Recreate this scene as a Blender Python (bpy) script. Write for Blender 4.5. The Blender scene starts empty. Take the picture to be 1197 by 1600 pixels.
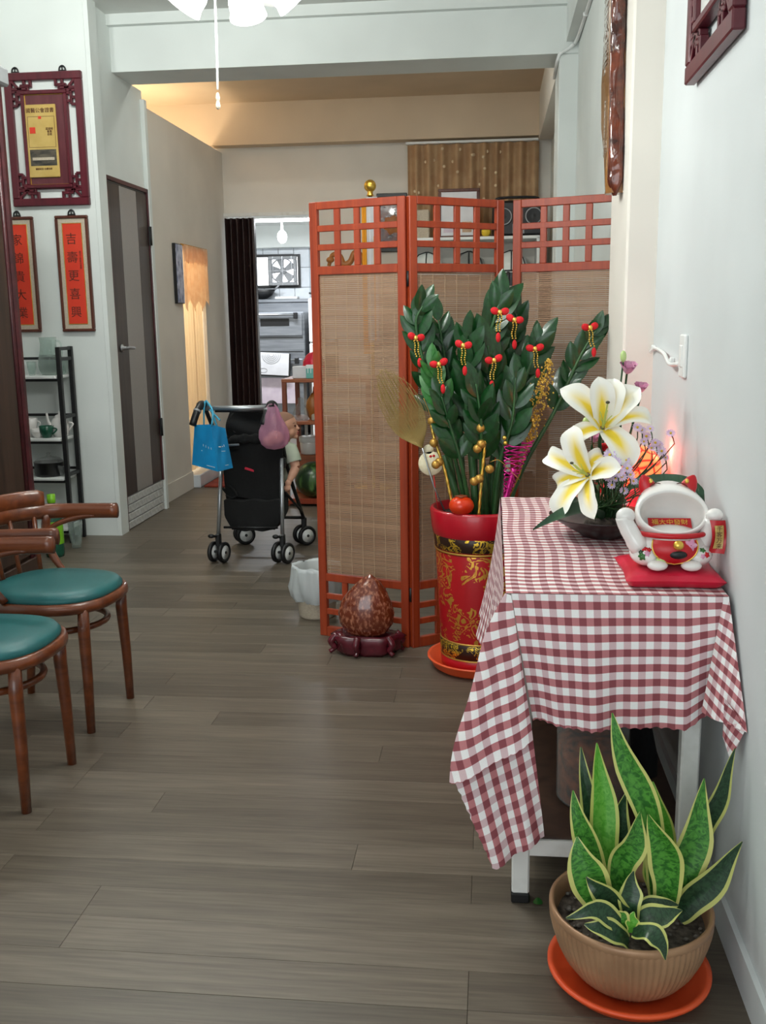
import bpy, math, random
from mathutils import Vector, Matrix, noise
random.seed(7)
D = bpy.data
SC = bpy.context.scene
COL = SC.collection
PI = math.pi
V = Vector

# ---------------------------------------------------------------- camera, world, lights, exposure
cam_data = D.cameras.new('camera')
cam_data.sensor_fit = 'HORIZONTAL'
cam_data.sensor_width = 36.0
cam_data.lens = 1550.0 / 1197.0 * 36.0
cam_data.clip_start = 0.05
cam = D.objects.new('camera', cam_data)
COL.objects.link(cam)
cam.matrix_world = (Matrix.Translation((0, 0, 1.40)) @ Matrix.Rotation(math.radians(6.312), 4, 'Z')
                    @ Matrix.Rotation(math.radians(-11.178), 4, 'X') @ Matrix.Rotation(math.radians(0.816), 4, 'Y')
                    @ Matrix.Rotation(PI / 2, 4, 'X'))
SC.camera = cam

SC.view_settings.view_transform = 'Standard'
SC.view_settings.look = 'None'
SC.view_settings.gamma = 1.0
SC.view_settings.use_curve_mapping = False
SC.view_settings.exposure = 0.1

world = D.worlds.new('daylight')
SC.world = world
world.use_nodes = True
bg = world.node_tree.nodes['Background']
bg.inputs[0].default_value = (0.80, 0.90, 1.0, 1)
bg.inputs[1].default_value = 0.7


def area_light(name, loc, target, sx, sy, power, col):
    l = D.lights.new(name, 'AREA')
    l.shape = 'RECTANGLE'
    l.size, l.size_y, l.energy, l.color = sx, sy, power, col
    o = D.objects.new(name, l)
    o.location = loc
    o.rotation_euler = (V(target) - V(loc)).to_track_quat('-Z', 'Y').to_euler()
    COL.objects.link(o)
    return o


def point_light(name, loc, power, col, r=0.05):
    l = D.lights.new(name, 'POINT')
    l.energy, l.color, l.shadow_soft_size = power, col, r
    o = D.objects.new(name, l)
    o.location = loc
    COL.objects.link(o)
    return o


# daylight through the open shop front behind the camera
area_light('shopfront_daylight', (-1.4, -2.55, 1.45), (-1.2, 3, 1.2), 3.4, 2.5, 62, (0.94, 0.99, 1.0))
# unseen ceiling battens added to brighten the room, one behind the cross beam, warm lamp in the side room, cool tube in the kitchen
FILL_BATTENS = ((-1.95, 4.75, 3.262, 60), (-1.75, 0.9, 3.262, 27), (-0.9, 7.22, 3.262, 10))
for (bx_, by_, bz_, bp_) in FILL_BATTENS:
    for k in (-0.45, 0.0, 0.45):
        point_light('fill_batten_light', (bx_ + k, by_, bz_ - 0.075), bp_ / 3, (0.96, 1.0, 0.95), 0.03)
point_light('side_room_lamp', (-3.15, 8.15, 2.15), 58, (1.0, 0.79, 0.56), 0.15)
area_light('kitchen_tube_light', (-2.45, 10.9, 2.40), (-2.45, 10.9, 0), 1.2, 0.12, 62, (0.92, 0.96, 1.0))


# ---------------------------------------------------------------- helpers
def lin(c):
    return tuple(((v / 255.0) / 12.92 if v / 255.0 <= 0.04045 else ((v / 255.0 + 0.055) / 1.055) ** 2.4) for v in c) + (1.0,)


class MB:
    """collects polygons for one mesh"""

    def __init__(self):
        self.v, self.f, self.s, self.uv = [], [], [], {}

    def add(self, vs, fs, smooth=False, uvs=None):
        b = len(self.v)
        self.v += [V(p) for p in vs]
        for f in fs:
            self.f.append([i + b for i in f])
            self.s.append(smooth)
        if uvs:
            for i, u in enumerate(uvs):
                self.uv[b + i] = u
        return self

    def box(self, x0, x1, y0, y1, z0, z1, b=0.0):
        return self.cbox(((x0 + x1) / 2, (y0 + y1) / 2, (z0 + z1) / 2), (abs(x1 - x0), abs(y1 - y0), abs(z1 - z0)), b)

    def cbox(self, c, s, b=0.0, M=None):
        h = [q / 2 for q in s]
        T = Matrix.Translation(c) if M is None else Matrix.Translation(c) @ M.to_4x4()
        if b <= 0:
            vs = [T @ V((sx * h[0], sy * h[1], sz * h[2])) for sx in (-1, 1) for sy in (-1, 1) for sz in (-1, 1)]
            return self.add(vs, [(0, 1, 3, 2), (4, 6, 7, 5), (0, 4, 5, 1), (2, 3, 7, 6), (0, 2, 6, 4), (1, 5, 7, 3)])
        b = min(b, min(h) * 0.9)
        vs, idx = [], {}
        for sx in (-1, 1):
            for sy in (-1, 1):
                for sz in (-1, 1):
                    sg = (sx, sy, sz)
                    for a in range(3):
                        p = [sg[k] * (h[k] if k == a else h[k] - b) for k in range(3)]
                        idx[(sg, a)] = len(vs)
                        vs.append(T @ V(p))
        fs = []
        for a in range(3):
            o = [k for k in range(3) if k != a]
            for sa in (-1, 1):
                q = []
                for (u, w) in ((-1, -1), (1, -1), (1, 1), (-1, 1)):
                    sg = [0, 0, 0]
                    sg[a], sg[o[0]], sg[o[1]] = sa, u, w
                    q.append(idx[(tuple(sg), a)])
                flip = (sa < 0) ^ (a == 1)
                fs.append(q[::-1] if flip else q)
        for a in range(3):
            o = [k for k in range(3) if k != a]
            for u in (-1, 1):
                for w in (-1, 1):
                    s1, s2 = [0, 0, 0], [0, 0, 0]
                    s1[a], s1[o[0]], s1[o[1]] = -1, u, w
                    s2[a], s2[o[0]], s2[o[1]] = 1, u, w
                    fs.append([idx[(tuple(s1), o[0])], idx[(tuple(s2), o[0])], idx[(tuple(s2), o[1])], idx[(tuple(s1), o[1])]])
        for sx in (-1, 1):
            for sy in (-1, 1):
                for sz in (-1, 1):
                    fs.append([idx[((sx, sy, sz), a)] for a in range(3)])
        return self.add(vs, fs)

    def bar(self, p0, p1, w, h, b=0.0, up=(0, 0, 1)):
        """box beam from p0 to p1, w across, h along 'up'"""
        p0, p1 = V(p0), V(p1)
        d = p1 - p0
        L = d.length
        d.normalize()
        u = V(up)
        if abs(d.dot(u)) > 0.98:
            u = V((0, 1, 0))
        s = d.cross(u).normalized()
        u = s.cross(d).normalized()
        M = Matrix((s, d, u)).transposed()
        return self.cbox((p0 + p1) / 2, (w, L, h), b, M)

    def tube(self, pts, r, n=8, caps=True, closed=False, flat=1.0, up=None):
        pts = [V(p) for p in pts]
        m = len(pts)
        rs = r if isinstance(r, (list, tuple)) else [r] * m
        vs = []
        prev = None
        for i, p in enumerate(pts):
            if closed:
                d = pts[(i + 1) % m] - pts[i - 1]
            else:
                d = pts[min(i + 1, m - 1)] - pts[max(i - 1, 0)]
            if d.length < 1e-9:
                d = V((0, 0, 1))
            d.normalize()
            if up is not None:
                a = V(up)
                a = a - d * a.dot(d)
                if a.length < 1e-4:
                    a = d.orthogonal()
            elif prev is None:
                a = d.orthogonal()
            else:
                a = prev - d * prev.dot(d)
                if a.length < 1e-6:
                    a = d.orthogonal()
            a.normalize()
            prev = a
            c = d.cross(a)
            for k in range(n):
                t = 2 * PI * k / n
                vs.append(p + (a * math.cos(t) * flat + c * math.sin(t)) * rs[i])
        fs = []
        for i in range(m if closed else m - 1):
            j = (i + 1) % m
            for k in range(n):
                l = (k + 1) % n
                fs.append([i * n + k, i * n + l, j * n + l, j * n + k])
        if caps and not closed:
            fs.append(list(range(n))[::-1])
            fs.append([(m - 1) * n + k for k in range(n)])
        return self.add(vs, fs, True)

    def lathe(self, prof, n=32, M=None, c=(0, 0, 0), fn=None, sx=1.0, sy=1.0, close=False, arc=None):
        """prof: (r, z); revolve round z, M then moves it"""
        T = Matrix.Translation(c) if M is None else M
        vs, uvs = [], []
        full = arc is None
        cols = n if full else n + 1
        for j, (r, z) in enumerate(prof):
            for k in range(cols):
                t = 2 * PI * k / n if full else arc[0] + (arc[1] - arc[0]) * k / n
                rr = r * (fn(t, j) if fn else 1.0)
                vs.append(T @ V((rr * math.cos(t) * sx, rr * math.sin(t) * sy, z)))
                uvs.append((k / n, j / max(1, len(prof) - 1)))
        fs = []
        m = len(prof)
        for j in range(m if close else m - 1):
            j2 = (j + 1) % m
            for k in range(n if full else n):
                l = (k + 1) % cols if full else k + 1
                fs.append([j * cols + k, j * cols + l, j2 * cols + l, j2 * cols + k])
        return self.add(vs, fs, True, uvs)

    def ball(self, c, r, nu=14, nv=9, M=None):
        if not isinstance(r, (list, tuple)):
            r = (r, r, r)
        R = M.to_4x4() if M is not None else Matrix.Identity(4)
        T = Matrix.Translation(c) @ R @ Matrix.Diagonal((r[0], r[1], r[2], 1))
        prof = [(math.sin(PI * j / nv), -math.cos(PI * j / nv)) for j in range(nv + 1)]
        prof[0] = (1e-4, -1)
        prof[-1] = (1e-4, 1)
        return self.lathe(prof, nu, T)

    def grid(self, fn, nu, nv, uvfn=None, smooth=True):
        vs, uvs = [], []
        for j in range(nv + 1):
            for i in range(nu + 1):
                u, w = i / nu, j / nv
                vs.append(V(fn(u, w)))
                uvs.append(uvfn(u, w) if uvfn else (u, w))
        fs = [[j * (nu + 1) + i, j * (nu + 1) + i + 1, (j + 1) * (nu + 1) + i + 1, (j + 1) * (nu + 1) + i]
              for j in range(nv) for i in range(nu)]
        return self.add(vs, fs, smooth, uvs)

    def prism(self, poly, z0, z1, M=None):
        n = len(poly)
        T = M if M is not None else Matrix.Identity(4)
        vs = [T @ V((x, y, z0)) for x, y in poly] + [T @ V((x, y, z1)) for x, y in poly]
        fs = [list(range(n))[::-1], [n + i for i in range(n)]] + [[i, (i + 1) % n, n + (i + 1) % n, n + i] for i in range(n)]
        return self.add(vs, fs)

    def xf(self, M):
        self.v = [M @ p for p in self.v]
        return self

    def mesh(self, name, inv=None):
        me = D.meshes.new(name)
        vs = self.v if inv is None else [inv @ p for p in self.v]
        me.from_pydata([tuple(p) for p in vs], [], self.f)
        me.polygons.foreach_set('use_smooth', self.s)
        if self.uv:
            l = me.uv_layers.new(name='uv')
            for lp in me.loops:
                l.data[lp.index].uv = self.uv.get(lp.vertex_index, (0, 0))
        me.update()
        return me


WM = {}


def thing(name, label, cat, loc=(0, 0, 0), rotz=0.0, group=None):
    o = D.objects.new(name, None)
    o.empty_display_size = 0.1
    o.location = loc
    o.rotation_euler = (0, 0, rotz)
    COL.objects.link(o)
    WM[o.name] = Matrix.Translation(loc) @ Matrix.Rotation(rotz, 4, 'Z')
    return tag(o, label, cat, group)


def tag(o, label=None, cat=None, group=None, kind=None):
    if label: o['label'] = label
    if cat: o['category'] = cat
    if group: o['group'] = group
    if kind: o['kind'] = kind
    return o


def obj(name, mb, mat, parent=None, label=None, local=False, kind=None, sharp=None):
    """one mesh object; coordinates are world ones unless local=True"""
    if parent is None:
        xs, ys, zs = [p.x for p in mb.v], [p.y for p in mb.v], [p.z for p in mb.v]
        base = V(((min(xs) + max(xs)) / 2, (min(ys) + max(ys)) / 2, min(zs)))
        W = Matrix.Translation(base)
        me = mb.mesh(name, W.inverted())
    else:
        W = WM[parent.name]
        me = mb.mesh(name, None if local else W.inverted())
    o = D.objects.new(name, me)
    COL.objects.link(o)
    if mat: me.materials.append(mat)
    if parent is None:
        o.location = base
    else:
        o.parent = parent
    WM[o.name] = W
    if label: o['label'] = label
    if kind: o['kind'] = kind
    return o


def struct(name, mb, mat, parent=None):
    o = obj(name, mb, mat, parent)
    o['kind'] = 'structure'
    return o


def dup(root, loc, rotz, label=None):
    r = root.copy()
    COL.objects.link(r)
    r.location = loc
    r.rotation_euler = (0, 0, rotz)
    if label: r['label'] = label
    for ch in list(root.children):
        c = ch.copy()
        COL.objects.link(c)
        c.parent = r
        for g in ch.children:
            d = g.copy()
            COL.objects.link(d)
            d.parent = c
    return r


def piece(name, me, parent, M):
    """object sharing mesh data, placed by the matrix M in the parent's space"""
    o = D.objects.new(name, me)
    COL.objects.link(o)
    o.parent = parent
    o.matrix_local = M
    return o


def text(name, s, size, M, mat, parent, align='CENTER', ext=0.0006, sx=1.0):
    cu = D.curves.new(name, 'FONT')
    cu.body = s
    cu.size = size
    cu.align_x = align
    cu.align_y = 'CENTER'
    cu.extrude = ext
    cu.resolution_u = 3
    tmp = D.objects.new(name, cu)
    COL.objects.link(tmp)
    dg = bpy.context.evaluated_depsgraph_get()
    me = D.meshes.new_from_object(tmp.evaluated_get(dg))
    D.objects.remove(tmp)
    me.name = name
    me.materials.clear()
    me.materials.append(mat)
    o = D.objects.new(name, me)
    COL.objects.link(o)
    o.parent = parent
    o.matrix_local = WM[parent.name].inverted() @ M @ Matrix.Diagonal((sx, 1, 1, 1))
    return o


def basis(o, x, y):
    """matrix with origin o, text running along x, glyph up along y"""
    x, y = V(x).normalized(), V(y)
    y = (y - x * x.dot(y)).normalized()
    z = x.cross(y)
    M = Matrix((x, y, z)).transposed().to_4x4()
    M.translation = V(o)
    return M


def bez(pts, n=12):
    """smooth Catmull-Rom curve through pts"""
    P = [V(p) for p in pts]
    P = [P[0] * 2 - P[1]] + P + [P[-1] * 2 - P[-2]]
    out = []
    seg = len(P) - 3
    for i in range(n + 1):
        t = i / n * seg
        k = min(int(t), seg - 1)
        t -= k
        a, b, c, d = P[k:k + 4]
        out.append(0.5 * ((2 * b) + (c - a) * t + (2 * a - 5 * b + 4 * c - d) * t * t + (3 * b - a - 3 * c + d) * t ** 3))
    return out


# ---------------------------------------------------------------- materials
class NT:
    def __init__(self, name):
        self.m = D.materials.new(name)
        self.m.use_nodes = True
        self.t = self.m.node_tree
        self.p = self.t.nodes['Principled BSDF']
        self.out = self.t.nodes['Material Output']

    def n(self, kind, **kw):
        nd = self.t.nodes.new(kind)
        for k, v in kw.items():
            setattr(nd, k, v)
        return nd

    def l(self, a, b):
        self.t.links.new(a, b)

    def noise(self, scale, vec=None, detail=3, distort=0.0):
        t = self.n('ShaderNodeTexNoise')
        t.inputs['Scale'].default_value = scale
        t.inputs['Detail'].default_value = detail
        t.inputs['Distortion'].default_value = distort
        if vec is not None: self.l(vec, t.inputs['Vector'])
        return t.outputs['Fac']

    def coord(self, which='Object'):
        return self.n('ShaderNodeTexCoord').outputs[which]

    def mapping(self, vec, scale=(1, 1, 1), rot=(0, 0, 0)):
        mp = self.n('ShaderNodeMapping')
        mp.inputs['Scale'].default_value = scale
        mp.inputs['Rotation'].default_value = rot
        self.l(vec, mp.inputs['Vector'])
        return mp.outputs[0]

    def ramp(self, fac, stops):
        r = self.n('ShaderNodeValToRGB')
        e = r.color_ramp.elements
        while len(e) < len(stops): e.new(0.5)
        for k, (p, c) in enumerate(stops):
            e[k].position = p
            e[k].color = c if len(c) == 4 else lin(c)
        self.l(fac, r.inputs['Fac'])
        return r.outputs['Color']

    def mix(self, fac, a, b, blend='MIX'):
        m = self.n('ShaderNodeMix', data_type='RGBA', blend_type=blend)
        for s, v in ((m.inputs[0], fac), (m.inputs[6], a), (m.inputs[7], b)):
            if hasattr(v, 'links'):
                self.l(v, s)
            else:
                s.default_value = v
        return m.outputs[2]

    def math(self, op, a, b=None):
        m = self.n('ShaderNodeMath', operation=op)
        for s, v in ((m.inputs[0], a), (m.inputs[1], b)):
            if v is None: continue
            if hasattr(v, 'links'):
                self.l(v, s)
            else:
                s.default_value = v
        return m.outputs[0]

    def bump(self, h, strength=0.2, dist=0.01):
        b = self.n('ShaderNodeBump')
        b.inputs['Strength'].default_value = strength
        b.inputs['Distance'].default_value = dist
        self.l(h, b.inputs['Height'])
        self.l(b.outputs[0], self.p.inputs['Normal'])

    def base(self, c):
        if hasattr(c, 'links'):
            self.l(c, self.p.inputs['Base Color'])
        else:
            self.p.inputs['Base Color'].default_value = c

    def set(self, rough=0.5, metal=0.0, coat=0.0, trans=0.0, spec=None):
        self.p.inputs['Roughness'].default_value = rough
        self.p.inputs['Metallic'].default_value = metal
        self.p.inputs['Coat Weight'].default_value = coat
        self.p.inputs['Transmission Weight'].default_value = trans
        if spec is not None: self.p.inputs['Specular IOR Level'].default_value = spec
        return self.m


def mat(name, c, rough=0.5, metal=0.0, c2=None, scale=8.0, bump=0.0, bscale=60.0, coat=0.0, stretch=(1, 1, 1), detail=3, lo=0.35, hi=0.65):
    N = NT(name)
    vec = N.mapping(N.coord(), stretch)
    if c2:
        N.base(N.ramp(N.noise(scale, vec, detail), [(lo, c), (hi, c2)]))
    else:
        # a trace of tone variation keeps plain paint from looking synthetic
        a = lin(tuple(min(255, v * 1.02) for v in c))
        b = lin(tuple(v * 0.98 for v in c))
        N.base(N.ramp(N.noise(scale, vec, 2), [(0.35, a), (0.65, b)]))
    if bump:
        N.bump(N.noise(bscale, vec, 3), bump, 0.004)
    return N.set(rough, metal, coat)


def glass_mat(name, c, rough=0.03, alpha=0.25):
    """thin clear plastic or glass: part see-through, part glossy"""
    N = NT(name)
    N.base(lin(c))
    N.set(rough)
    tr = N.n('ShaderNodeBsdfTransparent')
    tr.inputs[0].default_value = lin(tuple(min(255, 128 + v * 0.5) for v in c))
    mx = N.n('ShaderNodeMixShader')
    lw = N.n('ShaderNodeLayerWeight')
    lw.inputs[0].default_value = 0.35
    fac = N.math('ADD', N.math('MULTIPLY', lw.outputs['Facing'], 0.38), alpha)
    N.l(fac, mx.inputs[0])
    N.l(tr.outputs[0], mx.inputs[1])
    N.l(N.p.outputs[0], mx.inputs[2])
    N.l(mx.outputs[0], N.out.inputs[0])
    return N.m


def translucent_mat(name, c, w=0.5, rough=0.8, c2=None, scale=20):
    N = NT(name)
    tl = N.n('ShaderNodeBsdfTranslucent')
    if c2:
        col = N.ramp(N.noise(scale, N.coord(), 3), [(0.4, c), (0.6, c2)])
        N.base(col)
        N.l(col, tl.inputs[0])
    else:
        N.base(lin(c))
        tl.inputs[0].default_value = lin(c)
    N.set(rough)
    mx = N.n('ShaderNodeMixShader')
    mx.inputs[0].default_value = w
    N.l(N.p.outputs[0], mx.inputs[1])
    N.l(tl.outputs[0], mx.inputs[2])
    N.l(mx.outputs[0], N.out.inputs[0])
    return N.m


def emit_mat(name, c, strength, c2=None, scale=12):
    N = NT(name)
    N.base(lin(c))
    if c2:
        v = N.n('ShaderNodeTexVoronoi', feature='DISTANCE_TO_EDGE')
        v.inputs['Scale'].default_value = scale
        N.l(N.coord(), v.inputs['Vector'])
        col = N.ramp(v.outputs['Distance'], [(0.02, c2), (0.14, c)])
        N.l(col, N.p.inputs['Emission Color'])
        N.base(col)
    else:
        N.p.inputs['Emission Color'].default_value = lin(c)
    N.p.inputs['Emission Strength'].default_value = strength
    return N.set(0.4)


def wood_mat(name, c, c2, rough=0.35, along='Z', fine=40, coat=0.0):
    N = NT(name)
    st = {'X': (1.5, fine, fine), 'Y': (fine, 1.5, fine), 'Z': (fine, fine, 1.5)}[along]
    vec = N.mapping(N.coord(), st)
    f = N.noise(1.0, vec, 4, 0.6)
    N.base(N.ramp(f, [(0.3, c), (0.7, c2)]))
    N.bump(f, 0.06, 0.002)
    return N.set(rough, 0, coat)


def plank_mat():
    N = NT('vinyl_plank')
    oi = N.n('ShaderNodeObjectInfo')
    off = N.n('ShaderNodeCombineXYZ')
    k = N.math('MULTIPLY', oi.outputs['Random'], 60.0)
    N.l(k, off.inputs[0]); N.l(k, off.inputs[1])
    add = N.n('ShaderNodeVectorMath', operation='ADD')
    N.l(N.coord(), add.inputs[0]); N.l(off.outputs[0], add.inputs[1])
    vec = N.mapping(add.outputs[0], (1.3, 26, 26))
    f = N.noise(1.0, vec, 5, 0.8)
    vec2 = N.mapping(add.outputs[0], (6, 120, 120))
    f2 = N.noise(1.0, vec2, 2, 0.2)
    c = N.ramp(f, [(0.25, (84, 75, 65)), (0.5, (106, 96, 84)), (0.75, (128, 118, 104))])
    c = N.mix(0.35, c, N.ramp(f2, [(0.3, (80, 72, 62)), (0.7, (132, 122, 108))]))
    tone = N.ramp(oi.outputs['Random'], [(0.0, (208, 206, 203)), (1.0, (255, 254, 252))])
    N.base(N.mix(1.0, c, tone, 'MULTIPLY'))
    N.bump(f2, 0.05, 0.001)
    return N.set(0.42)


def gingham_mat():
    N = NT('gingham_cloth')
    sep = N.n('ShaderNodeSeparateXYZ')
    N.l(N.coord('UV'), sep.inputs[0])
    P = 0.0345
    su = N.math('GREATER_THAN', N.math('FRACT', N.math('MULTIPLY', sep.outputs[0], 1 / P)), 0.5)
    sv = N.math('GREATER_THAN', N.math('FRACT', N.math('MULTIPLY', sep.outputs[1], 1 / P)), 0.5)
    a = N.mix(su, lin((246, 243, 242)), lin((216, 186, 190)))
    b = N.mix(su, lin((192, 122, 126)), lin((142, 72, 79)))
    col = N.mix(sv, a, b)
    w = N.mapping(N.coord('UV'), (900, 900, 1))
    weave = N.noise(1.0, w, 1)
    N.base(N.mix(0.12, col, N.ramp(weave, [(0.35, (120, 110, 110)), (0.65, (255, 255, 255))]), 'MULTIPLY'))
    N.bump(weave, 0.08, 0.001)
    return N.set(0.85)


def scroll_mat(name, base, gold, scale, width, rough=0.35):
    """gold scrollwork drawn as the contour lines of a swirling noise"""
    N = NT(name)
    f = N.noise(scale, N.coord(), 2.0, 1.6)
    d = N.math('ABSOLUTE', N.math('SUBTRACT', N.math('FRACT', N.math('MULTIPLY', f, 5.0)), 0.5))
    m = N.math('LESS_THAN', d, width)
    big = N.math('GREATER_THAN', N.noise(scale * 0.55, N.coord(), 1.0, 0.5), 0.47)
    m = N.math('MULTIPLY', m, big)
    N.base(N.mix(m, lin(base), lin(gold)))
    N.l(N.math('MULTIPLY', m, 0.75), N.p.inputs['Metallic'])
    N.bump(m, 0.4, 0.003)
    return N.set(rough)


def leaf_margin_mat(name, g1, g2, edge, wid):
    """sansevieria: banded green blade with a yellow margin, v across the leaf"""
    N = NT(name)
    sep = N.n('ShaderNodeSeparateXYZ')
    N.l(N.coord('UV'), sep.inputs[0])
    vec = N.mapping(N.coord('UV'), (26, 5, 1))
    band = N.ramp(N.noise(1.0, vec, 3, 1.2), [(0.38, g1), (0.62, g2)])
    d = N.math('ABSOLUTE', N.math('SUBTRACT', sep.outputs[1], 0.5))
    m = N.math('GREATER_THAN', d, 0.5 - wid)
    N.base(N.mix(m, band, lin(edge)))
    return N.set(0.35)


def petal_mat():
    N = NT('lily_petal')
    sep = N.n('ShaderNodeSeparateXYZ')
    N.l(N.coord('UV'), sep.inputs[0])
    across = N.math('ABSOLUTE', N.math('SUBTRACT', sep.outputs[1], 0.5))
    a = N.math('SUBTRACT', 1.0, N.math('MULTIPLY', across, 3.3))
    b = N.math('SUBTRACT', 1.05, N.math('MULTIPLY', sep.outputs[0], 1.2))
    f = N.math('MULTIPLY', N.math('MAXIMUM', a, 0.0), N.math('MAXIMUM', b, 0.0))
    f = N.math('MINIMUM', N.math('MULTIPLY', f, 2.6), 1.0)
    N.base(N.mix(f, lin((250, 248, 238)), lin((246, 216, 60))))
    N.p.inputs['Subsurface Weight'].default_value = 0.0
    return N.set(0.55)


def bamboo_mat():
    N = NT('bamboo_slat')
    vec = N.mapping(N.coord(), (1.2, 1.2, 126))
    vec2 = N.mapping(N.coord(), (2, 2, 9))
    col = N.ramp(N.noise(1.0, vec, 2), [(0.3, (150, 114, 88)), (0.7, (190, 154, 124))])
    col = N.mix(0.5, col, N.ramp(N.noise(1.0, vec2, 2), [(0.35, (152, 116, 90)), (0.65, (184, 148, 118))]))
    N.base(col)
    tl = N.n('ShaderNodeBsdfTranslucent')
    N.l(col, tl.inputs[0])
    mx = N.n('ShaderNodeMixShader')
    mx.inputs[0].default_value = 0.25
    N.set(0.6)
    N.l(N.p.outputs[0], mx.inputs[1]); N.l(tl.outputs[0], mx.inputs[2]); N.l(mx.outputs[0], N.out.inputs[0])
    return N.m


M_ = {}
def defmats():
    g = M_
    g['wall'] = mat('white_wall_paint', (226, 231, 228), 0.75, bump=0.05, bscale=90, scale=2)
    g['wallr'] = mat('cool_white_wall_paint', (210, 215, 216), 0.7, bump=0.06, bscale=70, scale=2)
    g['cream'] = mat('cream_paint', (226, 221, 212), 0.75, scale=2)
    g['tan'] = mat('tan_paint', (214, 194, 168), 0.8, scale=2)
    g['wheat'] = mat('dull_gold_strand', (164, 140, 84), 0.4, 0.4)
    g['ceil'] = mat('ceiling_paint', (224, 226, 222), 0.8, scale=2)
    g['plank'] = plank_mat()
    g['under'] = mat('floor_screed', (70, 62, 54), 0.8)
    g['red_wood'] = wood_mat('red_stained_wood', (136, 46, 18), (162, 62, 26), 0.45)
    g['bent'] = wood_mat('bentwood_stain', (80, 36, 14), (116, 58, 26), 0.3, 'X', 30, 0.3)
    g['dark_wood'] = wood_mat('dark_wood_laminate', (48, 33, 26), (74, 52, 41), 0.4, 'Z', 22)
    g['maroon'] = mat('maroon_lacquer', (62, 24, 30), 0.35, c2=(84, 34, 38), scale=12)
    g['rose'] = wood_mat('rosewood_lacquer', (74, 18, 30), (96, 28, 40), 0.35, 'Z', 30)
    g['rosemat'] = mat('rosewood_panel', (88, 40, 48), 0.3, c2=(104, 52, 58), scale=5, stretch=(8, 8, 1))
    g['gold'] = mat('gold_foil', (222, 178, 70), 0.28, 0.85, c2=(246, 208, 104), scale=30)
    g['goldp'] = mat('gold_plate', (190, 158, 84), 0.35, 0.0, c2=(206, 176, 104), scale=9)
    g['goldpaint'] = mat('gold_paint', (196, 150, 70), 0.4, 0.6)
    g['blackm'] = mat('black_metal', (24, 24, 25), 0.45)
    g['blackp'] = mat('black_plastic', (20, 20, 22), 0.4)
    g['blackf'] = mat('black_fabric', (7, 7, 8), 0.9, c2=(12, 12, 13), scale=90, bump=0.2, bscale=400)
    g['steel'] = mat('brushed_steel', (176, 178, 182), 0.3, 0.9, stretch=(1, 1, 30))
    g['steeld'] = mat('dull_stainless', (128, 132, 138), 0.42, 0.6, c2=(148, 152, 158), scale=3, stretch=(1, 1, 12))
    g['alu'] = mat('aluminium_tube', (186, 190, 194), 0.32, 0.8)
    g['white'] = mat('white_plastic', (236, 238, 236), 0.4)
    g['whitep'] = mat('white_enamel', (226, 226, 222), 0.35, c2=(206, 204, 198), scale=14, lo=0.55, hi=0.8)
    g['cer'] = mat('white_ceramic', (240, 236, 232), 0.12, coat=0.5)
    g['teal'] = mat('teal_vinyl', (12, 84, 86), 0.42, c2=(18, 95, 96), scale=6, bump=0.15, bscale=500)
    g['ging'] = gingham_mat()
    g['bamboo'] = bamboo_mat()
    g['string'] = mat('cotton_string', (190, 162, 132), 0.9)
    g['red'] = mat('red_plastic', (190, 14, 28), 0.35)
    g['redf'] = mat('red_felt', (205, 18, 30), 0.8)
    g['redsatin'] = mat('red_satin', (196, 20, 50), 0.38, c2=(214, 34, 66), scale=14)
    g['redpot'] = mat('crimson_glaze', (178, 14, 34), 0.3, coat=0.3)
    g['potscroll'] = scroll_mat('crimson_gold_scroll', (178, 16, 26), (226, 170, 70), 16, 0.20)
    g['bandscroll'] = scroll_mat('black_gold_scroll', (46, 22, 14), (232, 190, 64), 26, 0.24)
    g['saucer'] = mat('orange_plastic', (232, 84, 40), 0.4, c2=(240, 96, 52), scale=10)
    g['soil'] = mat('potting_soil', (46, 38, 32), 0.95, c2=(92, 82, 74), scale=60, bump=0.8, bscale=90)
    g['zz'] = mat('glossy_dark_leaf', (8, 48, 16), 0.3, c2=(18, 68, 26), scale=6, coat=0.15)
    g['zzl'] = mat('young_green_leaf', (40, 100, 42), 0.3, c2=(58, 120, 54), scale=6)
    g['stem'] = mat('green_stem', (52, 96, 50), 0.4, c2=(34, 70, 36), scale=10)
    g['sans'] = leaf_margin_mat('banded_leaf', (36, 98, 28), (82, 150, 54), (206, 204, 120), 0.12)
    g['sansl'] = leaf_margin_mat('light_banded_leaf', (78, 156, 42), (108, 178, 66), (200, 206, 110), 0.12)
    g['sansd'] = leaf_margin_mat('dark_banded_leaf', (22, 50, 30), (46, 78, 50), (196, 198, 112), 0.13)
    g['bronze'] = mat('bronze_glaze', (158, 120, 90), 0.4, 0.2, c2=(182, 142, 108), scale=8)
    g['petal'] = petal_mat()
    g['pistil'] = mat('pale_green_pistil', (190, 204, 110), 0.5)
    g['anther'] = mat('dark_stigma', (70, 66, 40), 0.7)
    g['pinkfl'] = mat('pink_petal', (214, 140, 176), 0.6, c2=(232, 178, 204), scale=40)
    g['lilac'] = mat('lilac_petal', (206, 184, 222), 0.6, c2=(226, 210, 236), scale=60)
    g['yellow'] = mat('yellow_disc', (226, 190, 50), 0.6)
    g['bud'] = mat('pale_green_bud', (190, 214, 140), 0.5)
    g['darkleaf'] = mat('long_dark_leaf', (30, 66, 44), 0.35, c2=(48, 86, 60), scale=4, stretch=(20, 1, 1))
    g['lampred'] = emit_mat('glowing_red_glass', (255, 104, 56), 2.3, (150, 16, 10), 26)
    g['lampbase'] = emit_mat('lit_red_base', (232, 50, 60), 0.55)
    g['bowl'] = mat('black_lacquer', (26, 16, 15), 0.32, c2=(46, 28, 24), scale=20, coat=0.2)
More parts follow.
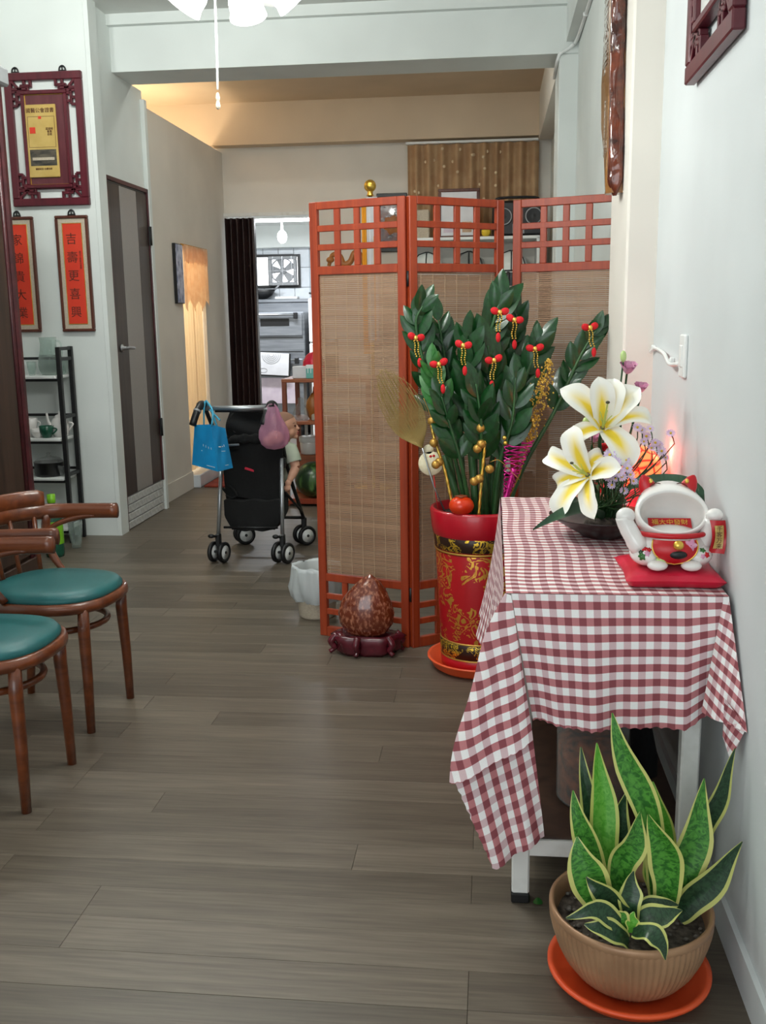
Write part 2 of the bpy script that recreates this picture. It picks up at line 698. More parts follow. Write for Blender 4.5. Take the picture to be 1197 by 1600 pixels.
    g['persim'] = mat('orange_persimmon', (222, 66, 18), 0.25, c2=(206, 44, 14), scale=8)
    g['stone'] = mat('speckled_brown_stone', (104, 42, 22), 0.16, c2=(184, 118, 88), scale=85, stretch=(1, 1, 0.55), detail=3, coat=0.6, lo=0.48, hi=0.74)
    g['stand'] = mat('dark_red_carved_wood', (70, 14, 26), 0.25, c2=(96, 24, 38), scale=14, coat=0.3)
    g['bagw'] = translucent_mat('white_bin_bag', (224, 230, 232), 0.35, 0.35)
    g['blue'] = mat('blue_nonwoven', (0, 128, 186), 0.6, c2=(8, 142, 202), scale=8, bump=0.1, bscale=300)
    g['bluel'] = mat('light_blue_cord', (70, 170, 205), 0.6)
    g['pinkbag'] = glass_mat('pink_plastic_film', (226, 168, 196), 0.3, 0.30)
    g['clear'] = glass_mat('clear_glass', (226, 236, 232), 0.03, 0.05)
    g['clearp'] = glass_mat('clear_plastic', (214, 216, 214), 0.1, 0.07)
    g['skin'] = mat('skin', (214, 160, 132), 0.55, c2=(222, 170, 142), scale=12)
    g['hair'] = mat('thin_baby_hair', (140, 104, 84), 0.8)
    g['lip'] = mat('lip', (190, 90, 84), 0.5)
    g['shirt'] = mat('pale_green_cotton', (176, 188, 166), 0.85, c2=(190, 198, 180), scale=14)
    g['redpaper'] = mat('red_paper', (212, 52, 28), 0.6, c2=(222, 64, 36), scale=4)
    g['linen'] = mat('beige_linen', (198, 186, 166), 0.8, c2=(184, 170, 150), scale=120)
    g['ink'] = mat('brown_ink', (84, 34, 22), 0.7)
    g['brownframe'] = wood_mat('brown_frame_wood', (74, 36, 26), (98, 52, 38), 0.4)
    g['curtain'] = translucent_mat('brown_curtain', (186, 150, 114), 0.15, 0.9, c2=(200, 166, 128), scale=7)
    g['cream_curt'] = translucent_mat('cream_curtain', (240, 222, 194), 0.5, 0.9)
    g['motif'] = mat('pale_flower_motif', (222, 200, 166), 0.9)
    g['peach'] = translucent_mat('peach_valance', (240, 216, 190), 0.5, 0.9, c2=(230, 200, 170), scale=14)
    g['brick'] = mat('white_foam_brick', (212, 212, 210), 0.7, c2=(190, 190, 188), scale=30, bump=0.6, bscale=60)
    g['doord'] = wood_mat('dark_door_laminate', (50, 42, 40), (70, 60, 56), 0.4, 'Z', 26)
    g['doorl'] = mat('grey_door_laminate', (150, 145, 142), 0.5, c2=(162, 157, 152), scale=60, stretch=(1, 20, 1))
    g['tile'] = mat('white_wall_tile', (222, 228, 234), 0.15)
    g['grey'] = mat('grey_plastic', (150, 152, 154), 0.5)
    g['sky'] = emit_mat('bright_window_daylight', (250, 252, 255), 2.2)
    g['bulb'] = emit_mat('lit_frosted_glass', (255, 255, 250), 5.0)
    g['tubeglow'] = emit_mat('lit_tube', (250, 252, 255), 14.0)
    g['fold'] = mat('dark_brown_vinyl', (40, 26, 26), 0.4, c2=(54, 36, 34), scale=5, stretch=(10, 10, 1))
    g['orange'] = mat('orange_flag_cloth', (238, 160, 30), 0.7)
    g['gourd'] = mat('brown_gourd', (156, 92, 36), 0.4, c2=(176, 112, 50), scale=14)
    g['melon'] = mat('striped_green_rind', (24, 52, 24), 0.3, c2=(96, 136, 72), scale=9, stretch=(3, 3, 0.5), coat=0.3, lo=0.5, hi=0.72)
    g['limeg'] = mat('lime_green_plastic', (130, 200, 40), 0.3)
    g['jar_in'] = mat('brown_dried_filling', (150, 78, 38), 0.8, c2=(70, 38, 22), scale=34)
    g['tinsel'] = mat('magenta_tinsel', (176, 14, 110), 0.25, 0.6, c2=(230, 60, 160), scale=80)
    g['creamdisc'] = mat('cream_glitter_card', (224, 212, 176), 0.5, c2=(240, 230, 200), scale=90)
    g['bark'] = mat('carved_bark_lacquer', (54, 22, 16), 0.15, c2=(112, 50, 26), scale=16, bump=0.8, bscale=30, coat=0.6)
    g['slab'] = mat('golden_polished_slab', (140, 98, 54), 0.2, c2=(122, 80, 42), scale=5, stretch=(6, 6, 1), coat=0.4)
    g['silver'] = mat('silver_lettering', (226, 226, 220), 0.2, 0.7)
    g['mirror'] = mat('pale_picture_glass', (226, 230, 226), 0.2)
    g['photo'] = mat('dark_photograph', (44, 42, 40), 0.5, c2=(96, 88, 74), scale=18, stretch=(1, 1, 3))
    g['mat_red'] = mat('red_rug', (112, 34, 22), 0.95, c2=(150, 60, 36), scale=24)
    g['pale_paper'] = mat('pale_paper', (226, 226, 230), 0.6)
    g['pinkpaper'] = mat('pinkish_paper', (206, 190, 204), 0.6, c2=(222, 208, 218), scale=10)
    g['tealp'] = mat('teal_print', (110, 186, 176), 0.5)
    g['cork'] = mat('pale_wood_shelf', (150, 84, 52), 0.5, c2=(168, 98, 62), scale=9, stretch=(1, 10, 10))
    g['ltwood'] = wood_mat('rack_brown_wood', (120, 58, 34), (146, 76, 46), 0.4)
    g['greenglass'] = mat('dark_green_glaze', (30, 86, 66), 0.25)
    g['kfloor'] = mat('kitchen_floor_tile', (120, 112, 106), 0.4)


defmats()

# ---------------------------------------------------------------- the room
g = M_
XW = 0.539

fl = struct('floor', MB().box(-3.75, 0.75, -2.75, 9.44, -0.12, -0.012), g['under'])
plank_cache = {}
row = 0
y = 0.55
PW = 0.1255
while y < 9.40:
    x = -3.70 - random.choice((0.0, 0.31, 0.62, 0.93))
    while x < 0.53:
        x0, x1 = max(x, -3.70), min(x + 1.22, 0.535)
        y1 = min(y + PW, 9.44)
        L, W = round(x1 - x0, 3), round(y1 - y, 3)
        if L > 0.02:
            if (L, W) not in plank_cache:
                m = MB().cbox((0, 0, -0.006), (L - 0.0007, W - 0.0007, 0.012), 0.0006)
                me = m.mesh('plank')
                me.materials.append(g['plank'])
                plank_cache[(L, W)] = me
            piece('plank', plank_cache[(L, W)], fl, Matrix.Translation((V(((x0 + x1) / 2, (y + y1) / 2, 0))) - fl.location))
        x += 1.22
    y += PW
    row += 1
m = MB().box(-3.70, 0.535, -2.7, 0.5485, -0.012, 0)
obj('plank_field', m, g['plank'], fl)

struct('ceiling', MB().box(-3.75, 0.75, -2.75, 6.96, 3.30, 3.42), g['ceil'])
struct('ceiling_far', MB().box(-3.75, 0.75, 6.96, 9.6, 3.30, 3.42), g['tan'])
struct('wall_right', MB().box(XW, 0.75, -2.75, 3.45, -0.12, 3.30), g['wallr'])
struct('wall_right_recess', MB().box(0.515, 0.75, 3.92, 9.6, -0.12, 3.30), g['wall'])
struct('trim_1', MB().cbox((0.595, 3.685, 1.59), (0.312, 0.47, 3.42), 0.008), g['cream'])       # near pillar
struct('trim_2', MB().cbox((0.575, 6.79, 1.4225), (0.35, 0.38, 3.085), 0.008), g['wall'])      # far pillar
struct('trim_3', MB().box(-2.45, 0.53, 6.60, 6.96, 2.965, 3.30).box(-2.45, 0.44, 6.55, 6.60, 3.235, 3.30), g['wall'])   # cross beam
struct('trim_4', MB().box(0.44, 0.52, 3.92, 6.60, 3.03, 3.30), g['wall'])                      # beam along the right wall
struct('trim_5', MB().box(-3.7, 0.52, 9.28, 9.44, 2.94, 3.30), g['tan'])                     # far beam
struct('trim_6', MB().box(0.40, 0.52, 6.98, 9.28, 2.90, 3.30), g['cream'])                     # far beam along the right wall
struct('wall_back', MB().box(-1.62, 0.52, 9.44, 9.60, -0.12, 3.30).box(-2.50, -1.62, 9.44, 9.60, 2.36, 3.30)
       .box(-3.75, -2.50, 9.44, 9.60, -0.12, 3.30), g['cream'])
struct('wall_left', MB().box(-3.80, -3.70, -2.75, 9.6, -0.12, 3.30), g['wall'])
struct('wall_left_front', MB().box(-3.70, -2.45, 6.18, 6.28, -0.012, 3.30), g['wall'])
wd = struct('wall_left_door', MB().box(-2.55, -2.45, 6.28, 6.96, -0.012, 3.30).box(-2.55, -2.45, 6.96, 7.15, -0.012, 2.965), g['wall'])
struct('wall_partition', MB().box(-2.58, -2.50, 7.15, 8.03, -0.012, 2.90).box(-2.58, -2.50, 8.68, 9.44, -0.012, 2.90)
       .box(-2.58, -2.50, 8.03, 8.68, 1.96, 2.90).box(-2.58, -2.50, 8.03, 8.68, -0.012, 0.02), g['cream'])
struct('wall_side_room', MB().box(-3.70, -2.58, 7.15, 7.22, -0.012, 2.90), g['cream'])
struct('wall_front', MB().box(-3.75, -3.15, -2.75, -2.62, -0.12, 3.30).box(0.35, 0.539, -2.75, -2.62, -0.12, 3.30)
       .box(-3.15, 0.35, -2.75, -2.62, 2.75, 3.30), g['wall'])
struct('baseboard_left', MB().box(-2.499, -2.488, 7.15, 8.03, 0, 0.14).box(-2.499, -2.488, 8.68, 9.30, 0, 0.14), g['cream'])
struct('baseboard_right', MB().box(0.526, 0.5385, 0.3, 3.45, 0.0, 0.09), g['wallr'])

# kitchen shell beyond the back wall
struct('floor_kitchen', MB().box(-4.3, -0.6, 9.60, 12.7, -0.12, -0.005).box(-2.5, -1.62, 9.44, 9.60, -0.12, -0.003), g['kfloor'])
struct('ceiling_kitchen', MB().box(-4.3, -0.6, 9.60, 12.7, 2.50, 2.6), g['ceil'])
struct('wall_kitchen_left', MB().box(-4.4, -4.3, 9.60, 12.7, -0.12, 2.5), g['wall'])
struct('wall_kitchen_right', MB().box(-0.6, -0.5, 9.60, 12.7, -0.12, 2.5), g['wall'])
struct('trim_7', MB().box(-4.3, -0.6, 12.3, 12.5, 2.24, 2.50), g['wall'])
wk = struct('wall_kitchen', MB().box(-4.3, -0.6, 12.51, 12.7, -0.12, 2.5), g['grey'])
tcache = {}
for i in range(9):
    for k in range(4):
        x0, z0 = -3.62 + i * 0.195, 1.28 + k * 0.242
        cx, cz = x0 + 0.0975, z0 + 0.121
        if -3.05 < cx < -2.40 and 1.72 < cz < 2.16:
            if k == 3:
                piece('tile', tcache.setdefault('t', MB().cbox((0, 0, 0), (0.189, 0.012, 0.072), 0.003).mesh('tile')), wk, Matrix.Translation(V((cx, 12.504, 2.2065)) - wk.location))
                if not tcache['t'].materials: tcache['t'].materials.append(g['tile'])
            continue
        if 'm' not in tcache:
            me = MB().cbox((0, 0, 0), (0.189, 0.012, 0.236), 0.003).mesh('tile')
            me.materials.append(g['tile'])
            tcache['m'] = me
        piece('tile', tcache['m'], wk, Matrix.Translation(V((cx, 12.504, cz)) - wk.location))

# window and its frame in the kitchen's far wall
w1 = struct('window_1', MB().box(-3.02, -2.37, 12.47, 12.505, 1.765, 1.795).box(-3.02, -2.37, 12.47, 12.505, 2.135, 2.165)
            .box(-3.02, -2.985, 12.47, 12.505, 1.795, 2.135).box(-2.775, -2.755, 12.47, 12.505, 1.795, 2.135)
            .box(-2.40, -2.37, 12.47, 12.505, 1.795, 2.135), g['blackm'])
obj('pane', MB().box(-2.985, -2.775, 12.485, 12.50, 1.795, 2.135), g['sky'], w1)
obj('fan_pane', MB().box(-2.755, -2.40, 12.49, 12.50, 1.795, 2.135), g['sky'], w1)

# door with three vertical stripes, in the white door wall
d1 = struct('door_1', MB().box(-2.449, -2.440, 6.33, 7.09, 0.225, 2.27), g['doord'])
for nm, y0, y1, mt in (('stripe_panel', 6.345, 6.552, 'doord'), ('stripe_panel', 6.556, 6.868, 'doorl'), ('stripe_panel', 6.872, 7.075, 'doord')):
    o = obj(nm, MB().cbox((-2.4365, (y0 + y1) / 2, 1.245), (0.008, y1 - y0, 2.03), 0.002), g[mt], d1)
    if mt == 'doorl': o['label'] = 'pale grey middle stripe'
obj('frame', MB().box(-2.449, -2.425, 6.31, 6.335, 0.0, 2.30).box(-2.449, -2.425, 7.08, 7.10, 0.225, 2.30).box(-2.449, -2.425, 6.31, 7.10, 2.275, 2.30), g['maroon'], d1)
h = obj('door_handle', MB().lathe([(0.001, 0), (0.026, 0.002), (0.026, 0.010), (0.012, 0.014), (0.011, 0.05), (0.001, 0.052)], 16,
        Matrix.Translation((-2.433, 6.415, 1.215)) @ Matrix.Rotation(PI / 2, 4, 'Y')), g['steel'], d1)
obj('lever', MB().tube([(-2.388, 6.405, 1.215), (-2.386, 6.45, 1.217), (-2.386, 6.53, 1.213), (-2.392, 6.555, 1.211)], [0.011, 0.011, 0.009, 0.007], 8), g['steel'], h)
for z in (1.98, 0.62):
    obj('hinge', MB().cbox((-2.424, 7.085, z), (0.012, 0.03, 0.13), 0.003).tube([(-2.416, 7.085, z - 0.065), (-2.416, 7.085, z + 0.065)], 0.008, 8), g['blackm'], d1)
struct('trim_8', MB().box(-2.449, -2.418, 7.10, 7.15, 0.0, 2.90), g['wall'])
struct('trim_9', MB().box(-2.449, -2.420, 6.18, 6.31, 0.0, 3.30), g['wall'])
# low strip of white foam bricks under the door
bs = obj('brick_strip', MB().box(-2.449, -2.444, 6.335, 7.10, 0.0, 0.223), g['grey'], wd)
bcache = {}
for k in range(4):
    off = 0.0 if k % 2 == 0 else -0.08
    yy = 6.335 + off
    while yy < 7.09:
        y0, y1 = max(yy, 6.335), min(yy + 0.16, 7.10)
        L = round(y1 - y0, 3)
        if L > 0.015:
            if L not in bcache:
                me = MB().cbox((0, 0, 0), (0.012, L - 0.006, 0.050), 0.004).mesh('brick')
                me.materials.append(g['brick'])
                bcache[L] = me
            piece('brick', bcache[L], wd, Matrix.Translation(V((-2.4385 + random.uniform(-0.001, 0.001), (y0 + y1) / 2, 0.028 + k * 0.0555)) - wd.location))
        yy += 0.16

# raised white threshold and the curtained doorway in the partition
struct('trim_10', MB().cbox((-2.53, 8.355, 0.055), (0.20, 0.648, 0.11), 0.006), g['tile'])
ct = thing('doorway_curtain', 'cream curtain with peach valance hanging in the lit doorway of the grey partition', 'curtain', (-2.52, 8.355, 0.13))


def pleat(x, y0, y1, z0, z1, n, amp, along='Y', seed=0.0, flare=0.0):
    def fn(u, w):
        t = y0 + (y1 - y0) * u
        a = amp * math.sin(u * n * 2 * PI + seed + 0.5 * math.sin(u * 7 + seed)) * (0.6 + 0.4 * (1 - w) * (1 + flare))
        z = z0 + (z1 - z0) * w
        return (x + a, t, z) if along == 'Y' else (t, x + a, z)
    return fn


obj('rod', MB().tube([(-2.485, 8.0, 1.985), (-2.485, 8.72, 1.985)], 0.009, 8), g['goldpaint'], ct)
obj('drape', MB().grid(pleat(-2.535, 8.035, 8.42, 0.13, 1.95, 5, 0.016), 60, 4), g['cream_curt'], ct)
obj('drape', MB().grid(pleat(-2.542, 8.40, 8.675, 0.13, 1.95, 4, 0.014, seed=2), 48, 4), g['cream_curt'], ct)
obj('valance', MB().grid(lambda u, w: (-2.478 + 0.012 * math.sin(u * 40), 8.02 + 0.67 * u, 1.975 - (1 - w) * (0.46 + 0.05 * math.sin(u * 6 * PI) + 0.03 * math.cos(u * 19))), 48, 6), g['peach'], ct)
obj('ruffle', MB().grid(lambda u, w: (-2.470 + 0.010 * math.sin(u * 60), 8.02 + 0.67 * u, 1.985 - 0.13 * w + 0.012 * math.sin(u * 31) * w), 60, 3), g['peach'], ct)

rug = obj('door_rug', MB().cbox((-2.19, 8.36, 0.008), (0.44, 0.62, 0.016), 0.005), g['mat_red'])
tag(rug, 'dark red patterned rug on the floor at the curtained doorway', 'rug')

# accordion door folded to the left of the kitchen opening
fd = thing('folding_door', 'dark brown accordion door pushed to the left of the kitchen opening', 'door', (-2.35, 9.42, 0))
for i in range(9):
    x0 = -2.478 + i * 0.0285
    ya, yb = (9.36, 9.425) if i % 2 == 0 else (9.425, 9.36)
    obj('slat', MB().bar((x0, ya, 1.165), (x0 + 0.0285, yb, 1.165), 0.006, 2.29, 0.0015), g['fold'], fd)
obj('end_post', MB().cbox((-2.212, 9.39, 1.165), (0.022, 0.075, 2.29), 0.004), g['fold'], fd)
obj('track', MB().box(-2.49, -1.63, 9.375, 9.41, 2.325, 2.355), g['whitep'], fd)
for i in range(5):
    obj('roller', MB().cbox((-2.46 + i * 0.055, 9.392, 2.316), (0.02, 0.02, 0.018), 0.003), g['white'], fd)

# conduit pipes, socket on the right wall
cd = obj('conduit', MB().tube(bez([(0.505, 4.1, 3.022), (0.505, 5.4, 3.022), (0.50, 6.45, 3.022), (0.47, 6.585, 3.0), (0.40, 6.59, 2.96)], 24), 0.011, 8)
         .tube([(0.40, 6.585, 2.96), (0.39, 6.62, 2.93), (0.39, 6.95, 2.90)], 0.011, 8), g['white'])
tag(cd, 'thin white conduit pipe running under the beam on the right wall', 'pipe')
for p in ((0.505, 4.6, 3.022), (0.505, 5.3, 3.022), (0.503, 6.0, 3.022)):
    obj('clip', MB().cbox(p, (0.03, 0.022, 0.026), 0.004), g['white'], cd)
so = thing('wall_socket', 'white wall socket with a cable stub beside the near pillar', 'socket', (0.539, 2.89, 1.24))
obj('plate', MB().cbox((0.534, 2.885, 1.278), (0.012, 0.075, 0.12), 0.004), g['white'], so)
obj('rocker', MB().cbox((0.527, 2.885, 1.278), (0.006, 0.034, 0.06), 0.002), g['white'], so)
obj('cable', MB().tube(bez([(0.528, 2.92, 1.255), (0.520, 3.02, 1.25), (0.526, 3.16, 1.275), (0.530, 3.36, 1.285), (0.529, 3.44, 1.27)], 20), 0.006, 6), g['white'], so)
obj('cable_clip', MB().cbox((0.532, 3.05, 1.258), (0.014, 0.022, 0.02), 0.003), g['white'], so)
obj('cable_clip', MB().cbox((0.532, 3.40, 1.284), (0.014, 0.022, 0.02), 0.003), g['white'], so)

# round fixture on the far ceiling
fx = obj('ceiling_fixture', MB().lathe([(0.001, 3.20), (0.10, 3.205), (0.15, 3.23), (0.165, 3.27), (0.17, 3.30)], 32, Matrix.Translation((-0.92, 7.85, 0))), g['white'])
tag(fx, 'unlit round white fixture on the far ceiling beyond the beam', 'ceiling light')

# ---------------------------------------------------------------- ceiling fan with lamps, top of the frame
FX, FY = -0.74, 3.0
fan = thing('ceiling_fan', 'white ceiling fan with lit frosted lamp shades and a pull chain', 'fan', (FX, FY, 2.0))
obj('downrod', MB().tube([(FX, FY, 2.55), (FX, FY, 3.30)], 0.016, 10).lathe([(0.02, 3.20), (0.06, 3.24), (0.075, 3.30)], 20, Matrix.Translation((FX, FY, 0))), g['white'], fan)
obj('motor', MB().lathe([(0.03, 2.36), (0.06, 2.38), (0.085, 2.40), (0.12, 2.43), (0.13, 2.48), (0.11, 2.54), (0.04, 2.57)], 28, Matrix.Translation((FX, FY, 0))), g['white'], fan)
for i in range(5):
    a = 0.35 + i * 2 * PI / 5
    d = V((math.cos(a), math.sin(a), 0))
    s = V((-d.y, d.x, 0))
    mb = MB()
    mb.grid(lambda u, w: V((FX, FY, 2.455)) + d * (0.16 + 0.46 * u) + s * ((w - 0.5) * (0.10 + 0.04 * u) * (1 if u < 0.9 else 0.92)) + V((0, 0, 0.02 * (w - 0.5))), 8, 3)
    mb.grid(lambda u, w: V((FX, FY, 2.447)) + d * (0.16 + 0.46 * u) - s * ((w - 0.5) * (0.10 + 0.04 * u) * (1 if u < 0.9 else 0.92)) - V((0, 0, 0.02 * (w - 0.5))), 8, 3)
    b = obj('blade', mb, g['white'], fan)
    obj('blade_arm', MB().bar(V((FX, FY, 2.44)) + d * 0.10, V((FX, FY, 2.445)) + d * 0.24, 0.03, 0.008, 0.002), g['white'], b)
for i in range(5):
    a = math.radians(-126 + 72 * i)
    d = V((math.cos(a), math.sin(a), 0))
    ax = (d * 0.66 + V((0, 0, -0.75))).normalized()
    M = V((0, 0, 1)).rotation_difference(ax).to_matrix().to_4x4()
    M.translation = V((FX, FY, 2.375)) + d * 0.105
    sh = obj('lamp_shade', MB().lathe([(0.020, 0.0), (0.026, 0.010), (0.044, 0.032), (0.052, 0.06), (0.051, 0.085), (0.057, 0.108), (0.053, 0.108), (0.046, 0.085), (0.040, 0.045), (0.018, 0.018)], 20, M), g['bulb'], fan)
    obj('socket_arm', MB().tube([(FX, FY, 2.415), V((FX, FY, 2.415)) + d * 0.05, M.translation], 0.013, 8), g['white'], sh)
    p = M @ V((0, 0, 0.19))
    point_light('fan_lamp', p, 8.5, (0.97, 1.0, 0.96), 0.05)
ch = obj('pull_chain', MB().tube([(-0.7943, 3.0000, 2.2933), (-0.7952, 3.0000, 2.1566), (-0.7982, 3.0000, 2.0525)], 0.0035, 6), g['white'], fan)
obj('pull_knob', MB().lathe([(0.001, -0.026), (0.005, -0.022), (0.0065, -0.014), (0.004, -0.003), (0.003, 0.0)], 12, Matrix.Translation((-0.7986, 3.0000, 2.0437))), g['linen'], ch)
obj('pull_knob', MB().lathe([(0.001, -0.022), (0.006, -0.018), (0.007, -0.010), (0.004, 0.004), (0.002, 0.014)], 12, Matrix.Translation((-0.7988, 3.0000, 2.0191))), g['linen'], ch)

for (bx_, by_, bz_, bp_), lb in zip(FILL_BATTENS, ('unseen fill batten added above the passage before the cross beam', 'unseen fill batten added above the camera', 'unseen fill batten added behind the cross beam')):
    bt = thing('fill_batten', lb, 'ceiling light', (bx_, by_, bz_))  # fixtures added out of view to carry the fill light
    obj('housing', MB().cbox((bx_, by_, bz_ + 0.008), (1.25, 0.14, 0.055), 0.006), g['white'], bt)
    obj('diffuser', MB().cbox((bx_, by_, bz_ - 0.028), (1.2, 0.12, 0.02), 0.006), g['bulb'], bt)

# small framed print on the partition before the curtained doorway
wp = thing('partition_print', 'small pale blue framed print on the grey partition before the doorway', 'picture', (-2.49, 7.90, 1.52))
obj('frame', MB().cbox((-2.486, 7.90, 1.752), (0.026, 0.185, 0.465), 0.003), g['blackp'], wp)
obj('print', MB().cbox((-2.4715, 7.90, 1.752), (0.004, 0.172, 0.450), 0.001), mat('pale_blue_print', (206, 210, 230), 0.5, c2=(126, 134, 168), scale=16, stretch=(1, 2, 1), lo=0.45, hi=0.6), wp)

# ---------------------------------------------------------------- left side: cabinet, framed works, ladder shelf
cb = thing('tall_cabinet', 'tall dark brown wooden cabinet with maroon edge at the left border', 'cabinet', (-2.8, 4.65, 0))
obj('carcass', MB().cbox((-2.83, 4.55, 1.30), (0.54, 1.40, 2.60), 0.006), g['dark_wood'], cb)
obj('cornice', MB().cbox((-2.815, 4.55, 2.645), (0.60, 1.46, 0.09), 0.01), g['grey'], cb, 'grey cornice')
for y0, y1 in ((3.87, 4.53), (4.54, 5.12)):
    d = obj('door', MB().cbox((-2.551, (y0 + y1) / 2, 1.32), (0.022, y1 - y0, 2.40), 0.005), g['dark_wood'], cb)
    obj('knob', MB().ball((-2.528, y1 - 0.05 if y0 < 4 else y0 + 0.05, 1.15), 0.014, 10, 7), g['goldpaint'], d)
obj('edge_post', MB().cbox((-2.548, 5.205, 1.30), (0.03, 0.05, 2.60), 0.012), g['maroon'], cb)
obj('edge_bead', MB().tube([(-2.552, 5.155, 0.0), (-2.552, 5.155, 2.60)], 0.014, 10), g['maroon'], cb)
obj('plinth', MB().cbox((-2.545, 4.55, 0.05), (0.02, 1.38, 0.10), 0.004), g['dark_wood'], cb)

WY = 6.18


def rect_frame(mb, x0, x1, z0, z1, w, ya, yb, b=0.004):
    c = (ya + yb) / 2
    d = abs(yb - ya)
    mb.cbox(((x0 + x1) / 2, c, z1 - w / 2), (x1 - x0, d, w), b)
    mb.cbox(((x0 + x1) / 2, c, z0 + w / 2), (x1 - x0, d, w), b)
    mb.cbox((x0 + w / 2, c, (z0 + z1) / 2), (w, d, z1 - z0 - 2 * w), b)
    mb.cbox((x1 - w / 2, c, (z0 + z1) / 2), (w, d, z1 - z0 - 2 * w), b)
    return mb


def hook(parent, x, z, y=WY):
    obj('hanging_hook', MB().tube(bez([(x - 0.022, y - 0.006, z), (x - 0.016, y - 0.008, z + 0.024), (x, y - 0.008, z + 0.034), (x + 0.016, y - 0.008, z + 0.024), (x + 0.022, y - 0.006, z)], 10), 0.005, 6)
        .tube([(x, y - 0.008, z), (x, y - 0.008, z + 0.034)], 0.004, 6).cbox((x, y - 0.005, z + 0.004), (0.05, 0.008, 0.014), 0.002), g['blackm'], parent)


def carved_frame(pt, box, label, cat, to_w, hooks=True, full=True):
    """square fret frame: outer border, key-pattern corners, inner moulded frame. local: x across, y towards the viewer, z up"""
    w, h = box
    def T(mb):
        return mb.xf(to_w)
    t = thing('carved_picture', label, cat, pt)
    obj('outer_frame', T(rect_frame(MB(), 0, w, 0, h, 0.046, 0.0, 0.03)), g['rose'], t)
    gx, gz = 0.10, 0.105
    obj('inner_frame', T(rect_frame(MB(), gx, w - gx, gz, h - gz, 0.022, 0.0, 0.034)), g['rose'], t)
    for side in range(4):
        mb = MB()
        def bar(x0, z0, x1, z1):
            mb.bar((x0, 0.015, z0), (x1, 0.015, z1), 0.016, 0.022, 0.002, up=(0, 1, 0))
        if side in (0, 1):
            a, b2 = (0.046, gz) if side == 0 else (h - 0.046, h - gz)
            mid = (a + b2) / 2
            for sx in (1, -1):
                X = lambda q: q if sx > 0 else w - q
                bar(X(0.10), mid, X(0.165), mid)
                bar(X(0.165), a, X(0.165), mid + (mid - a) * 0.3)
                bar(X(0.125), a, X(0.125), mid)
                bar(X(0.105), mid, X(0.105), b2)
                bar(X(0.145), mid, X(0.145), b2)
                bar(X(0.046), a, X(0.10), b2)
            bar(0.046, b2 - (0.012 if side == 0 else -0.012), w * 0.30, b2 - (0.012 if side == 0 else -0.012))
            bar(w - 0.046, b2 - (0.012 if side == 0 else -0.012), w * 0.70, b2 - (0.012 if side == 0 else -0.012))
        else:
            a, b2 = (0.046, gx) if side == 2 else (w - 0.046, w - gx)
            mid = (a + b2) / 2
            for sz in (1, -1):
                Z = lambda q: q if sz > 0 else h - q
                bar(mid, Z(0.105), mid, Z(0.19))
                bar(a, Z(0.19), mid, Z(0.19))
                bar(a, Z(0.15), mid, Z(0.15))
                bar(mid, Z(0.125), b2, Z(0.125))
                bar(mid, Z(0.17), b2, Z(0.17))
                bar(a, Z(0.11), b2, Z(0.11))
        obj('fretwork', T(mb), g['rose'], t, kind='stuff')
    return t


# big carved frame with a gilt plate on the left wall
T1 = Matrix.Translation((-2.97, WY - 0.001, 2.10)) @ Matrix.Diagonal((1, -1, 1, 1))
cf = carved_frame((-2.725, WY, 2.10), (0.492, 0.78), 'square dark red carved frame with gilt plate on the left wall', 'picture', T1)
bp = obj('backing_panel', MB().cbox((-2.724, WY - 0.010, 2.49), (0.30, 0.012, 0.58), 0.002), g['rosemat'], cf)
obj('gold_fillet', rect_frame(MB(), -2.85, -2.598, 2.225, 2.755, 0.005, WY - 0.016, WY - 0.020, 0.001), g['gold'], cf)
gp = obj('gilt_plate', MB().cbox((-2.752, WY - 0.022, 2.482), (0.196, 0.012, 0.425), 0.003), g['goldp'], cf)
obj('photograph_print', MB().cbox((-2.750, WY - 0.0285, 2.385), (0.168, 0.002, 0.095), 0.0), g['photo'], gp)
obj('photo_figures', MB().cbox((-2.750, WY - 0.0300, 2.378), (0.140, 0.001, 0.016), 0.0), g['linen'], gp)
obj('border_line', rect_frame(MB(), -2.836, -2.664, 2.445, 2.625, 0.0016, WY - 0.028, WY - 0.0295, 0), g['ink'], gp)
TM = lambda x, z, y: basis((x, y, z), (1, 0, 0), (0, 0, 1))
text('heading', '國醫公會證書', 0.030, TM(-2.752, 2.658, WY - 0.0292), g['ink'], gp)
text('inscription', '茲證明\n會員\n合格', 0.016, TM(-2.70, 2.535, WY - 0.0292), g['ink'], gp)
text('caption', '攝影紀念 全體合影', 0.013, TM(-2.752, 2.318, WY - 0.0292), g['ink'], gp)
obj('seal', MB().cbox((-2.808, WY - 0.0288, 2.545), (0.036, 0.0016, 0.036), 0), g['redpaper'], gp)
obj('seal', MB().cbox((-2.757, WY - 0.0288, 2.618), (0.018, 0.0016, 0.016), 0), g['redpaper'], gp)
hook(cf, -2.90, 2.88)
hook(cf, -2.60, 2.88)


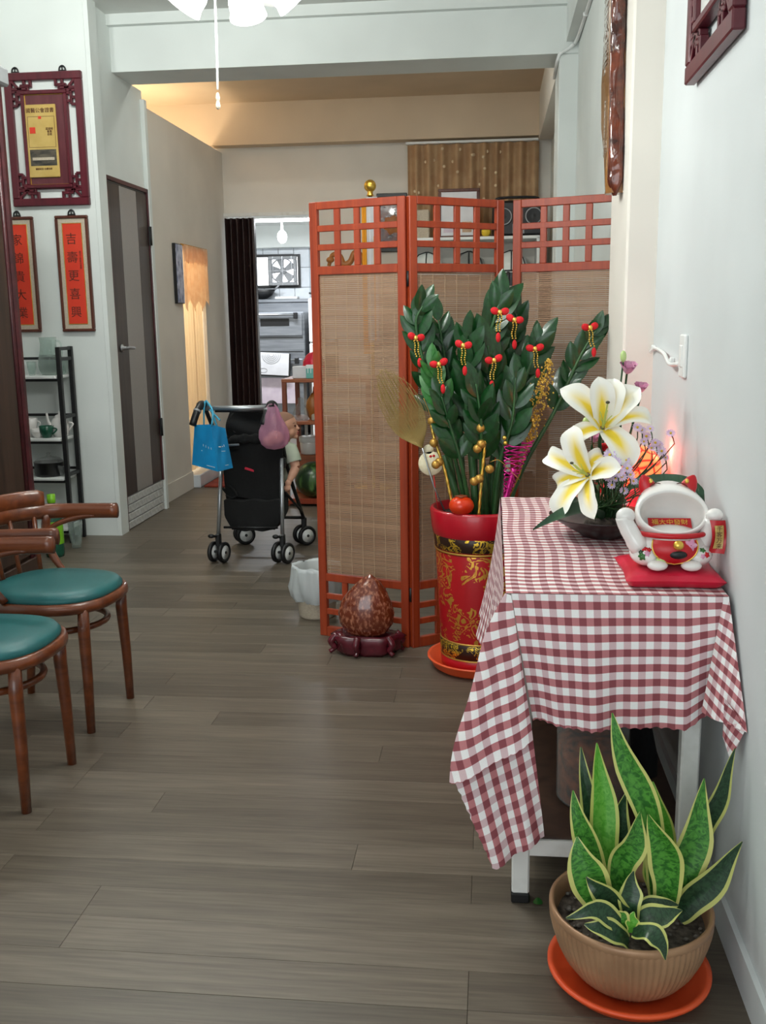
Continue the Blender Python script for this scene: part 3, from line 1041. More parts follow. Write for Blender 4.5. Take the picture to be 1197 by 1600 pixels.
def scroll(x0, z0, chars, small, label):
    w, h = 0.212, 0.71
    t = thing('calligraphy_scroll', label, 'picture', (x0 + w / 2, WY, z0), 0, 'framed red calligraphy on the left wall')
    obj('frame', rect_frame(MB(), x0, x0 + w, z0, z0 + h, 0.018, WY - 0.001, WY - 0.026), g['brownframe'], t)
    obj('mount', MB().cbox((x0 + w / 2, WY - 0.010, z0 + h / 2), (w - 0.03, 0.014, h - 0.03), 0.001), g['linen'], t)
    obj('gold_fillet', rect_frame(MB(), x0 + 0.042, x0 + w - 0.042, z0 + 0.045, z0 + h - 0.045, 0.004, WY - 0.016, WY - 0.020, 0.001), g['gold'], t)
    p = obj('red_paper', MB().cbox((x0 + w / 2, WY - 0.0175, z0 + h / 2), (w - 0.092, 0.003, h - 0.098), 0), g['redpaper'], t)
    for i, c in enumerate(chars):
        text('character', c, 0.074, TM(x0 + w / 2 - 0.008, z0 + h - 0.145 - i * 0.112, WY - 0.0195), g['ink'], p)
    if small:
        text('signature', '\n'.join(small), 0.014, TM(x0 + w / 2 + 0.043, z0 + h - 0.27, WY - 0.0195), g['ink'], p)
    hook(t, x0 + w / 2, z0 + h)
    return t


scroll(-2.714, 1.33, '吉壽更喜興', '歲次丁酉春月書賀', 'red calligraphy scroll in brown frame nearest the striped door')
scroll(-3.07, 1.33, '家錦貴大業', '', 'red calligraphy scroll in brown frame half hidden by the tall cabinet')

# ladder shelf
ls = thing('ladder_shelf', 'black metal ladder shelf with white boards below the red scrolls', 'shelf', (-2.95, 6.04, 0))
XA, XB, YA, YB = -2.665, -3.30, 5.955, 6.135
for x in (XA, XB):
    for y in (YA, YB):
        obj('post', MB().cbox((x, y, 0.62), (0.028, 0.028, 1.24), 0.003), g['blackm'], ls)
    for z in (1.228, 1.165, 0.805, 0.44, 0.14):
        obj('rung', MB().box(x - 0.010, x + 0.010, YA + 0.014, YB - 0.014, z - 0.010, z + 0.010), g['blackm'], ls)
for z in (1.165, 0.805, 0.46):
    obj('back_rail', MB().box(XB, XA, YB - 0.006, YB + 0.006, z - 0.008, z + 0.008), g['blackm'], ls)
for z in (1.055, 0.665, 0.415, 0.09):
    b = obj('board', MB().cbox(((XA + XB) / 2, (YA + YB) / 2, z), (XA - XB - 0.034, YB - YA + 0.05, 0.018), 0.003), g['white'], ls)
    obj('board_rail', MB().box(XB + 0.014, XA - 0.014, YA - 0.006, YA + 0.006, z - 0.026, z - 0.010), g['blackm'], b)

BT = 1.064
jug = thing('glass_jug', 'clear glass water jug on the top board of the ladder shelf', 'jug', (-2.765, 6.04, BT))
JP = [(0.001, 0.003), (0.050, 0.003), (0.064, 0.03), (0.070, 0.06), (0.066, 0.10), (0.054, 0.15), (0.049, 0.19), (0.053, 0.235)]
obj('body', MB().lathe(JP + [(r - 0.003, z) for r, z in JP[::-1][:-1]] + [(0.001, 0.006)], 28, Matrix.Translation((-2.765, 6.04, BT))), g['clear'], jug)
obj('handle', MB().tube(bez([(-2.715, 6.04, BT + 0.215), (-2.685, 6.04, BT + 0.20), (-2.678, 6.04, BT + 0.14), (-2.695, 6.04, BT + 0.08)], 12), 0.006, 8), g['clear'], jug)
obj('water', MB().lathe([(0.001, 0.007), (0.048, 0.007), (0.061, 0.03), (0.066, 0.06), (0.062, 0.10), (0.055, 0.125), (0.001, 0.126)], 24, Matrix.Translation((-2.765, 6.04, BT))), g['clearp'], jug)


def cup(name, label, cat, c, r, h, mt, group=None, handle=False):
    t = thing(name, label, cat, c, 0, group)
    P = [(0.001, 0), (r * 0.55, 0), (r * 0.62, h * 0.06), (r * 0.92, h * 0.55), (r, h), (r * 0.92, h), (r * 0.82, h * 0.55), (r * 0.5, h * 0.12), (0.001, h * 0.1)]
    obj('body', MB().lathe(P, 20, Matrix.Translation(c)), mt, t)
    if handle:
        obj('handle', MB().tube(bez([V(c) + V((r * 0.9, 0, h * 0.85)), V(c) + V((r * 1.5, 0, h * 0.7)), V(c) + V((r * 0.85, 0, h * 0.3))], 8), 0.005, 6), mt, t)
    return t


cup('glass_tumbler', 'small clear tumbler left of the glass jug', 'glass', (-2.875, 6.02, BT), 0.03, 0.085, g['clear'], 'tumblers on the ladder shelf')
cup('glass_tumbler', 'small clear tumbler behind the shelf post right of the jug', 'glass', (-2.70, 6.10, BT), 0.03, 0.09, g['clear'], 'tumblers on the ladder shelf')
B2 = 0.674
cup('white_bowl', 'small white bowl beside the green teacup on the shelf', 'bowl', (-2.855, 6.00, B2), 0.05, 0.055, g['cer'])
cup('green_teacup', 'dark green glazed teacup on the middle board of the shelf', 'cup', (-2.795, 5.985, B2), 0.046, 0.075, g['greenglass'], None, True)
tp = thing('white_teapot', 'white porcelain teapot behind the green teacup on the shelf', 'teapot', (-2.735, 6.06, B2))
c = V((-2.735, 6.06, B2))
obj('body', MB().lathe([(0.001, 0), (0.042, 0), (0.055, 0.03), (0.056, 0.07), (0.046, 0.11), (0.03, 0.125), (0.001, 0.128)], 20, Matrix.Translation(c)), g['cer'], tp)
obj('spout', MB().tube(bez([c + V((-0.05, 0, 0.05)), c + V((-0.075, 0, 0.09)), c + V((-0.085, 0, 0.15))], 8), [0.014, 0.013, 0.012, 0.011, 0.010, 0.009, 0.008, 0.008, 0.007], 8), g['cer'], tp)
obj('handle', MB().tube(bez([c + V((0.05, 0, 0.09)), c + V((0.085, 0, 0.08)), c + V((0.05, 0, 0.03))], 8), 0.006, 6), g['cer'], tp)
obj('lid', MB().lathe([(0.032, 0.124), (0.026, 0.136), (0.008, 0.142), (0.010, 0.155), (0.001, 0.160)], 16, Matrix.Translation(c)), g['cer'], tp)
cup('white_mug', 'tall white mug left of the white bowl on the shelf', 'mug', (-2.925, 6.05, B2), 0.042, 0.12, g['cer'], None, True)
B3 = 0.424
pot = thing('black_cooking_pot', 'black lidded pot on the lower board of the ladder shelf', 'pot', (-2.82, 6.04, B3))
c = V((-2.82, 6.04, B3))
obj('body', MB().lathe([(0.001, 0), (0.085, 0), (0.092, 0.02), (0.092, 0.085), (0.096, 0.09)], 24, Matrix.Translation(c)), g['blackp'], pot)
obj('lid', MB().lathe([(0.094, 0.09), (0.07, 0.112), (0.02, 0.122), (0.010, 0.135), (0.014, 0.146), (0.001, 0.150)], 24, Matrix.Translation(c)), g['clearp'], pot)
cup('grey_glass_bowl', 'smoky glass bowl right of the black lidded pot', 'bowl', (-2.715, 6.02, B3), 0.04, 0.07, g['clearp'])
gb = thing('green_bottle', 'lime green plastic bottle on the floor beside the cabinet', 'bottle', (-2.62, 5.60, 0))
c = V((-2.62, 5.60, 0))
obj('body', MB().lathe([(0.001, 0), (0.052, 0), (0.056, 0.02), (0.056, 0.22), (0.045, 0.27), (0.022, 0.31), (0.020, 0.335)], 20, Matrix.Translation(c)), g['greenglass'], gb)
obj('label_wrap', MB().lathe([(0.057, 0.08), (0.0575, 0.09), (0.0575, 0.21), (0.057, 0.22)], 20, Matrix.Translation(c)), g['limeg'], gb)
obj('cap', MB().lathe([(0.024, 0.33), (0.025, 0.335), (0.025, 0.38), (0.001, 0.383)], 16, Matrix.Translation(c)), g['limeg'], gb)
cup('clear_jar', 'clear jar on the floor under the ladder shelf', 'jar', (-2.58, 5.82, 0), 0.045, 0.17, g['clear'])

# ---------------------------------------------------------------- bentwood armchairs
def se(a, rx, ry, p=2.6):
    c, s = math.cos(a), math.sin(a)
    k = (abs(c) ** p + abs(s) ** p) ** (-1 / p)
    return c * k * rx, s * k * ry


chair = thing('bentwood_armchair', 'brown bentwood armchair with teal seat nearer the tall cabinet', 'chair', (-1.535, 3.265, 0), math.radians(-4), 'bentwood armchairs at the left')
n = 40
mb = MB()
ring = [(1.00, 0.425), (1.05, 0.432), (1.06, 0.445), (1.04, 0.462), (0.95, 0.466), (0.95, 0.425)]
vs, fs = [], []
for k in range(n):
    a = 2 * PI * k / n
    x, yq = se(a, 0.225, 0.208)
    for (s, z) in ring: vs.append((x * s, yq * s, z))
m_ = len(ring)
for k in range(n):
    for j in range(m_):
        fs.append([k * m_ + j, ((k + 1) % n) * m_ + j, ((k + 1) % n) * m_ + (j + 1) % m_, k * m_ + (j + 1) % m_])
mb.add(vs, fs, True)
obj('seat_frame', mb, g['bent'], chair, local=True)
mb = MB()
prof = [(0.0, 0.440), (0.90, 0.440), (0.975, 0.462), (0.98, 0.474), (0.93, 0.488), (0.80, 0.497), (0.5, 0.500), (0.0, 0.500)]
vs, fs = [], []
for (s, z) in prof:
    for k in range(n):
        x, yq = se(2 * PI * k / n, 0.225, 0.208)
        vs.append((x * max(s, 1e-3), yq * max(s, 1e-3), z))
for j in range(len(prof) - 1):
    for k in range(n):
        fs.append([j * n + k, j * n + (k + 1) % n, (j + 1) * n + (k + 1) % n, (j + 1) * n + k])
mb.add(vs, fs, True)
obj('seat_cushion', mb, g['teal'], chair, 'teal vinyl seat cushion', local=True)
for (tx, ty, bx, by) in ((0.175, 0.148, 0.178, 0.160), (0.175, -0.148, 0.178, -0.160), (-0.185, 0.14, -0.225, 0.155), (-0.185, -0.14, -0.225, -0.155)):
    obj('leg', MB().tube([(tx, ty, 0.44), (tx * 0.98, ty, 0.36), (tx + (bx - tx) * 0.5, ty + (by - ty) * 0.5, 0.20), (bx, by, 0.0)], [0.019, 0.021, 0.018, 0.0145], 12), g['bent'], chair, local=True)
obj('hoop_stretcher', MB().tube([(0.172 * math.cos(2 * PI * k / 36), 0.158 * math.sin(2 * PI * k / 36), 0.352) for k in range(36)], 0.0115, 8, closed=True), g['bent'], chair, local=True)


def rail(a):
    """arm and back rail, a in -1..1 from near arm tip to far arm tip"""
    if abs(a) > 0.62:
        s = 1 if a > 0 else -1
        t = (abs(a) - 0.62) / 0.38
        return V((-0.06 + 0.205 * t, s * (0.232 - 0.010 * t), 0.700 + 0.008 * t))
    th = PI / 2 * (a / 0.62)
    return V((-0.06 - 0.185 * math.cos(th), 0.232 * math.sin(th), 0.700))


obj('arm_rail', MB().tube([rail(-1 + 2 * k / 44) for k in range(45)], 0.015, 10, flat=1.9, up=(0, 0, 1)), g['bent'], chair, local=True)
cr = [rail(-0.46 + 0.92 * k / 20) + V((-0.006, 0, 0.045)) for k in range(21)]
obj('crest', MB().tube(cr, [0.012 if k in (0, 20) else 0.016 for k in range(21)], 10, flat=2.4, up=(0, 0, 1)), g['bent'], chair, local=True)
for s in (1, -1):
    obj('brace', MB().tube(bez([(-0.135, s * 0.214, 0.690), (-0.145, s * 0.215, 0.60), (-0.12, s * 0.212, 0.53), (-0.075, s * 0.206, 0.468)], 12), [0.017] * 7 + [0.015] * 3 + [0.013] * 3, 8), g['bent'], chair, local=True)
    obj('arm_support', MB().tube(bez([(-0.165, s * 0.195, 0.600), (-0.10, s * 0.214, 0.650), (-0.02, s * 0.222, 0.676), (0.055, s * 0.224, 0.688)], 12), 0.010, 8), g['bent'], chair, local=True)
for k in range(5):
    a = -0.36 + 0.18 * k
    p = rail(a)
    obj('spindle', MB().tube([(p.x * 0.80, p.y * 0.82, 0.455), (p.x * 0.99, p.y, 0.70)], 0.0085, 8), g['bent'], chair, local=True)
dup(chair, (-1.512, 2.69, 0), math.radians(0), 'brown bentwood armchair with teal seat cut off by the left border')

# ---------------------------------------------------------------- folding screen
scr = thing('folding_screen', 'three panel red wood folding screen with bamboo blinds', 'screen', (-0.2, 4.15, 0))
SH = 1.863
PT = 0.026


def screen_panel(A, B, nm):
    """A left foot, B right foot (front edge line); local x along A-B"""
    A, B = V((A[0], A[1], 0)), V((B[0], B[1], 0))
    L = (B - A).length
    T = basis(A, B - A, (0, 0, 1)) @ Matrix.Rotation(0, 4, 'X')
    # basis gives x along the panel, y = up; turn into x along, y back, z up
    T = T @ Matrix(((1, 0, 0, 0), (0, 0, 1, 0), (0, -1, 0, 0), (0, 0, 0, 1))).inverted() if False else T
    def F(mb):      # local (x, depth, z) -> basis (x, z, -depth)
        mb.v = [T @ V((p.x, p.z, -p.y)) for p in mb.v]
        return mb
    pw, y0, y1 = 0.036, 0.0, PT
    bx = lambda x0, x1, z0, z1, b=0.003, d0=y0, d1=y1: F(MB().cbox(((x0 + x1) / 2, (d0 + d1) / 2, (z0 + z1) / 2), (x1 - x0, d1 - d0, z1 - z0), b))
    fr = F(MB().cbox((pw / 2, PT / 2, SH / 2), (pw, PT, SH), 0.003).cbox((L - pw / 2, PT / 2, SH / 2), (pw, PT, SH), 0.003)
           .cbox((L / 2, PT / 2, SH - 0.0155), (L - 2 * pw, PT * 0.9, 0.031), 0.002).cbox((L / 2, PT / 2, 0.022), (L - 2 * pw, PT * 0.9, 0.044), 0.002)
           .cbox((L / 2, PT / 2, 1.588), (L - 2 * pw, PT * 0.9, 0.034), 0.002).cbox((L / 2, PT / 2, 0.272), (L - 2 * pw, PT * 0.9, 0.034), 0.002))
    p = obj('panel', fr, g['red_wood'], scr)
    x0, x1 = pw, L - pw
    for (za, zb) in ((1.605, SH - 0.031), (0.044, 0.255)):
        for k in range(1, 4):
            xm = x0 + (x1 - x0) * k / 4
            obj('lattice_bar', bx(xm - 0.0135, xm + 0.0135, za, zb, 0.002, 0.004, 0.018), g['red_wood'], p)
        for k in range(1, 3):
            zm = za + (zb - za) * k / 3
            obj('lattice_bar', bx(x0, x1, zm - 0.0125, zm + 0.0125, 0.002, 0.003, 0.020), g['red_wood'], p)
    mb = MB()
    z = 0.292
    while z < 1.568:
        hgt = 0.0066 + random.uniform(-0.0008, 0.0005)
        mb.cbox((L / 2 + random.uniform(-0.0006, 0.0006), 0.013 + random.uniform(-0.0006, 0.0006), z + hgt / 2), (x1 - x0 - 0.003, 0.0022, hgt))
        z += 0.0078
    obj('bamboo_slats', F(mb), g['bamboo'], p, 'woven bamboo blind', kind='stuff')
    ns = 7
    for k in range(ns):
        xs = x0 + (x1 - x0) * (k + 0.35) / (ns - 0.3)
        obj('blind_string', F(MB().cbox((xs, 0.0105, 0.93), (0.0018, 0.0016, 1.275))), g['string'], p)
    return p


PA, PB = (-0.756, 4.200), (-0.3445, 4.050)
PC, PD = (-0.326, 4.046), (0.049, 4.302)
PE, PF = (0.083, 4.312), (0.505, 4.152)
p1 = screen_panel(PA, PB, 'a')
p2 = screen_panel(PC, PD, 'b')
p3 = screen_panel(PE, PF, 'c')
for (q, dy) in (((PB[0] + PC[0]) / 2, 4.052), ((PD[0] + PE[0]) / 2, 4.308)):
    for z in (1.545, 0.93, 0.235):
        obj('hinge', MB().tube([(q, dy + 0.006, z - 0.03), (q, dy + 0.006, z + 0.03)], 0.006, 8).cbox((q, dy + 0.012, z), (0.040, 0.004, 0.055), 0.001), g['blackm'], scr)

# polished stone on a carved stand
SX, SY = -0.518, 3.985
st = thing('carved_stand', 'dark red carved wooden stand under the polished brown stone', 'stand', (SX, SY, 0))
mb = MB()
mb.lathe([(0.001, 0.0), (0.10, 0.0), (0.122, 0.02), (0.118, 0.05), (0.135, 0.075), (0.115, 0.09), (0.085, 0.075), (0.05, 0.055), (0.001, 0.05)], 40,
         Matrix.Translation((SX, SY, 0)), fn=lambda t, j: 1 + 0.10 * math.sin(5 * t + 0.6) * (1 if j > 1 else 0.7) + 0.04 * math.sin(11 * t), sx=1.12, sy=0.62)
obj('base', mb, g['stand'], st)
for k in range(6):
    a = 0.3 + k * PI / 3
    p = V((SX + 0.128 * math.cos(a), SY + 0.072 * math.sin(a), 0))
    o_ = V((math.cos(a), 0.6 * math.sin(a), 0))
    obj('scroll_foot', MB().tube(bez([p + V((0, 0, 0.085)), p + o_ * 0.028 + V((0, 0, 0.055)), p + o_ * 0.012 + V((0, 0, 0.028)), p + o_ * 0.034 + V((0, 0, 0.010))], 12), [0.016] * 5 + [0.014] * 4 + [0.010] * 4, 8), g['stand'], st)
pk = MB()
ang = [0, 0.10, 0.22, 0.36, 0.5, 0.63, 0.75, 0.86, 0.94, 0.985, 1.0]
prof = []
for t in ang:
    th = PI * t
    r = 0.133 * math.sin(th) ** 0.88 * (1 - 0.20 * t)
    z = 0.165 - 0.112 * math.cos(th) + (0.055 * max(0, (t - 0.62) / 0.38) ** 1.6)
    prof.append((max(r, 1e-4), z))
pk.lathe(prof, 36, Matrix.Translation((SX, SY, 0.012)), sx=1.0, sy=0.52)
for i, p in enumerate(pk.v):
    pk.v[i] = p + V((0.018 * max(0, (p.z - 0.22)) / 0.12, 0, 0))
obj_stone = obj('polished_stone', pk, g['stone'])
tag(obj_stone, 'polished brown peach shaped stone standing before the folding screen', 'stone')

# waste bin with a white liner
TX, TY = -0.82, 4.50
tb = thing('waste_bin', 'small cream waste bin with a white plastic liner behind the screen edge', 'bin', (TX, TY, 0))
obj('bin_body', MB().lathe([(0.001, 0), (0.082, 0), (0.088, 0.01), (0.104, 0.235), (0.108, 0.24), (0.100, 0.24), (0.083, 0.012), (0.001, 0.012)], 28, Matrix.Translation((TX, TY, 0))), g['linen'], tb)
lm = MB().lathe([(0.084, 0.03), (0.094, 0.17), (0.099, 0.243), (0.110, 0.252), (0.114, 0.235), (0.120, 0.19), (0.122, 0.145), (0.114, 0.105), (0.101, 0.08)], 64, Matrix.Translation((TX, TY, 0)))
for i, p in enumerate(lm.v):
    if i >= 192:
        d = V((p.x - TX, p.y - TY, 0)).normalized()
        q = p * 26
        lm.v[i] = p + d * (0.020 * noise.noise(V((q.x, q.y, q.z * 0.35))) + 0.010 * noise.noise(p * 60)) + V((0, 0, 0.012 * noise.noise(p * 22 + V((5, 0, 0)))))
obj('bin_liner', lm, g['bagw'], tb)

# ---------------------------------------------------------------- tall pot with the glossy plant
PX, PY = -0.045, 3.862
ps = thing('pot_saucer', 'round orange plastic saucer under the tall crimson pot', 'saucer', (PX, PY, 0))
obj('dish', MB().lathe([(0.001, 0), (0.168, 0), (0.186, 0.012), (0.200, 0.040), (0.207, 0.044), (0.207, 0.050), (0.195, 0.048), (0.180, 0.018), (0.001, 0.012)], 48, Matrix.Translation((PX, PY, 0))), g['saucer'], ps)
plant = thing('potted_plant', 'tall glossy green plant in a crimson pot with gold scrollwork', 'plant', (PX, PY, 0.013))
PM = Matrix.Translation((PX, PY, 0.0))
pot = obj('pot', MB().lathe([(0.001, 0.013), (0.138, 0.013), (0.150, 0.02), (0.153, 0.055), (0.150, 0.062), (0.150, 0.064), (0.147, 0.075), (0.172, 0.545), (0.182, 0.560), (0.187, 0.580),
     (0.194, 0.650), (0.190, 0.660), (0.176, 0.660), (0.170, 0.60), (0.001, 0.60)], 56, PM), g['redpot'], plant)
obj('pot_wall', MB().lathe([(0.152, 0.135), (0.1535, 0.14), (0.172, 0.485), (0.171, 0.49)], 56, PM), g['potscroll'], pot, 'crimson wall with gold scrollwork')
obj('upper_band', MB().lathe([(0.174, 0.505), (0.177, 0.508), (0.181, 0.56), (0.179, 0.563)], 56, PM), g['bandscroll'], pot, 'black band with gold scrolls')
obj('lower_band', MB().lathe([(0.150, 0.067), (0.153, 0.07), (0.156, 0.125), (0.154, 0.128)], 56, PM), g['bandscroll'], pot, 'black band with gold scrolls')
for r, z in ((0.1745, 0.497), (0.1805, 0.567), (0.154, 0.131), (0.152, 0.063)):
    obj('gold_line', MB().lathe([(r - 0.002, z - 0.004), (r + 0.002, z), (r - 0.002, z + 0.004)], 56, PM), g['goldpaint'], pot)
obj('soil', MB().lathe([(0.001, 0.632), (0.10, 0.630), (0.1755, 0.624)], 32, PM), g['soil'], plant)


def leaf_mesh(name, m, L=1.0, W=0.50, nu=8, nv=4, fold=0.25, bend=0.12):
    """pointed oval leaf along +z from the origin, face to -y"""
    mb = MB()
    def fn(u, w):
        z = u * L
        wd = W * 0.5 * (math.sin(PI * min(1, 0.04 + 0.96 * u) ** 0.85) ** 0.8 if u < 0.999 else 0.0)
        x = (w - 0.5) * 2 * wd
        return V((x, abs(x) * -fold - bend * u * u * L, z))
    mb.grid(fn, nu, nv)
    me = mb.mesh(name)
    me.materials.append(m)
    return me


LEAF = leaf_mesh('leaf', g['zz'])
LEAFL = leaf_mesh('leaf', g['zzl'])


def zz_stem(pts, r, l0, l1, pairs, lsize, me=LEAF, start=0.35, tipleaf=True, seed=0):
    rnd = random.Random(seed)
    P = bez(pts, 22)
    st = obj('stem', MB().tube(P, [r * (1 - 0.65 * k / 22) for k in range(23)], 8), g['stem'], plant)
    W = WM[plant.name].inverted()
    cams = V((0.1, -1, 0.25)).normalized()
    for i in range(pairs):
        t = start + (1 - start) * i / max(1, pairs - 1)
        f = t * 22
        k = min(int(f), 21)
        p = P[k].lerp(P[k + 1], f - k)
        d = (P[k + 1] - P[k]).normalized()
        side = d.cross(cams).normalized()
        for s in (1, -1):
            if i == pairs - 1 and s == -1: continue
            opn = rnd.uniform(0.55, 0.95) * (1 - 0.45 * t)
            tw = rnd.uniform(-0.8, 0.8)
            ax = (d * math.cos(opn) + (side * math.cos(tw) + cams * math.sin(tw)) * math.sin(opn) * s)
            if i == pairs - 1: ax = d + side * rnd.uniform(-.3, .3)
            ax.normalize()
            nrm = (cams + V((rnd.uniform(-.6, .6), rnd.uniform(-.3, .3), rnd.uniform(-.2, .7)))).normalized()
            x = nrm.cross(ax).normalized()
            yv = ax.cross(x)
            sz = lsize * rnd.uniform(0.92, 1.25) * (0.75 + 0.25 * math.sin(PI * min(1, 0.25 + 0.7 * t)))
            M = Matrix((x, yv, ax)).transposed().to_4x4() @ Matrix.Diagonal((sz, sz, sz, 1))
            M.translation = p
            piece('leaf', me, st, W @ M)
    return st


zz_stem([(-0.115, 3.85, 0.60), (-0.1677, 3.8600, 0.8897), (-0.2452, 3.8400, 1.1650), (-0.2874, 3.8300, 1.3593), (-0.2625, 3.8300, 1.4352)], 0.011, 0, 0, 9, 0.105, start=0.38, seed=1)
zz_stem([(-0.10, 3.90, 0.60), (-0.1257, 3.9500, 0.9804), (-0.1725, 3.9800, 1.1811), (-0.2106, 3.9900, 1.3813)], 0.010, 0, 0, 7, 0.115, start=0.5, seed=2)
zz_stem([(-0.085, 3.83, 0.60), (-0.1349, 3.7800, 0.8509), (-0.1864, 3.7400, 1.0511), (-0.2183, 3.7200, 1.2076)], 0.010, 0, 0, 6, 0.098, me=LEAFL, start=0.62, seed=3)
zz_stem([(-0.055, 3.87, 0.60), (-0.0633, 3.8800, 0.8871), (-0.0448, 3.8800, 1.1856), (0.0077, 3.8800, 1.3789), (0.0314, 3.8800, 1.4503)], 0.013, 0, 0, 11, 0.128, start=0.36, seed=4)
zz_stem([(-0.05, 3.82, 0.60), (-0.0790, 3.8000, 0.8481), (-0.0962, 3.7800, 1.0954), (-0.0869, 3.7700, 1.3104)], 0.011, 0, 0, 8, 0.125, start=0.4, seed=5)
zz_stem([(0.0, 3.86, 0.60), (0.0065, 3.8400, 0.8924), (0.0094, 3.8000, 1.1415), (-0.0155, 3.7800, 1.2858)], 0.011, 0, 0, 8, 0.125, start=0.4, seed=6)
zz_stem([(0.02, 3.88, 0.60), (0.0610, 3.8800, 0.9123), (0.1317, 3.8800, 1.1597), (0.1923, 3.8800, 1.3166)], 0.011, 0, 0, 9, 0.115, start=0.4, seed=7)
zz_stem([(0.05, 3.88, 0.60), (0.1266, 3.8800, 0.8115), (0.2459, 3.8800, 1.0363), (0.3312, 3.8800, 1.2309), (0.3976, 3.8800, 1.3452)], 0.011, 0, 0, 9, 0.100, start=0.5, seed=8)
zz_stem([(-0.03, 3.95, 0.60), (0.0191, 4.0000, 0.9231), (0.0800, 4.0200, 1.2273), (0.0981, 4.0200, 1.4017)], 0.011, 0, 0, 8, 0.118, start=0.45, seed=9)
zz_stem([(-0.07, 3.78, 0.60), (-0.1086, 3.7200, 0.8352), (-0.1559, 3.7000, 1.0070), (-0.1838, 3.6900, 1.1032)], 0.009, 0, 0, 6, 0.095, start=0.4, seed=10)
zz_stem([(-0.03, 3.80, 0.60), (-0.0367, 3.7400, 0.8568), (-0.0371, 3.7000, 1.0067), (-0.0565, 3.6900, 1.1494)], 0.010, 0, 0, 7, 0.115, start=0.35, seed=11)
zz_stem([(0.01, 3.79, 0.60), (0.0356, 3.7500, 0.8555), (0.0769, 3.7300, 1.0032), (0.0889, 3.7200, 1.1699)], 0.010, 0, 0, 7, 0.112, start=0.35, seed=12)
for (a, b, yy) in ((722, 690, 3.80), (740, 735, 3.78), (758, 752, 3.79), (770, 778, 3.82)):
    p0 = V((PX + (a - 745) * 0.0022, yy, 0.60))
    obj('stem', MB().tube([p0, p0 + V(((b - a) * 0.0014, 0, 0.14)), p0 + V(((b - a) * 0.0026, 0, 0.27))], [0.017, 0.014, 0.009], 8), g['stem'], plant)

# ornaments stuck in or tied to the plant
def bow(c, n, label, tail=0.13):
    c = V(c)
    t = thing('ribbon_bow', label, 'ornament', c, 0, 'red bow ornaments on the tall plant')
    k_ = 0.84
    tl = 0.25 * math.sin(n * 2.3)
    Rb = Matrix.Rotation(tl, 3, 'Y') @ Matrix.Rotation(0.5 * math.sin(n * 1.7), 3, 'Z')
    for s in (1, -1):
        obj('bow_loop', MB().ball(c + Rb @ V((s * 0.022 * k_, 0, 0.004)), (0.021 * k_, 0.010, 0.016 * k_), 10, 7, Rb @ Matrix.Rotation(s * -0.35, 3, 'Y')), g['redf'], t)
    obj('gold_knot', MB().ball(c + V((0, -0.010, 0)), (0.009, 0.007, 0.010), 8, 6), g['gold'], t)
    mb = MB()
    for k in range(8):
        for s in (-1, 1):
            mb.ball(c + V((s * 0.006 + 0.002 * math.sin(k) + 0.0012 * k * math.sin(n), -0.012, -0.011 - k * 0.0080)), 0.0034, 6, 4)
    obj('bead_string', mb, g['gold'], t)
    obj('tassel', MB().ball(c + V((0.004 + 0.012 * math.sin(n), -0.010, -0.090)), (0.009, 0.008, 0.018), 8, 6), g['redf'], t)
    obj('tie_wire', MB().tube([c, c + V((0.0, 0.05, -0.01)), c + V((0.01, 0.11, -0.03))], 0.0014, 5), g['stem'], t)
    return t


bow((-0.2794, 3.7200, 1.3185), 1, 'red bow ornament leftmost on the tall plant, beside the screen post')
bow((-0.1929, 3.6900, 1.2230), 2, 'red bow ornament on the pale lower left leaves of the plant')
bow((-0.1028, 3.6600, 1.2904), 3, 'red bow ornament between the left and middle leaf clusters')
bow((0.0281, 3.7200, 1.4071), 4, 'red bow ornament highest on the tall plant')
bow((0.0085, 3.7000, 1.2347), 5, 'red bow ornament in the middle of the tall plant')
bow((0.0835, 3.8000, 1.3784), 6, 'red bow ornament just right of the highest bow')
bow((0.1608, 3.8000, 1.2715), 7, 'red bow ornament under the curled leaf of the plant')
bow((0.3633, 3.8200, 1.3464), 8, 'red bow ornament on the far right stem beside the pillar')

# gold wire fan
gf = thing('gold_fan_ornament', 'gold wire leaf fan leaning out left of the tall plant', 'ornament', (-0.1654, 3.8000, 0.6337))
base, mid, tip = V((-0.2625, 3.7800, 0.9003)), V((-0.3388, 3.7700, 1.0733)), V((-0.4143, 3.7600, 1.2000))
mb = MB()
for k in range(64):
    q = -1 + 2 * k / 63
    sd = (tip - base).cross(V((0, 1, 0))).normalized() * -1
    wd = 0.070 * q
    e = base.lerp(tip, 1.0 - 0.28 * q * q - 0.05 * (k % 3)) + sd * wd * 0.95
    m2 = base.lerp(tip, 0.42) + sd * wd * 1.05
    mb.tube(bez([base, base.lerp(m2, 0.5) + sd * wd * 0.25, m2, e + V((0.006 * math.sin(k * 5.1), 0.01 * math.sin(k * 3.3), 0.008 * math.cos(k * 7.7)))], 6), 0.0011, 4, caps=False)
obj('gold_strands', mb, g['wheat'], gf, kind='stuff')
mb = MB().tube(bez([base, base + V((-0.075, 0, 0.07)), tip + V((-0.012, 0, -0.06)), tip], 14), 0.0012, 5).tube(bez([base, base + V((0.02, 0, 0.13)), tip + V((0.10, 0, -0.05)), tip], 14), 0.0012, 5)
obj('gold_rim', mb, g['wheat'], gf)
obj('wire_stem', MB().tube([base, (-0.2200, 3.8000, 0.7474), (-0.1704, 3.8000, 0.6311)], 0.0035, 6), g['steel'], gf)


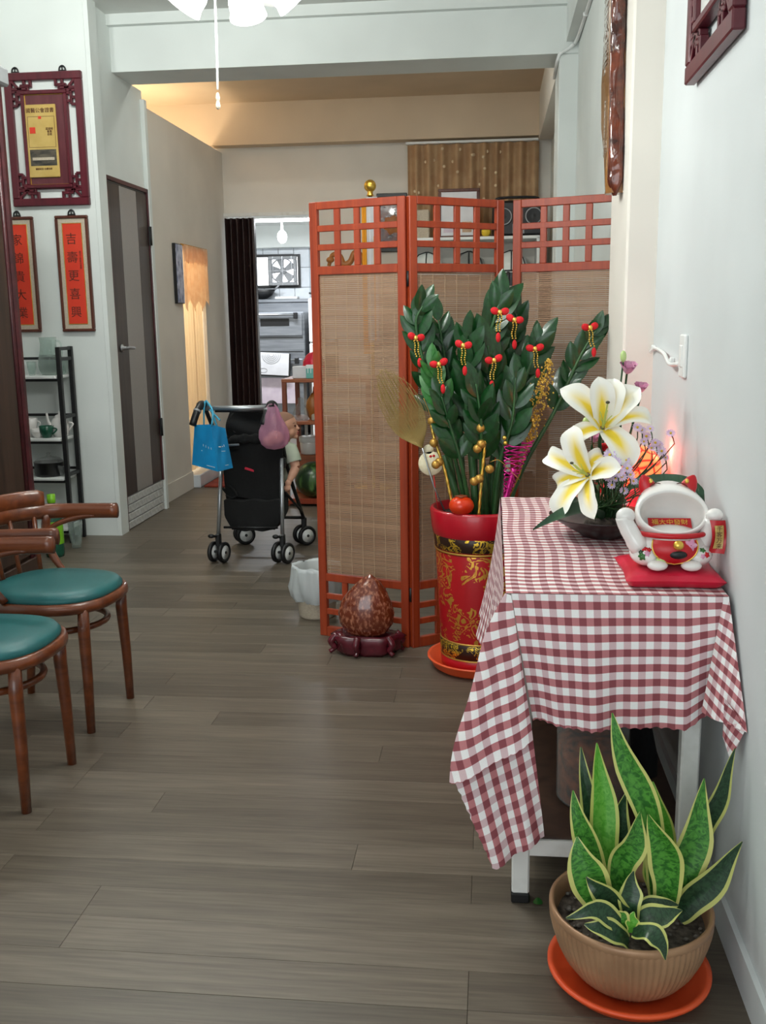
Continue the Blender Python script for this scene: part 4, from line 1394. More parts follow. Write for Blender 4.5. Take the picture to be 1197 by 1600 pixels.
def sprig(label, pts, berries, fil):
    t = thing('gold_berry_sprig', label, 'ornament', pts[0], 0, 'gold berry sprigs in the crimson pot')
    mb = MB()
    P = bez(pts, 30)
    mb.tube(P, [0.006 + 0.0012 * math.sin(k * 2.1) for k in range(31)], 7)
    obj('twig', mb, g['gold'], t)
    for p in berries:
        obj('berry', MB().ball(p, (0.017, 0.015, 0.017), 12, 8), g['goldpaint'], t)
    for f in fil:
        obj('filament', MB().tube(bez(f, 10), 0.0014, 5), g['goldpaint'], t)


sprig('gold berry sprig behind the persimmon at the pot left side', [(-0.1456, 3.7400, 0.6834), (-0.1748, 3.7400, 0.8197), (-0.2109, 3.7400, 0.9300), (-0.2276, 3.7400, 1.0030)],
      [(-0.2221, 3.7300, 1.0088), (-0.2152, 3.7300, 0.9264), (-0.1961, 3.7300, 0.8531), (-0.2077, 3.7200, 0.8448)], [[(-0.2251, 3.7400, 1.0151), (-0.2322, 3.7400, 1.0392), (-0.2537, 3.7400, 1.0947)]])
sprig('gold berry sprig in the middle of the crimson pot', [(-0.0451, 3.7200, 0.6482), (-0.0361, 3.7200, 0.7742), (-0.0248, 3.7200, 0.9083), (-0.0229, 3.7200, 0.9950)],
      [(-0.0394, 3.7100, 0.9841), (-0.0510, 3.7100, 0.9072), (-0.0367, 3.7100, 0.9241), (-0.0051, 3.7100, 0.8297), (-0.0624, 3.7100, 0.7832), (-0.0433, 3.7100, 0.7930)],
      [[(-0.0029, 3.7200, 0.8549), (0.0305, 3.7200, 0.8623), (0.0787, 3.7200, 0.8162), (0.1077, 3.7200, 0.7870)], [(-0.0277, 3.7200, 0.9950), (-0.0421, 3.7200, 1.0285), (-0.0494, 3.7200, 1.0524)]])
pr = thing('persimmon_ornament', 'orange persimmon ornament on the rim of the crimson pot', 'fruit', (-0.1108, 3.7200, 0.6552))
c = V((-0.1106, 3.7150, 0.6884))
obj('fruit', MB().ball(c, (0.048, 0.046, 0.038), 24, 14), g['persim'], pr)
obj('calyx', MB().lathe([(0.001, 0.003), (0.016, 0.006), (0.024, 0.002), (0.001, 0.0)], 16, Matrix.Translation(c + V((0, 0, 0.034))), fn=lambda t_, j: 1 + 0.25 * math.cos(4 * t_)), g['ltwood'], pr)
gw = thing('gold_glitter_spray', 'gold glitter spray leaning right between the plant stems', 'ornament', (0.0452, 3.8000, 0.6479))
obj('spray_stem', MB().tube([(0.0452, 3.8000, 0.6479), (0.1097, 3.8000, 0.7987), (0.1420, 3.8000, 0.9223)], 0.004, 6), g['goldpaint'], gw)
mb = MB()
rr = random.Random(5)
q0, q1, q2 = V((0.1420, 3.8000, 0.9223)), V((0.1783, 3.8000, 1.0682)), V((0.2136, 3.8000, 1.2307))
for k in range(420):
    t = rr.random()
    p = (q0.lerp(q1, t)).lerp(q1.lerp(q2, t), t)
    w = 0.034 * (math.sin(PI * (0.08 + 0.88 * t)) ** 0.6)
    p = p + V((rr.gauss(0, 0.55) * w, rr.gauss(0, 0.5) * w, rr.gauss(0, 0.3) * w))
    mb.ball(p, rr.uniform(0.0022, 0.0052), 5, 3)
obj('gold_beads', mb, g['gold'], gw, kind='stuff')
tw = thing('tinsel_wand', 'magenta tinsel wand standing in the pot beside the table', 'ornament', (0.0398, 3.7400, 0.6473))
P = [V((0.0398, 3.7400, 0.6473)).lerp(V((0.1068, 3.7400, 0.9056)), k / 30) for k in range(31)]
obj('wand', MB().tube(P[:22], [0.011 + 0.0022 * (k % 2) for k in range(22)], 8), g['tinsel'], tw)
mb = MB()
for j in range(3):
    mb.tube([P[min(30, 10 + int(k * 0.55))] + V((math.sin(k * 0.7 + j * 2) * (0.012 + 0.0013 * k), math.cos(k * 0.7 + j) * 0.010, k * 0.001)) for k in range(36)], 0.003, 5)
obj('tinsel_coil', mb, g['tinsel'], tw)
cd = thing('round_card_ornament', 'cream glitter disc with red blossoms hanging left in the plant', 'ornament', (-0.2271, 3.8000, 0.8103))
c = V((-0.2320, 3.8000, 0.8378))
Mx = Matrix.Translation(c) @ Matrix.Rotation(PI / 2, 4, 'X')
obj('disc', MB().lathe([(0.001, -0.003), (0.046, -0.003), (0.048, 0), (0.046, 0.003), (0.001, 0.003)], 28, Mx), g['creamdisc'], cd)
obj('small_disc', MB().lathe([(0.001, -0.003), (0.018, -0.003), (0.019, 0), (0.018, 0.003), (0.001, 0.003)], 20, Matrix.Translation(c + V((-0.008, 0, 0.055))) @ Matrix.Rotation(PI / 2, 4, 'X')), g['creamdisc'], cd)
mb = MB()
for (dx, dz) in ((0.0, 0.028), (0.012, 0.030), (0.022, 0.008), (0.030, -0.002), (0.018, -0.004)):
    mb.ball(c + V((dx, -0.004, dz)), (0.006, 0.002, 0.005), 7, 4)
obj('red_blossoms', mb, g['redf'], cd)
obj('red_string', MB().tube([c + V((0.012, 0, -0.046)), c + V((0.02, 0, -0.13)), c + V((0.03, 0, -0.19))], 0.0018, 5), g['redf'], cd)
for p, lb in (((-0.1687, 3.7200, 1.0289), 'pair of tiny gold bells hanging in the plant left side'), ((0.0488, 3.7200, 0.9468), 'pair of tiny gold bells hanging right of the middle sprig'), ((0.1545, 3.7800, 1.0050), 'pair of tiny gold bells beside the glitter spray')):
    t = thing('gold_bells', lb, 'ornament', p)
    for dx, dz in ((0, 0), (0.004, -0.02)):
        obj('bell', MB().ball(V(p) + V((dx, 0, dz)), 0.009, 9, 6), g['gold'], t)

# ---------------------------------------------------------------- side table, gingham cloth and what stands on it
TZ = 0.775
tbl = thing('side_table', 'white painted side table with chipped legs under the gingham cloth', 'table', (0.28, 2.8, 0))
obj('tabletop', MB().cbox((0.280, 2.80, 0.762), (0.475, 1.20, 0.024), 0.004), g['whitep'], tbl)
for (x, y) in ((0.078, 2.215), (0.462, 2.215), (0.078, 3.36), (0.462, 3.36)):
    l = obj('leg', MB().cbox((x, y, 0.388), (0.042, 0.042, 0.726), 0.004), g['whitep'], tbl)
    obj('rubber_foot', MB().cbox((x, y, 0.0125), (0.044, 0.044, 0.025), 0.003), g['blackp'], l)
for (x0, x1, y0, y1) in ((0.099, 0.441, 2.197, 2.233), (0.099, 0.441, 3.342, 3.378), (0.060, 0.096, 2.236, 3.339), (0.444, 0.480, 2.236, 3.339)):
    obj('rail', MB().box(x0, x1, y0, y1, 0.126, 0.166), g['whitep'], tbl)
    obj('apron', MB().box(x0, x1, y0 + 0.006, y1 - 0.006, 0.69, 0.75), g['whitep'], tbl)
obj('lower_shelf', MB().box(0.066, 0.474, 2.205, 3.37, 0.167, 0.176), g['dark_wood'], tbl, 'lower shelf coloured dark for the shade under the table')  # dark colour stands in for the shade under the table

CZ = 0.7785
X0, X1, Y0, Y1 = 0.036, 0.527, 2.192, 3.402
mb = MB()
hs = math.sin
mb.grid(lambda u, w: (X0 + (X1 - X0) * u, Y0 + (Y1 - Y0) * w, CZ + 0.0012 * hs(u * 31 + w * 9) * hs(w * 17)), 24, 36, lambda u, w: (X0 + (X1 - X0) * u + 0.004 * hs(w * 14), Y0 + (Y1 - Y0) * w))


def front(u, w):
    x = X0 + 0.012 + (X1 - 0.004 - X0 - 0.012) * u
    drop = 0.292 + 0.018 * u + 0.012 * hs(u * 5.0) - 0.05 * max(0, u - 0.82) / 0.18
    e = 0.0045 * abs(hs(u * 62)) * (1 if w > 0.999 else 0)
    t = drop * w - e
    xs = x + (0.052 * (1 - u) ** 3 + 0.0 * u) * w
    rip = 0.010 * hs(u * 13 + 0.6) * w + 0.006 * hs(u * 29) * w * w
    return (xs, Y0 - 0.004 - 0.030 * min(1, w * 3) * 0.5 - 0.022 * w + rip, CZ - t)


mb.grid(front, 110, 24, lambda u, w: (X0 + (X1 - X0) * u, Y0 - 0.004 - (0.295 + 0.014 * u) * w))


def left(u, w):
    y = 2.26 + (Y1 - 2.26) * u
    t = min(0.42, 0.17 + 0.32 * (y - 2.26)) * w
    return (X0 - 0.004 - 0.20 * t * t * (1 + 0.3 * hs(u * 8 + 1)) - 0.06 * t - 0.008 * hs(u * 26) * w, y, CZ - t)


mb.grid(left, 60, 18, lambda u, w: (X0 - 0.42 * w, 2.26 + (Y1 - 2.26) * u))
mb.grid(lambda u, w: (X0 + (X1 - X0) * u, Y1 + 0.01 * w + 0.004 * hs(u * 20) * w, CZ - 0.20 * w), 30, 6, lambda u, w: (X0 + (X1 - X0) * u, Y1 + 0.2 * w))


def quad(a, b, c, d, nu, nv, uva, uvb, uvc, uvd, bulge=None, edge=None):
    """a-b top edge, d-c bottom edge"""
    a, b, c, d = V(a), V(b), V(c), V(d)
    def fn(u, w):
        p = (a.lerp(b, u)).lerp(d.lerp(c, u), w)
        if bulge: p = p + V(bulge(u, w))
        if edge: p = p + V(edge(u, w))
        return p
    def uv(u, w):
        f = lambda i: (uva[i] * (1 - u) + uvb[i] * u) * (1 - w) + (uvd[i] * (1 - u) + uvc[i] * u) * w
        return (f(0), f(1))
    mb.grid(fn, nu, nv, uv)


A0 = (X0, Y0, CZ)
# corner fold, upper piece: from the table corner fanning out down to the scalloped hem
HL, HR = (-0.0866, 2.1050, 0.3540), (0.0986, 2.1150, 0.4650)
quad((X0 - 0.002, Y0, CZ), (X0 + 0.012, Y0 - 0.006, CZ - 0.004), HR, HL, 30, 26, (0.028, 2.19), (0.050, 2.19), (0.062, 1.862), (-0.152, 1.862),
     bulge=lambda u, w: (-0.020 * hs(PI * w) * (1 - u) - 0.006 * hs(w * 9) * (1 - u), -0.030 * hs(PI * u) * w - 0.012 * hs(u * 9) * w, 0.0),
     edge=lambda u, w: (0, -0.004 if w > 0.99 else 0, -0.004 * abs(hs(u * 30)) if w > 0.99 else 0))
# lower piece of the corner that drops below that hem
quad((-0.0812, 2.1150, 0.3651), (0.0975, 2.1250, 0.4698), (0.1282, 2.1100, 0.2242), (0.0137, 2.0950, 0.1486), 24, 24, (0.0, 0.0), (0.0, 0.205), (0.235, 0.185), (0.235, 0.035),
     bulge=lambda u, w: (0.0, -0.010 * hs(u * 11) * w, 0.0),
     edge=lambda u, w: ((-0.004 * abs(hs(w * 30)) if u < 0.01 else 0), 0, (-0.004 * abs(hs(u * 24)) if w > 0.99 else 0)))
# gathered corner at the wall side
quad((X1 - 0.012, Y0 - 0.004, CZ - 0.002), (X1, Y0, CZ), (0.5359, 2.0200, 0.5362), (0.4635, 2.1150, 0.5374), 14, 22, (0.52, 2.19), (0.53, 2.19), (0.70, 1.95), (0.52, 1.88),
     bulge=lambda u, w: (0.0, -0.016 * hs(PI * u) * w - 0.008 * hs(u * 8) * w, 0.0))
quad((0.4976, 2.0600, 0.5930), (0.5355, 2.0200, 0.5419), (0.5119, 2.0400, 0.4598), (0.5005, 2.0700, 0.5015), 8, 8, (0.60, 1.98), (0.70, 1.95), (0.72, 1.86), (0.62, 1.88))
cl = obj('gingham_tablecloth', mb, g['ging'])
tag(cl, 'red and white gingham tablecloth draped over the side table', 'tablecloth')

# under the table: jar of dried filling, grey panel, black umbrella
c = V((0.262, 2.40, 0.1765))
jr = thing('snack_jar', 'large clear plastic jar of brown dried food under the table', 'jar', c)
Mj = Matrix.Translation(c)
obj('body', MB().lathe([(0.001, 0.001), (0.080, 0.001), (0.089, 0.012), (0.091, 0.25), (0.086, 0.285), (0.072, 0.30), (0.072, 0.312)], 36, Mj), g['clearp'], jr)
obj('filling', MB().lathe([(0.001, 0.004), (0.078, 0.004), (0.085, 0.014), (0.087, 0.165), (0.055, 0.182), (0.001, 0.176)], 30, Mj, fn=lambda t, j: 1 + 0.012 * hs(7 * t + j * 2)), g['jar_in'], jr)
obj('lid', MB().lathe([(0.076, 0.306), (0.077, 0.308), (0.077, 0.342), (0.001, 0.345)], 36, Mj, fn=lambda t, j: 1 + 0.012 * hs(40 * t)), g['clearp'], jr)
bx = obj('grey_box', MB().cbox((0.365, 2.72, 0.1770 + 0.20), (0.13, 0.22, 0.40), 0.006), mat('dark_grey_card', (84, 78, 74), 0.6))
tag(bx, 'plain dark grey box standing under the table right of the snack jar', 'box')
um = thing('folded_umbrella', 'black folded umbrella leaning on the dark grey box under the table', 'umbrella', (0.40, 2.52, 0.1765))
u0, u1 = V((0.415, 2.50, 0.182)), V((0.388, 2.575, 0.47))
mb = MB()
for k in range(9):
    t = k / 8
obj('canopy', MB().lathe([(0.004, 0.002), (0.030, 0.012), (0.036, 0.06), (0.026, 0.16), (0.013, 0.24), (0.007, 0.27)], 16, Matrix.Translation(u0) @ V((0, 0, 1)).rotation_difference(u1 - u0).to_matrix().to_4x4(), fn=lambda t, j: 1 + 0.18 * hs(8 * t)), g['blackf'], um)
obj('shaft', MB().tube([u0, u1], 0.005, 8), g['steel'], um)
obj('handle', MB().tube(bez([u1, u1 + V((0, 0, 0.04)), u1 + V((0.022, 0, 0.06)), u1 + V((0.042, 0, 0.035))], 10), 0.008, 8), g['blackp'], um)

# red cushion and lucky cat bowl
KX, KY, KZ = 0.420, 2.352, 0.7825
mb = MB()
nn = 28
def pil(top):
    def fn(u, w):
        a, b = u * 2 - 1, w * 2 - 1
        k = (max(0.0, 1 - a ** 4) * max(0.0, 1 - b ** 4)) ** 0.5
        pinch = 1 - 0.07 * (1 - abs(a)) * abs(b) ** 3
        pin2 = 1 - 0.07 * (1 - abs(b)) * abs(a) ** 3
        x, y = a * 0.112 * pin2, b * 0.118 * pinch
        return (KX + x, KY + y, KZ + 0.016 + (0.018 * k if top else -0.0155 * min(1.0, k * 2.5)))
    return fn
mb.grid(pil(True), nn, nn).grid(lambda u, w: pil(False)(1 - u, w), nn, nn)
cu = obj('red_cushion', mb, g['redsatin'])
tag(cu, 'shiny red satin cushion under the lucky cat bowl', 'cushion')
CXc, CYc, CZc = 0.420, 2.335, KZ + 0.0335
cat = thing('lucky_cat_bowl', 'white ceramic lucky cat bowl with wide open mouth and red bib', 'figurine', (CXc, CYc, CZc))
O = V((CXc, CYc, CZc))
body = MB()
prof = []
for j in range(15):
    th = PI * (0.07 + 0.93 * j / 14)
    prof.append((max(1e-4, math.sin(th)), -math.cos(th)))
prof = [(1e-4, prof[0][1])] + prof
body.lathe([(r * 0.088, 0.046 + z * 0.0465) for r, z in prof], 36, Matrix.Translation(O + V((0, 0.005, 0))), sx=1.0, sy=0.86)
for s in (1, -1):   # haunches and paws
    body.ball(O + V((s * 0.055, -0.012, 0.030)), (0.040, 0.056, 0.030), 18, 10)
    body.ball(O + V((s * 0.038, -0.068, 0.013)), (0.024, 0.020, 0.0125), 14, 8)
obj('body', body, g['cer'], cat)
HC = O + V((0.0, -0.008, 0.122))
ax = V((0.0, -math.cos(math.radians(36)), math.sin(math.radians(36))))
sxv = V((1, 0, 0))
upv = sxv.cross(ax) * -1
if upv.z < 0: upv = -upv
HM = Matrix((sxv, upv, ax)).transposed().to_4x4()
HM.translation = HC
R0 = 0.080
outer = [(0.001, -0.095), (0.030, -0.091), (0.055, -0.076), (0.074, -0.048), (0.083, -0.018), (0.084, 0.004), (0.081, 0.012), (0.076, 0.013),
         (0.073, 0.006), (0.072, -0.012), (0.064, -0.040), (0.048, -0.062), (0.025, -0.074), (0.001, -0.077)]
hb = MB().lathe(outer, 44, Matrix.Identity(4), sx=1.0, sy=0.70)
for i, p in enumerate(hb.v):
    if i < 7 * 44 and p.y > 0:      # domed forehead above the mouth
        p.y *= 1 + 0.80 * math.sin(PI * min(1.0, max(0.0, (0.012 - p.z) / 0.10)))
hd = obj('head_bowl', hb.xf(HM), g['cer'], cat)
for s in (1, -1):
    e = HC + V((s * 0.052, 0.066, 0.062))
    Me = Matrix.Translation(e) @ Matrix.Rotation(s * 0.42, 4, 'Y')
    ear = obj('ear', MB().lathe([(0.021, -0.02), (0.019, -0.004), (0.013, 0.010), (0.005, 0.019), (0.001, 0.021)], 16, Me, sx=1, sy=0.6), g['red'], cat, 'red ear with gold touches')
    obj('gold_touch', MB().ball(e + V((-s * 0.010, -0.010, 0.006)), (0.005, 0.005, 0.006), 8, 6), g['gold'], ear)
    bw = [HM @ V((s * 0.030 + 0.026 * q, 0.0845 - 0.006 * q * q * 4 - 0.006 * s * q, -0.009)) for q in (-0.5, -0.25, 0, 0.25, 0.5)]
    obj('eye_line', MB().tube(bw, 0.0012, 5), g['ink'], cat)
# collar, bib, bell
obj('collar', MB().tube([O + V((0.080 * math.cos(a), 0.005 + 0.074 * hs(a), 0.077 - 0.004 * hs(a))) for a in [2 * PI * k / 40 for k in range(40)]], 0.0062, 8, closed=True), g['red'], cat)
def onbody(th, ph, k=1.015):
    """th azimuth from the front (-y), ph height angle"""
    return O + V((0, 0.005, 0.050)) + V((0.088 * k * hs(th) * math.cos(ph), -0.0757 * k * math.cos(th) * math.cos(ph), 0.052 * k * hs(ph)))
mb = MB()
def bibf(u, w):
    ph = 0.42 - 1.12 * w
    half = 0.62 * math.sqrt(max(0.0, 1 - w ** 2.2)) + 0.001
    p = onbody((u * 2 - 1) * half, ph, 1.03)
    q = V((p.x, p.y - 0.006 * (1 - w) - 0.012 * w, p.z))
    return q
mb.grid(bibf, 18, 12)
bib = obj('bib', mb, g['red'], cat, 'red bib with gold edge')
obj('bib_edge', MB().tube([bibf(0 if k <= 12 else 1, (k / 12) if k <= 12 else (24 - k) / 12) for k in range(25)], 0.0018, 6), g['gold'], bib)
obj('bell', MB().ball(onbody(0.05, 0.22, 1.16), (0.0125, 0.010, 0.0115), 14, 9), g['gold'], cat)
obj('black_emblem', MB().ball(onbody(0.06, -0.16, 1.13), (0.020, 0.006, 0.010), 12, 7), g['blackp'], bib)
obj('pink_blossom', MB().lathe([(0.001, 0.002), (0.012, 0.001), (0.013, -0.002)], 20, Matrix.Translation(onbody(0.36, 0.2, 1.12)) @ Matrix.Rotation(PI / 2, 4, 'X'), fn=lambda t, j: 1 + 0.22 * math.cos(5 * t)), g['pinkfl'], bib)
obj('green_leaf_print', MB().ball(onbody(-0.32, -0.42, 1.12), (0.014, 0.004, 0.008), 10, 6), g['bud'], bib)
for (sd_, dx, dz, m_, r) in ((-1, -0.35, 0.75, 'redf', 0.006), (-1, -0.05, 0.62, 'redf', 0.0055), (-1, -0.15, 0.30, 'pinkfl', 0.006), (-1, -0.45, 0.05, 'zzl', 0.008), (-1, -0.55, 0.40, 'zz', 0.005), (1, 0.25, 0.65, 'zzl', 0.006), (1, 0.50, 0.25, 'redf', 0.006), (1, 0.2, 0.15, 'pinkfl', 0.005)):
    d = V((dx, -0.9, dz)).normalized()
    p = O + V((sd_ * 0.055, -0.012, 0.030)) + V((d.x * 0.040, d.y * 0.056, d.z * 0.030))
    Md = V((0, 0, 1)).rotation_difference(V((d.x / 0.04, d.y / 0.056, d.z / 0.03))).to_matrix().to_4x4(); Md.translation = p
    obj('painted_flower', MB().lathe([(0.001, 0.0016), (r, 0.001), (r * 1.05, -0.003)], 14, Md, fn=lambda t, j: 1 + 0.3 * math.cos(5 * t)), g[m_], cat)
# arms
la = obj('raised_arm', MB().tube(bez([O + V((-0.072, -0.03, 0.045)), O + V((-0.092, -0.028, 0.075)), O + V((-0.106, -0.026, 0.100)), O + V((-0.112, -0.025, 0.118))], 10), [0.024] * 3 + [0.021] * 3 + [0.020] * 5, 12)
         .ball(O + V((-0.108, -0.027, 0.120)), (0.022, 0.018, 0.020), 16, 10), g['cer'], cat)
ra = obj('raised_arm', MB().tube(bez([O + V((0.070, -0.015, 0.05)), O + V((0.082, -0.02, 0.08)), O + V((0.090, -0.025, 0.112))], 8), 0.019, 12)
         .ball(O + V((0.092, -0.03, 0.124)), (0.020, 0.016, 0.016), 16, 10), g['cer'], cat)
bn = obj('banner', MB().grid(lambda u, w: O + V((0.078 + 0.034 * u + 0.006 * hs(w * 3), -0.050 - 0.006 * hs(u * 3 + w * 4), 0.116 - 0.078 * w)), 8, 8)
         .grid(lambda u, w: O + V((0.112 - 0.034 * u + 0.006 * hs(w * 3), -0.047 - 0.006 * hs((1 - u) * 3 + w * 4), 0.116 - 0.078 * w)), 8, 8), g['red'], cat, 'red banner with gold field')
obj('gold_field', MB().grid(lambda u, w: O + V((0.0845 + 0.021 * u + 0.006 * hs((0.14 + 0.72 * w) * 3), -0.0525 - 0.006 * hs((0.2 + 0.6 * u) * 3 + (0.14 + 0.72 * w) * 4), 0.116 - 0.078 * (0.14 + 0.72 * w))), 6, 6), g['goldp'], bn)
text('banner_text', '千\n客\n万\n来', 0.0135, basis(O + V((0.0985, -0.0605, 0.077)), (1, 0.05, 0), (0, 0, 1)), g['ink'], bn, ext=0.0002)
# red slip with gold characters lying inside the mouth
sl0, sl1 = HM @ V((-0.048, 0.010, -0.046)), HM @ V((0.052, 0.010, -0.046))
sd = (HM.to_3x3() @ V((0, 1.0, -0.25))).normalized()
sn = (sl1 - sl0).normalized().cross(sd)
slip = obj('red_slip', MB().grid(lambda u, w: sl0.lerp(sl1, u) - sd * (0.030 * w), 4, 2), g['red'], cat)
text('slip_text', '福大中發財', 0.017, basis(sl0.lerp(sl1, 0.5) - sd * 0.014 + (sn if sn.dot(ax) > 0 else -sn) * 0.0015, sl1 - sl0, sd), g['gold'], slip, ext=0.0003)

# ---------------------------------------------------------------- flower bowl
BX, BY = 0.318, 2.800
fb = thing('flower_bowl', 'shallow black lacquer bowl holding the lily arrangement', 'bowl', (BX, BY, 0.7815))
Mb = Matrix.Translation((BX, BY, 0.7815))
obj('bowl_body', MB().lathe([(0.001, 0.0), (0.062, 0.0), (0.066, 0.006), (0.105, 0.028), (0.150, 0.056), (0.153, 0.060), (0.148, 0.060), (0.10, 0.034), (0.06, 0.014), (0.001, 0.012)], 44, Mb), g['bowl'], fb)
obj('floral_foam', MB().lathe([(0.001, 0.013), (0.055, 0.0145), (0.055, 0.045), (0.045, 0.052), (0.001, 0.053)], 24, Mb), g['soil'], fb)
FB = V((BX, BY, 0.83))


def lily(label, c, axis, S, petals, grp, stem_to, pist=1.0):
    c, ax = V(c), V(axis).normalized()
    t = thing('white_lily', label, 'flower', c, 0, grp)
    up = V((0, 0, 1)) - ax * ax.z
    up.normalize()
    rt = ax.cross(up) * -1
    if rt.x < 0: rt = -rt
    for (az, L, W, th0, th1, p, zo) in petals:
        az = math.radians(az)
        rad = up * math.cos(az) + rt * math.sin(az)
        sid = ax.cross(rad).normalized()
        n = 18
        pts, r, a = [], 0.006, 0.0
        for i in range(n + 1):
            s = i / n
            th = math.radians(th0 + (th1 - th0) * s ** p)
            pts.append((r, a, th))
            r += hs(th) * L * S / n
            a += math.cos(th) * L * S / n
        mb = MB()
        def fn(u, w):
            i = u * n
            k = min(int(i), n - 1)
            f = i - k
            r_ = pts[k][0] * (1 - f) + pts[k + 1][0] * f
            a_ = pts[k][1] * (1 - f) + pts[k + 1][1] * f
            th = pts[k][2]
            wd = W * S * 0.5 * (0.22 + 0.78 * hs(PI * min(1, 0.10 + 0.62 * u))) * (1 - max(0, (u - 0.72) / 0.28) ** 2.2)
            q = w * 2 - 1
            nrm = rad * -math.cos(th) + ax * hs(th)
            ruf = 0.012 * S * hs(u * 16 + q * 2 + az) * abs(q) ** 3
            return c + rad * r_ + ax * (a_ + zo * S) + sid * (q * wd) + nrm * (0.16 * wd * q * q * 1.6 + ruf - 0.010 * S * math.exp(-(q * 5) ** 2))
        mb.grid(fn, n, 10)
        obj('petal', mb, g['petal'], t)
    tip = c + ax * 0.64 * S * pist + up * 0.03 * S
    obj('pistil', MB().tube(bez([c, c + ax * 0.3 * S, tip], 8), [0.024 * S] * 3 + [0.018 * S] * 3 + [0.013 * S] * 3, 8), g['pistil'], t)
    obj('stigma', MB().ball(tip, (0.034 * S, 0.034 * S, 0.024 * S), 10, 6), g['anther'], t)
    for k in range(5):
        an = k * 2 * PI / 5 + 0.4
        d = up * math.cos(an) + rt * hs(an)
        obj('filament', MB().tube([c, c + ax * 0.2 * S + d * 0.04 * S, c + ax * 0.34 * S + d * 0.10 * S], 0.007 * S, 6), g['pistil'], t)
    obj('flower_stem', MB().tube(bez([c - ax * 0.01, c - ax * 0.05 + V((0, 0.01, -0.03)), V(stem_to) + V((0, 0, 0.09)), V(stem_to)], 12), 0.0055, 7), g['stem'], t)


GL = 'white lilies with yellow throats'
lily('largest white lily with yellow throat at the top of the arrangement', (0.2974, 2.7000, 1.0984), (0.02, -0.72, 0.62), 0.168,
     [(-58, 0.98, 0.46, 28, 108, 1.3, 0), (-12, 0.86, 0.40, 18, 88, 2.0, 0.0), (14, 0.86, 0.46, 22, 118, 2.2, -0.02), (52, 0.86, 0.44, 30, 96, 1.6, 0), (88, 0.95, 0.30, 40, 190, 1.9, 0.0), (150, 0.86, 0.46, 62, 150, 1.4, 0.0), (-118, 0.92, 0.34, 55, 330, 2.0, 0.0)],
     None, FB + V((0.01, 0, 0)))
lily('lower white lily with yellow throat leaning left over the bowl', (0.2544, 2.6400, 0.9794), (-0.56, -0.66, 0.42), 0.150,
     [(-20, 0.95, 0.46, 30, 112, 1.6, 0), (28, 0.72, 0.36, 45, 300, 1.7, 0), (-75, 1.0, 0.36, 40, 160, 1.9, 0), (-120, 0.80, 0.34, 50, 240, 2.2, 0.01), (-165, 0.98, 0.46, 50, 128, 1.4, 0), (150, 0.92, 0.34, 62, 120, 1.4, 0), (75, 0.72, 0.40, 55, 130, 1.5, -0.02)],
     None, FB + V((-0.02, -0.01, 0)), 0.85)


def lfn(pts, wd, n=18):
    P = bez(pts, n)
    def mk(up):
        mb = MB()
        def fn(u, w):
            i = u * n
            k = min(int(i), n - 1)
            p = P[k].lerp(P[k + 1], i - k)
            d = (P[k + 1] - P[k]).normalized()
            s = d.cross(V(up)).normalized()
            q = w * 2 - 1
            return p + s * q * wd * (hs(PI * (0.06 + 0.94 * u) ** 0.8) ** 0.8) + V((0, 0, 0.22 * wd * q * q))
        mb.grid(fn, n, 6)
        return mb
    return mk


for nm, lb, pts, wd, up in (('long_leaf', 'long dark leaf arching left out of the flower bowl', [FB + V((-0.01, -0.02, 0)), (0.2789, 2.6600, 0.8894), (0.1969, 2.5800, 0.8872), (0.1080, 2.5000, 0.8575)], 0.022, (0.2, -0.5, 0.8)),
                            ('long_leaf', 'short dark leaf behind the lower lily at the bowl edge', [FB + V((-0.02, 0.0, 0.01)), (0.2311, 2.7000, 0.8991), (0.1755, 2.6800, 0.8600)], 0.014, (0.2, -0.5, 0.8)),
                            ('long_leaf', 'long dark leaf arching right over the lucky cat to the wall', [FB + V((0.03, -0.01, 0)), (0.3696, 2.6600, 0.9421), (0.4629, 2.6000, 0.9713), (0.5202, 2.5600, 0.9567), (0.5563, 2.5300, 0.8982)], 0.020, (-0.1, -0.6, 0.8))):
    o = obj(nm, lfn(pts, wd)(up), g['darkleaf'])
    tag(o, lb, 'leaf')


def eustoma(c, r, label, to=FB):
    c = V(c)
    t = thing('pink_flower', label, 'flower', c, 0, 'pink cup flowers in the arrangement')
    d = V((0.1, -0.5, 0.85)).normalized()
    Md = V((0, 0, 1)).rotation_difference(d).to_matrix().to_4x4(); Md.translation = c
    for k in range(4):
        rk = r * (1 - 0.2 * k)
        obj('petal', MB().lathe([(0.004, -rk * 0.9), (rk * 0.55, -rk * 0.55), (rk * 0.82, 0.0), (rk * 1.02, rk * 0.42)], 24, Md @ Matrix.Rotation(k * 0.9, 4, 'Z'), fn=lambda t_, j: 1 + 0.09 * j * hs(3 * t_ + k) * 0.6 + 0.03 * j * hs(9 * t_)), g['pinkfl'], t)
    obj('flower_stem', MB().tube(bez([c - d * r * 0.9, c - d * r * 1.8 + V((0, 0, -0.02)), V(to) + V((0.01, 0.02, 0.08)), V(to)], 10), 0.003, 6), g['stem'], t)


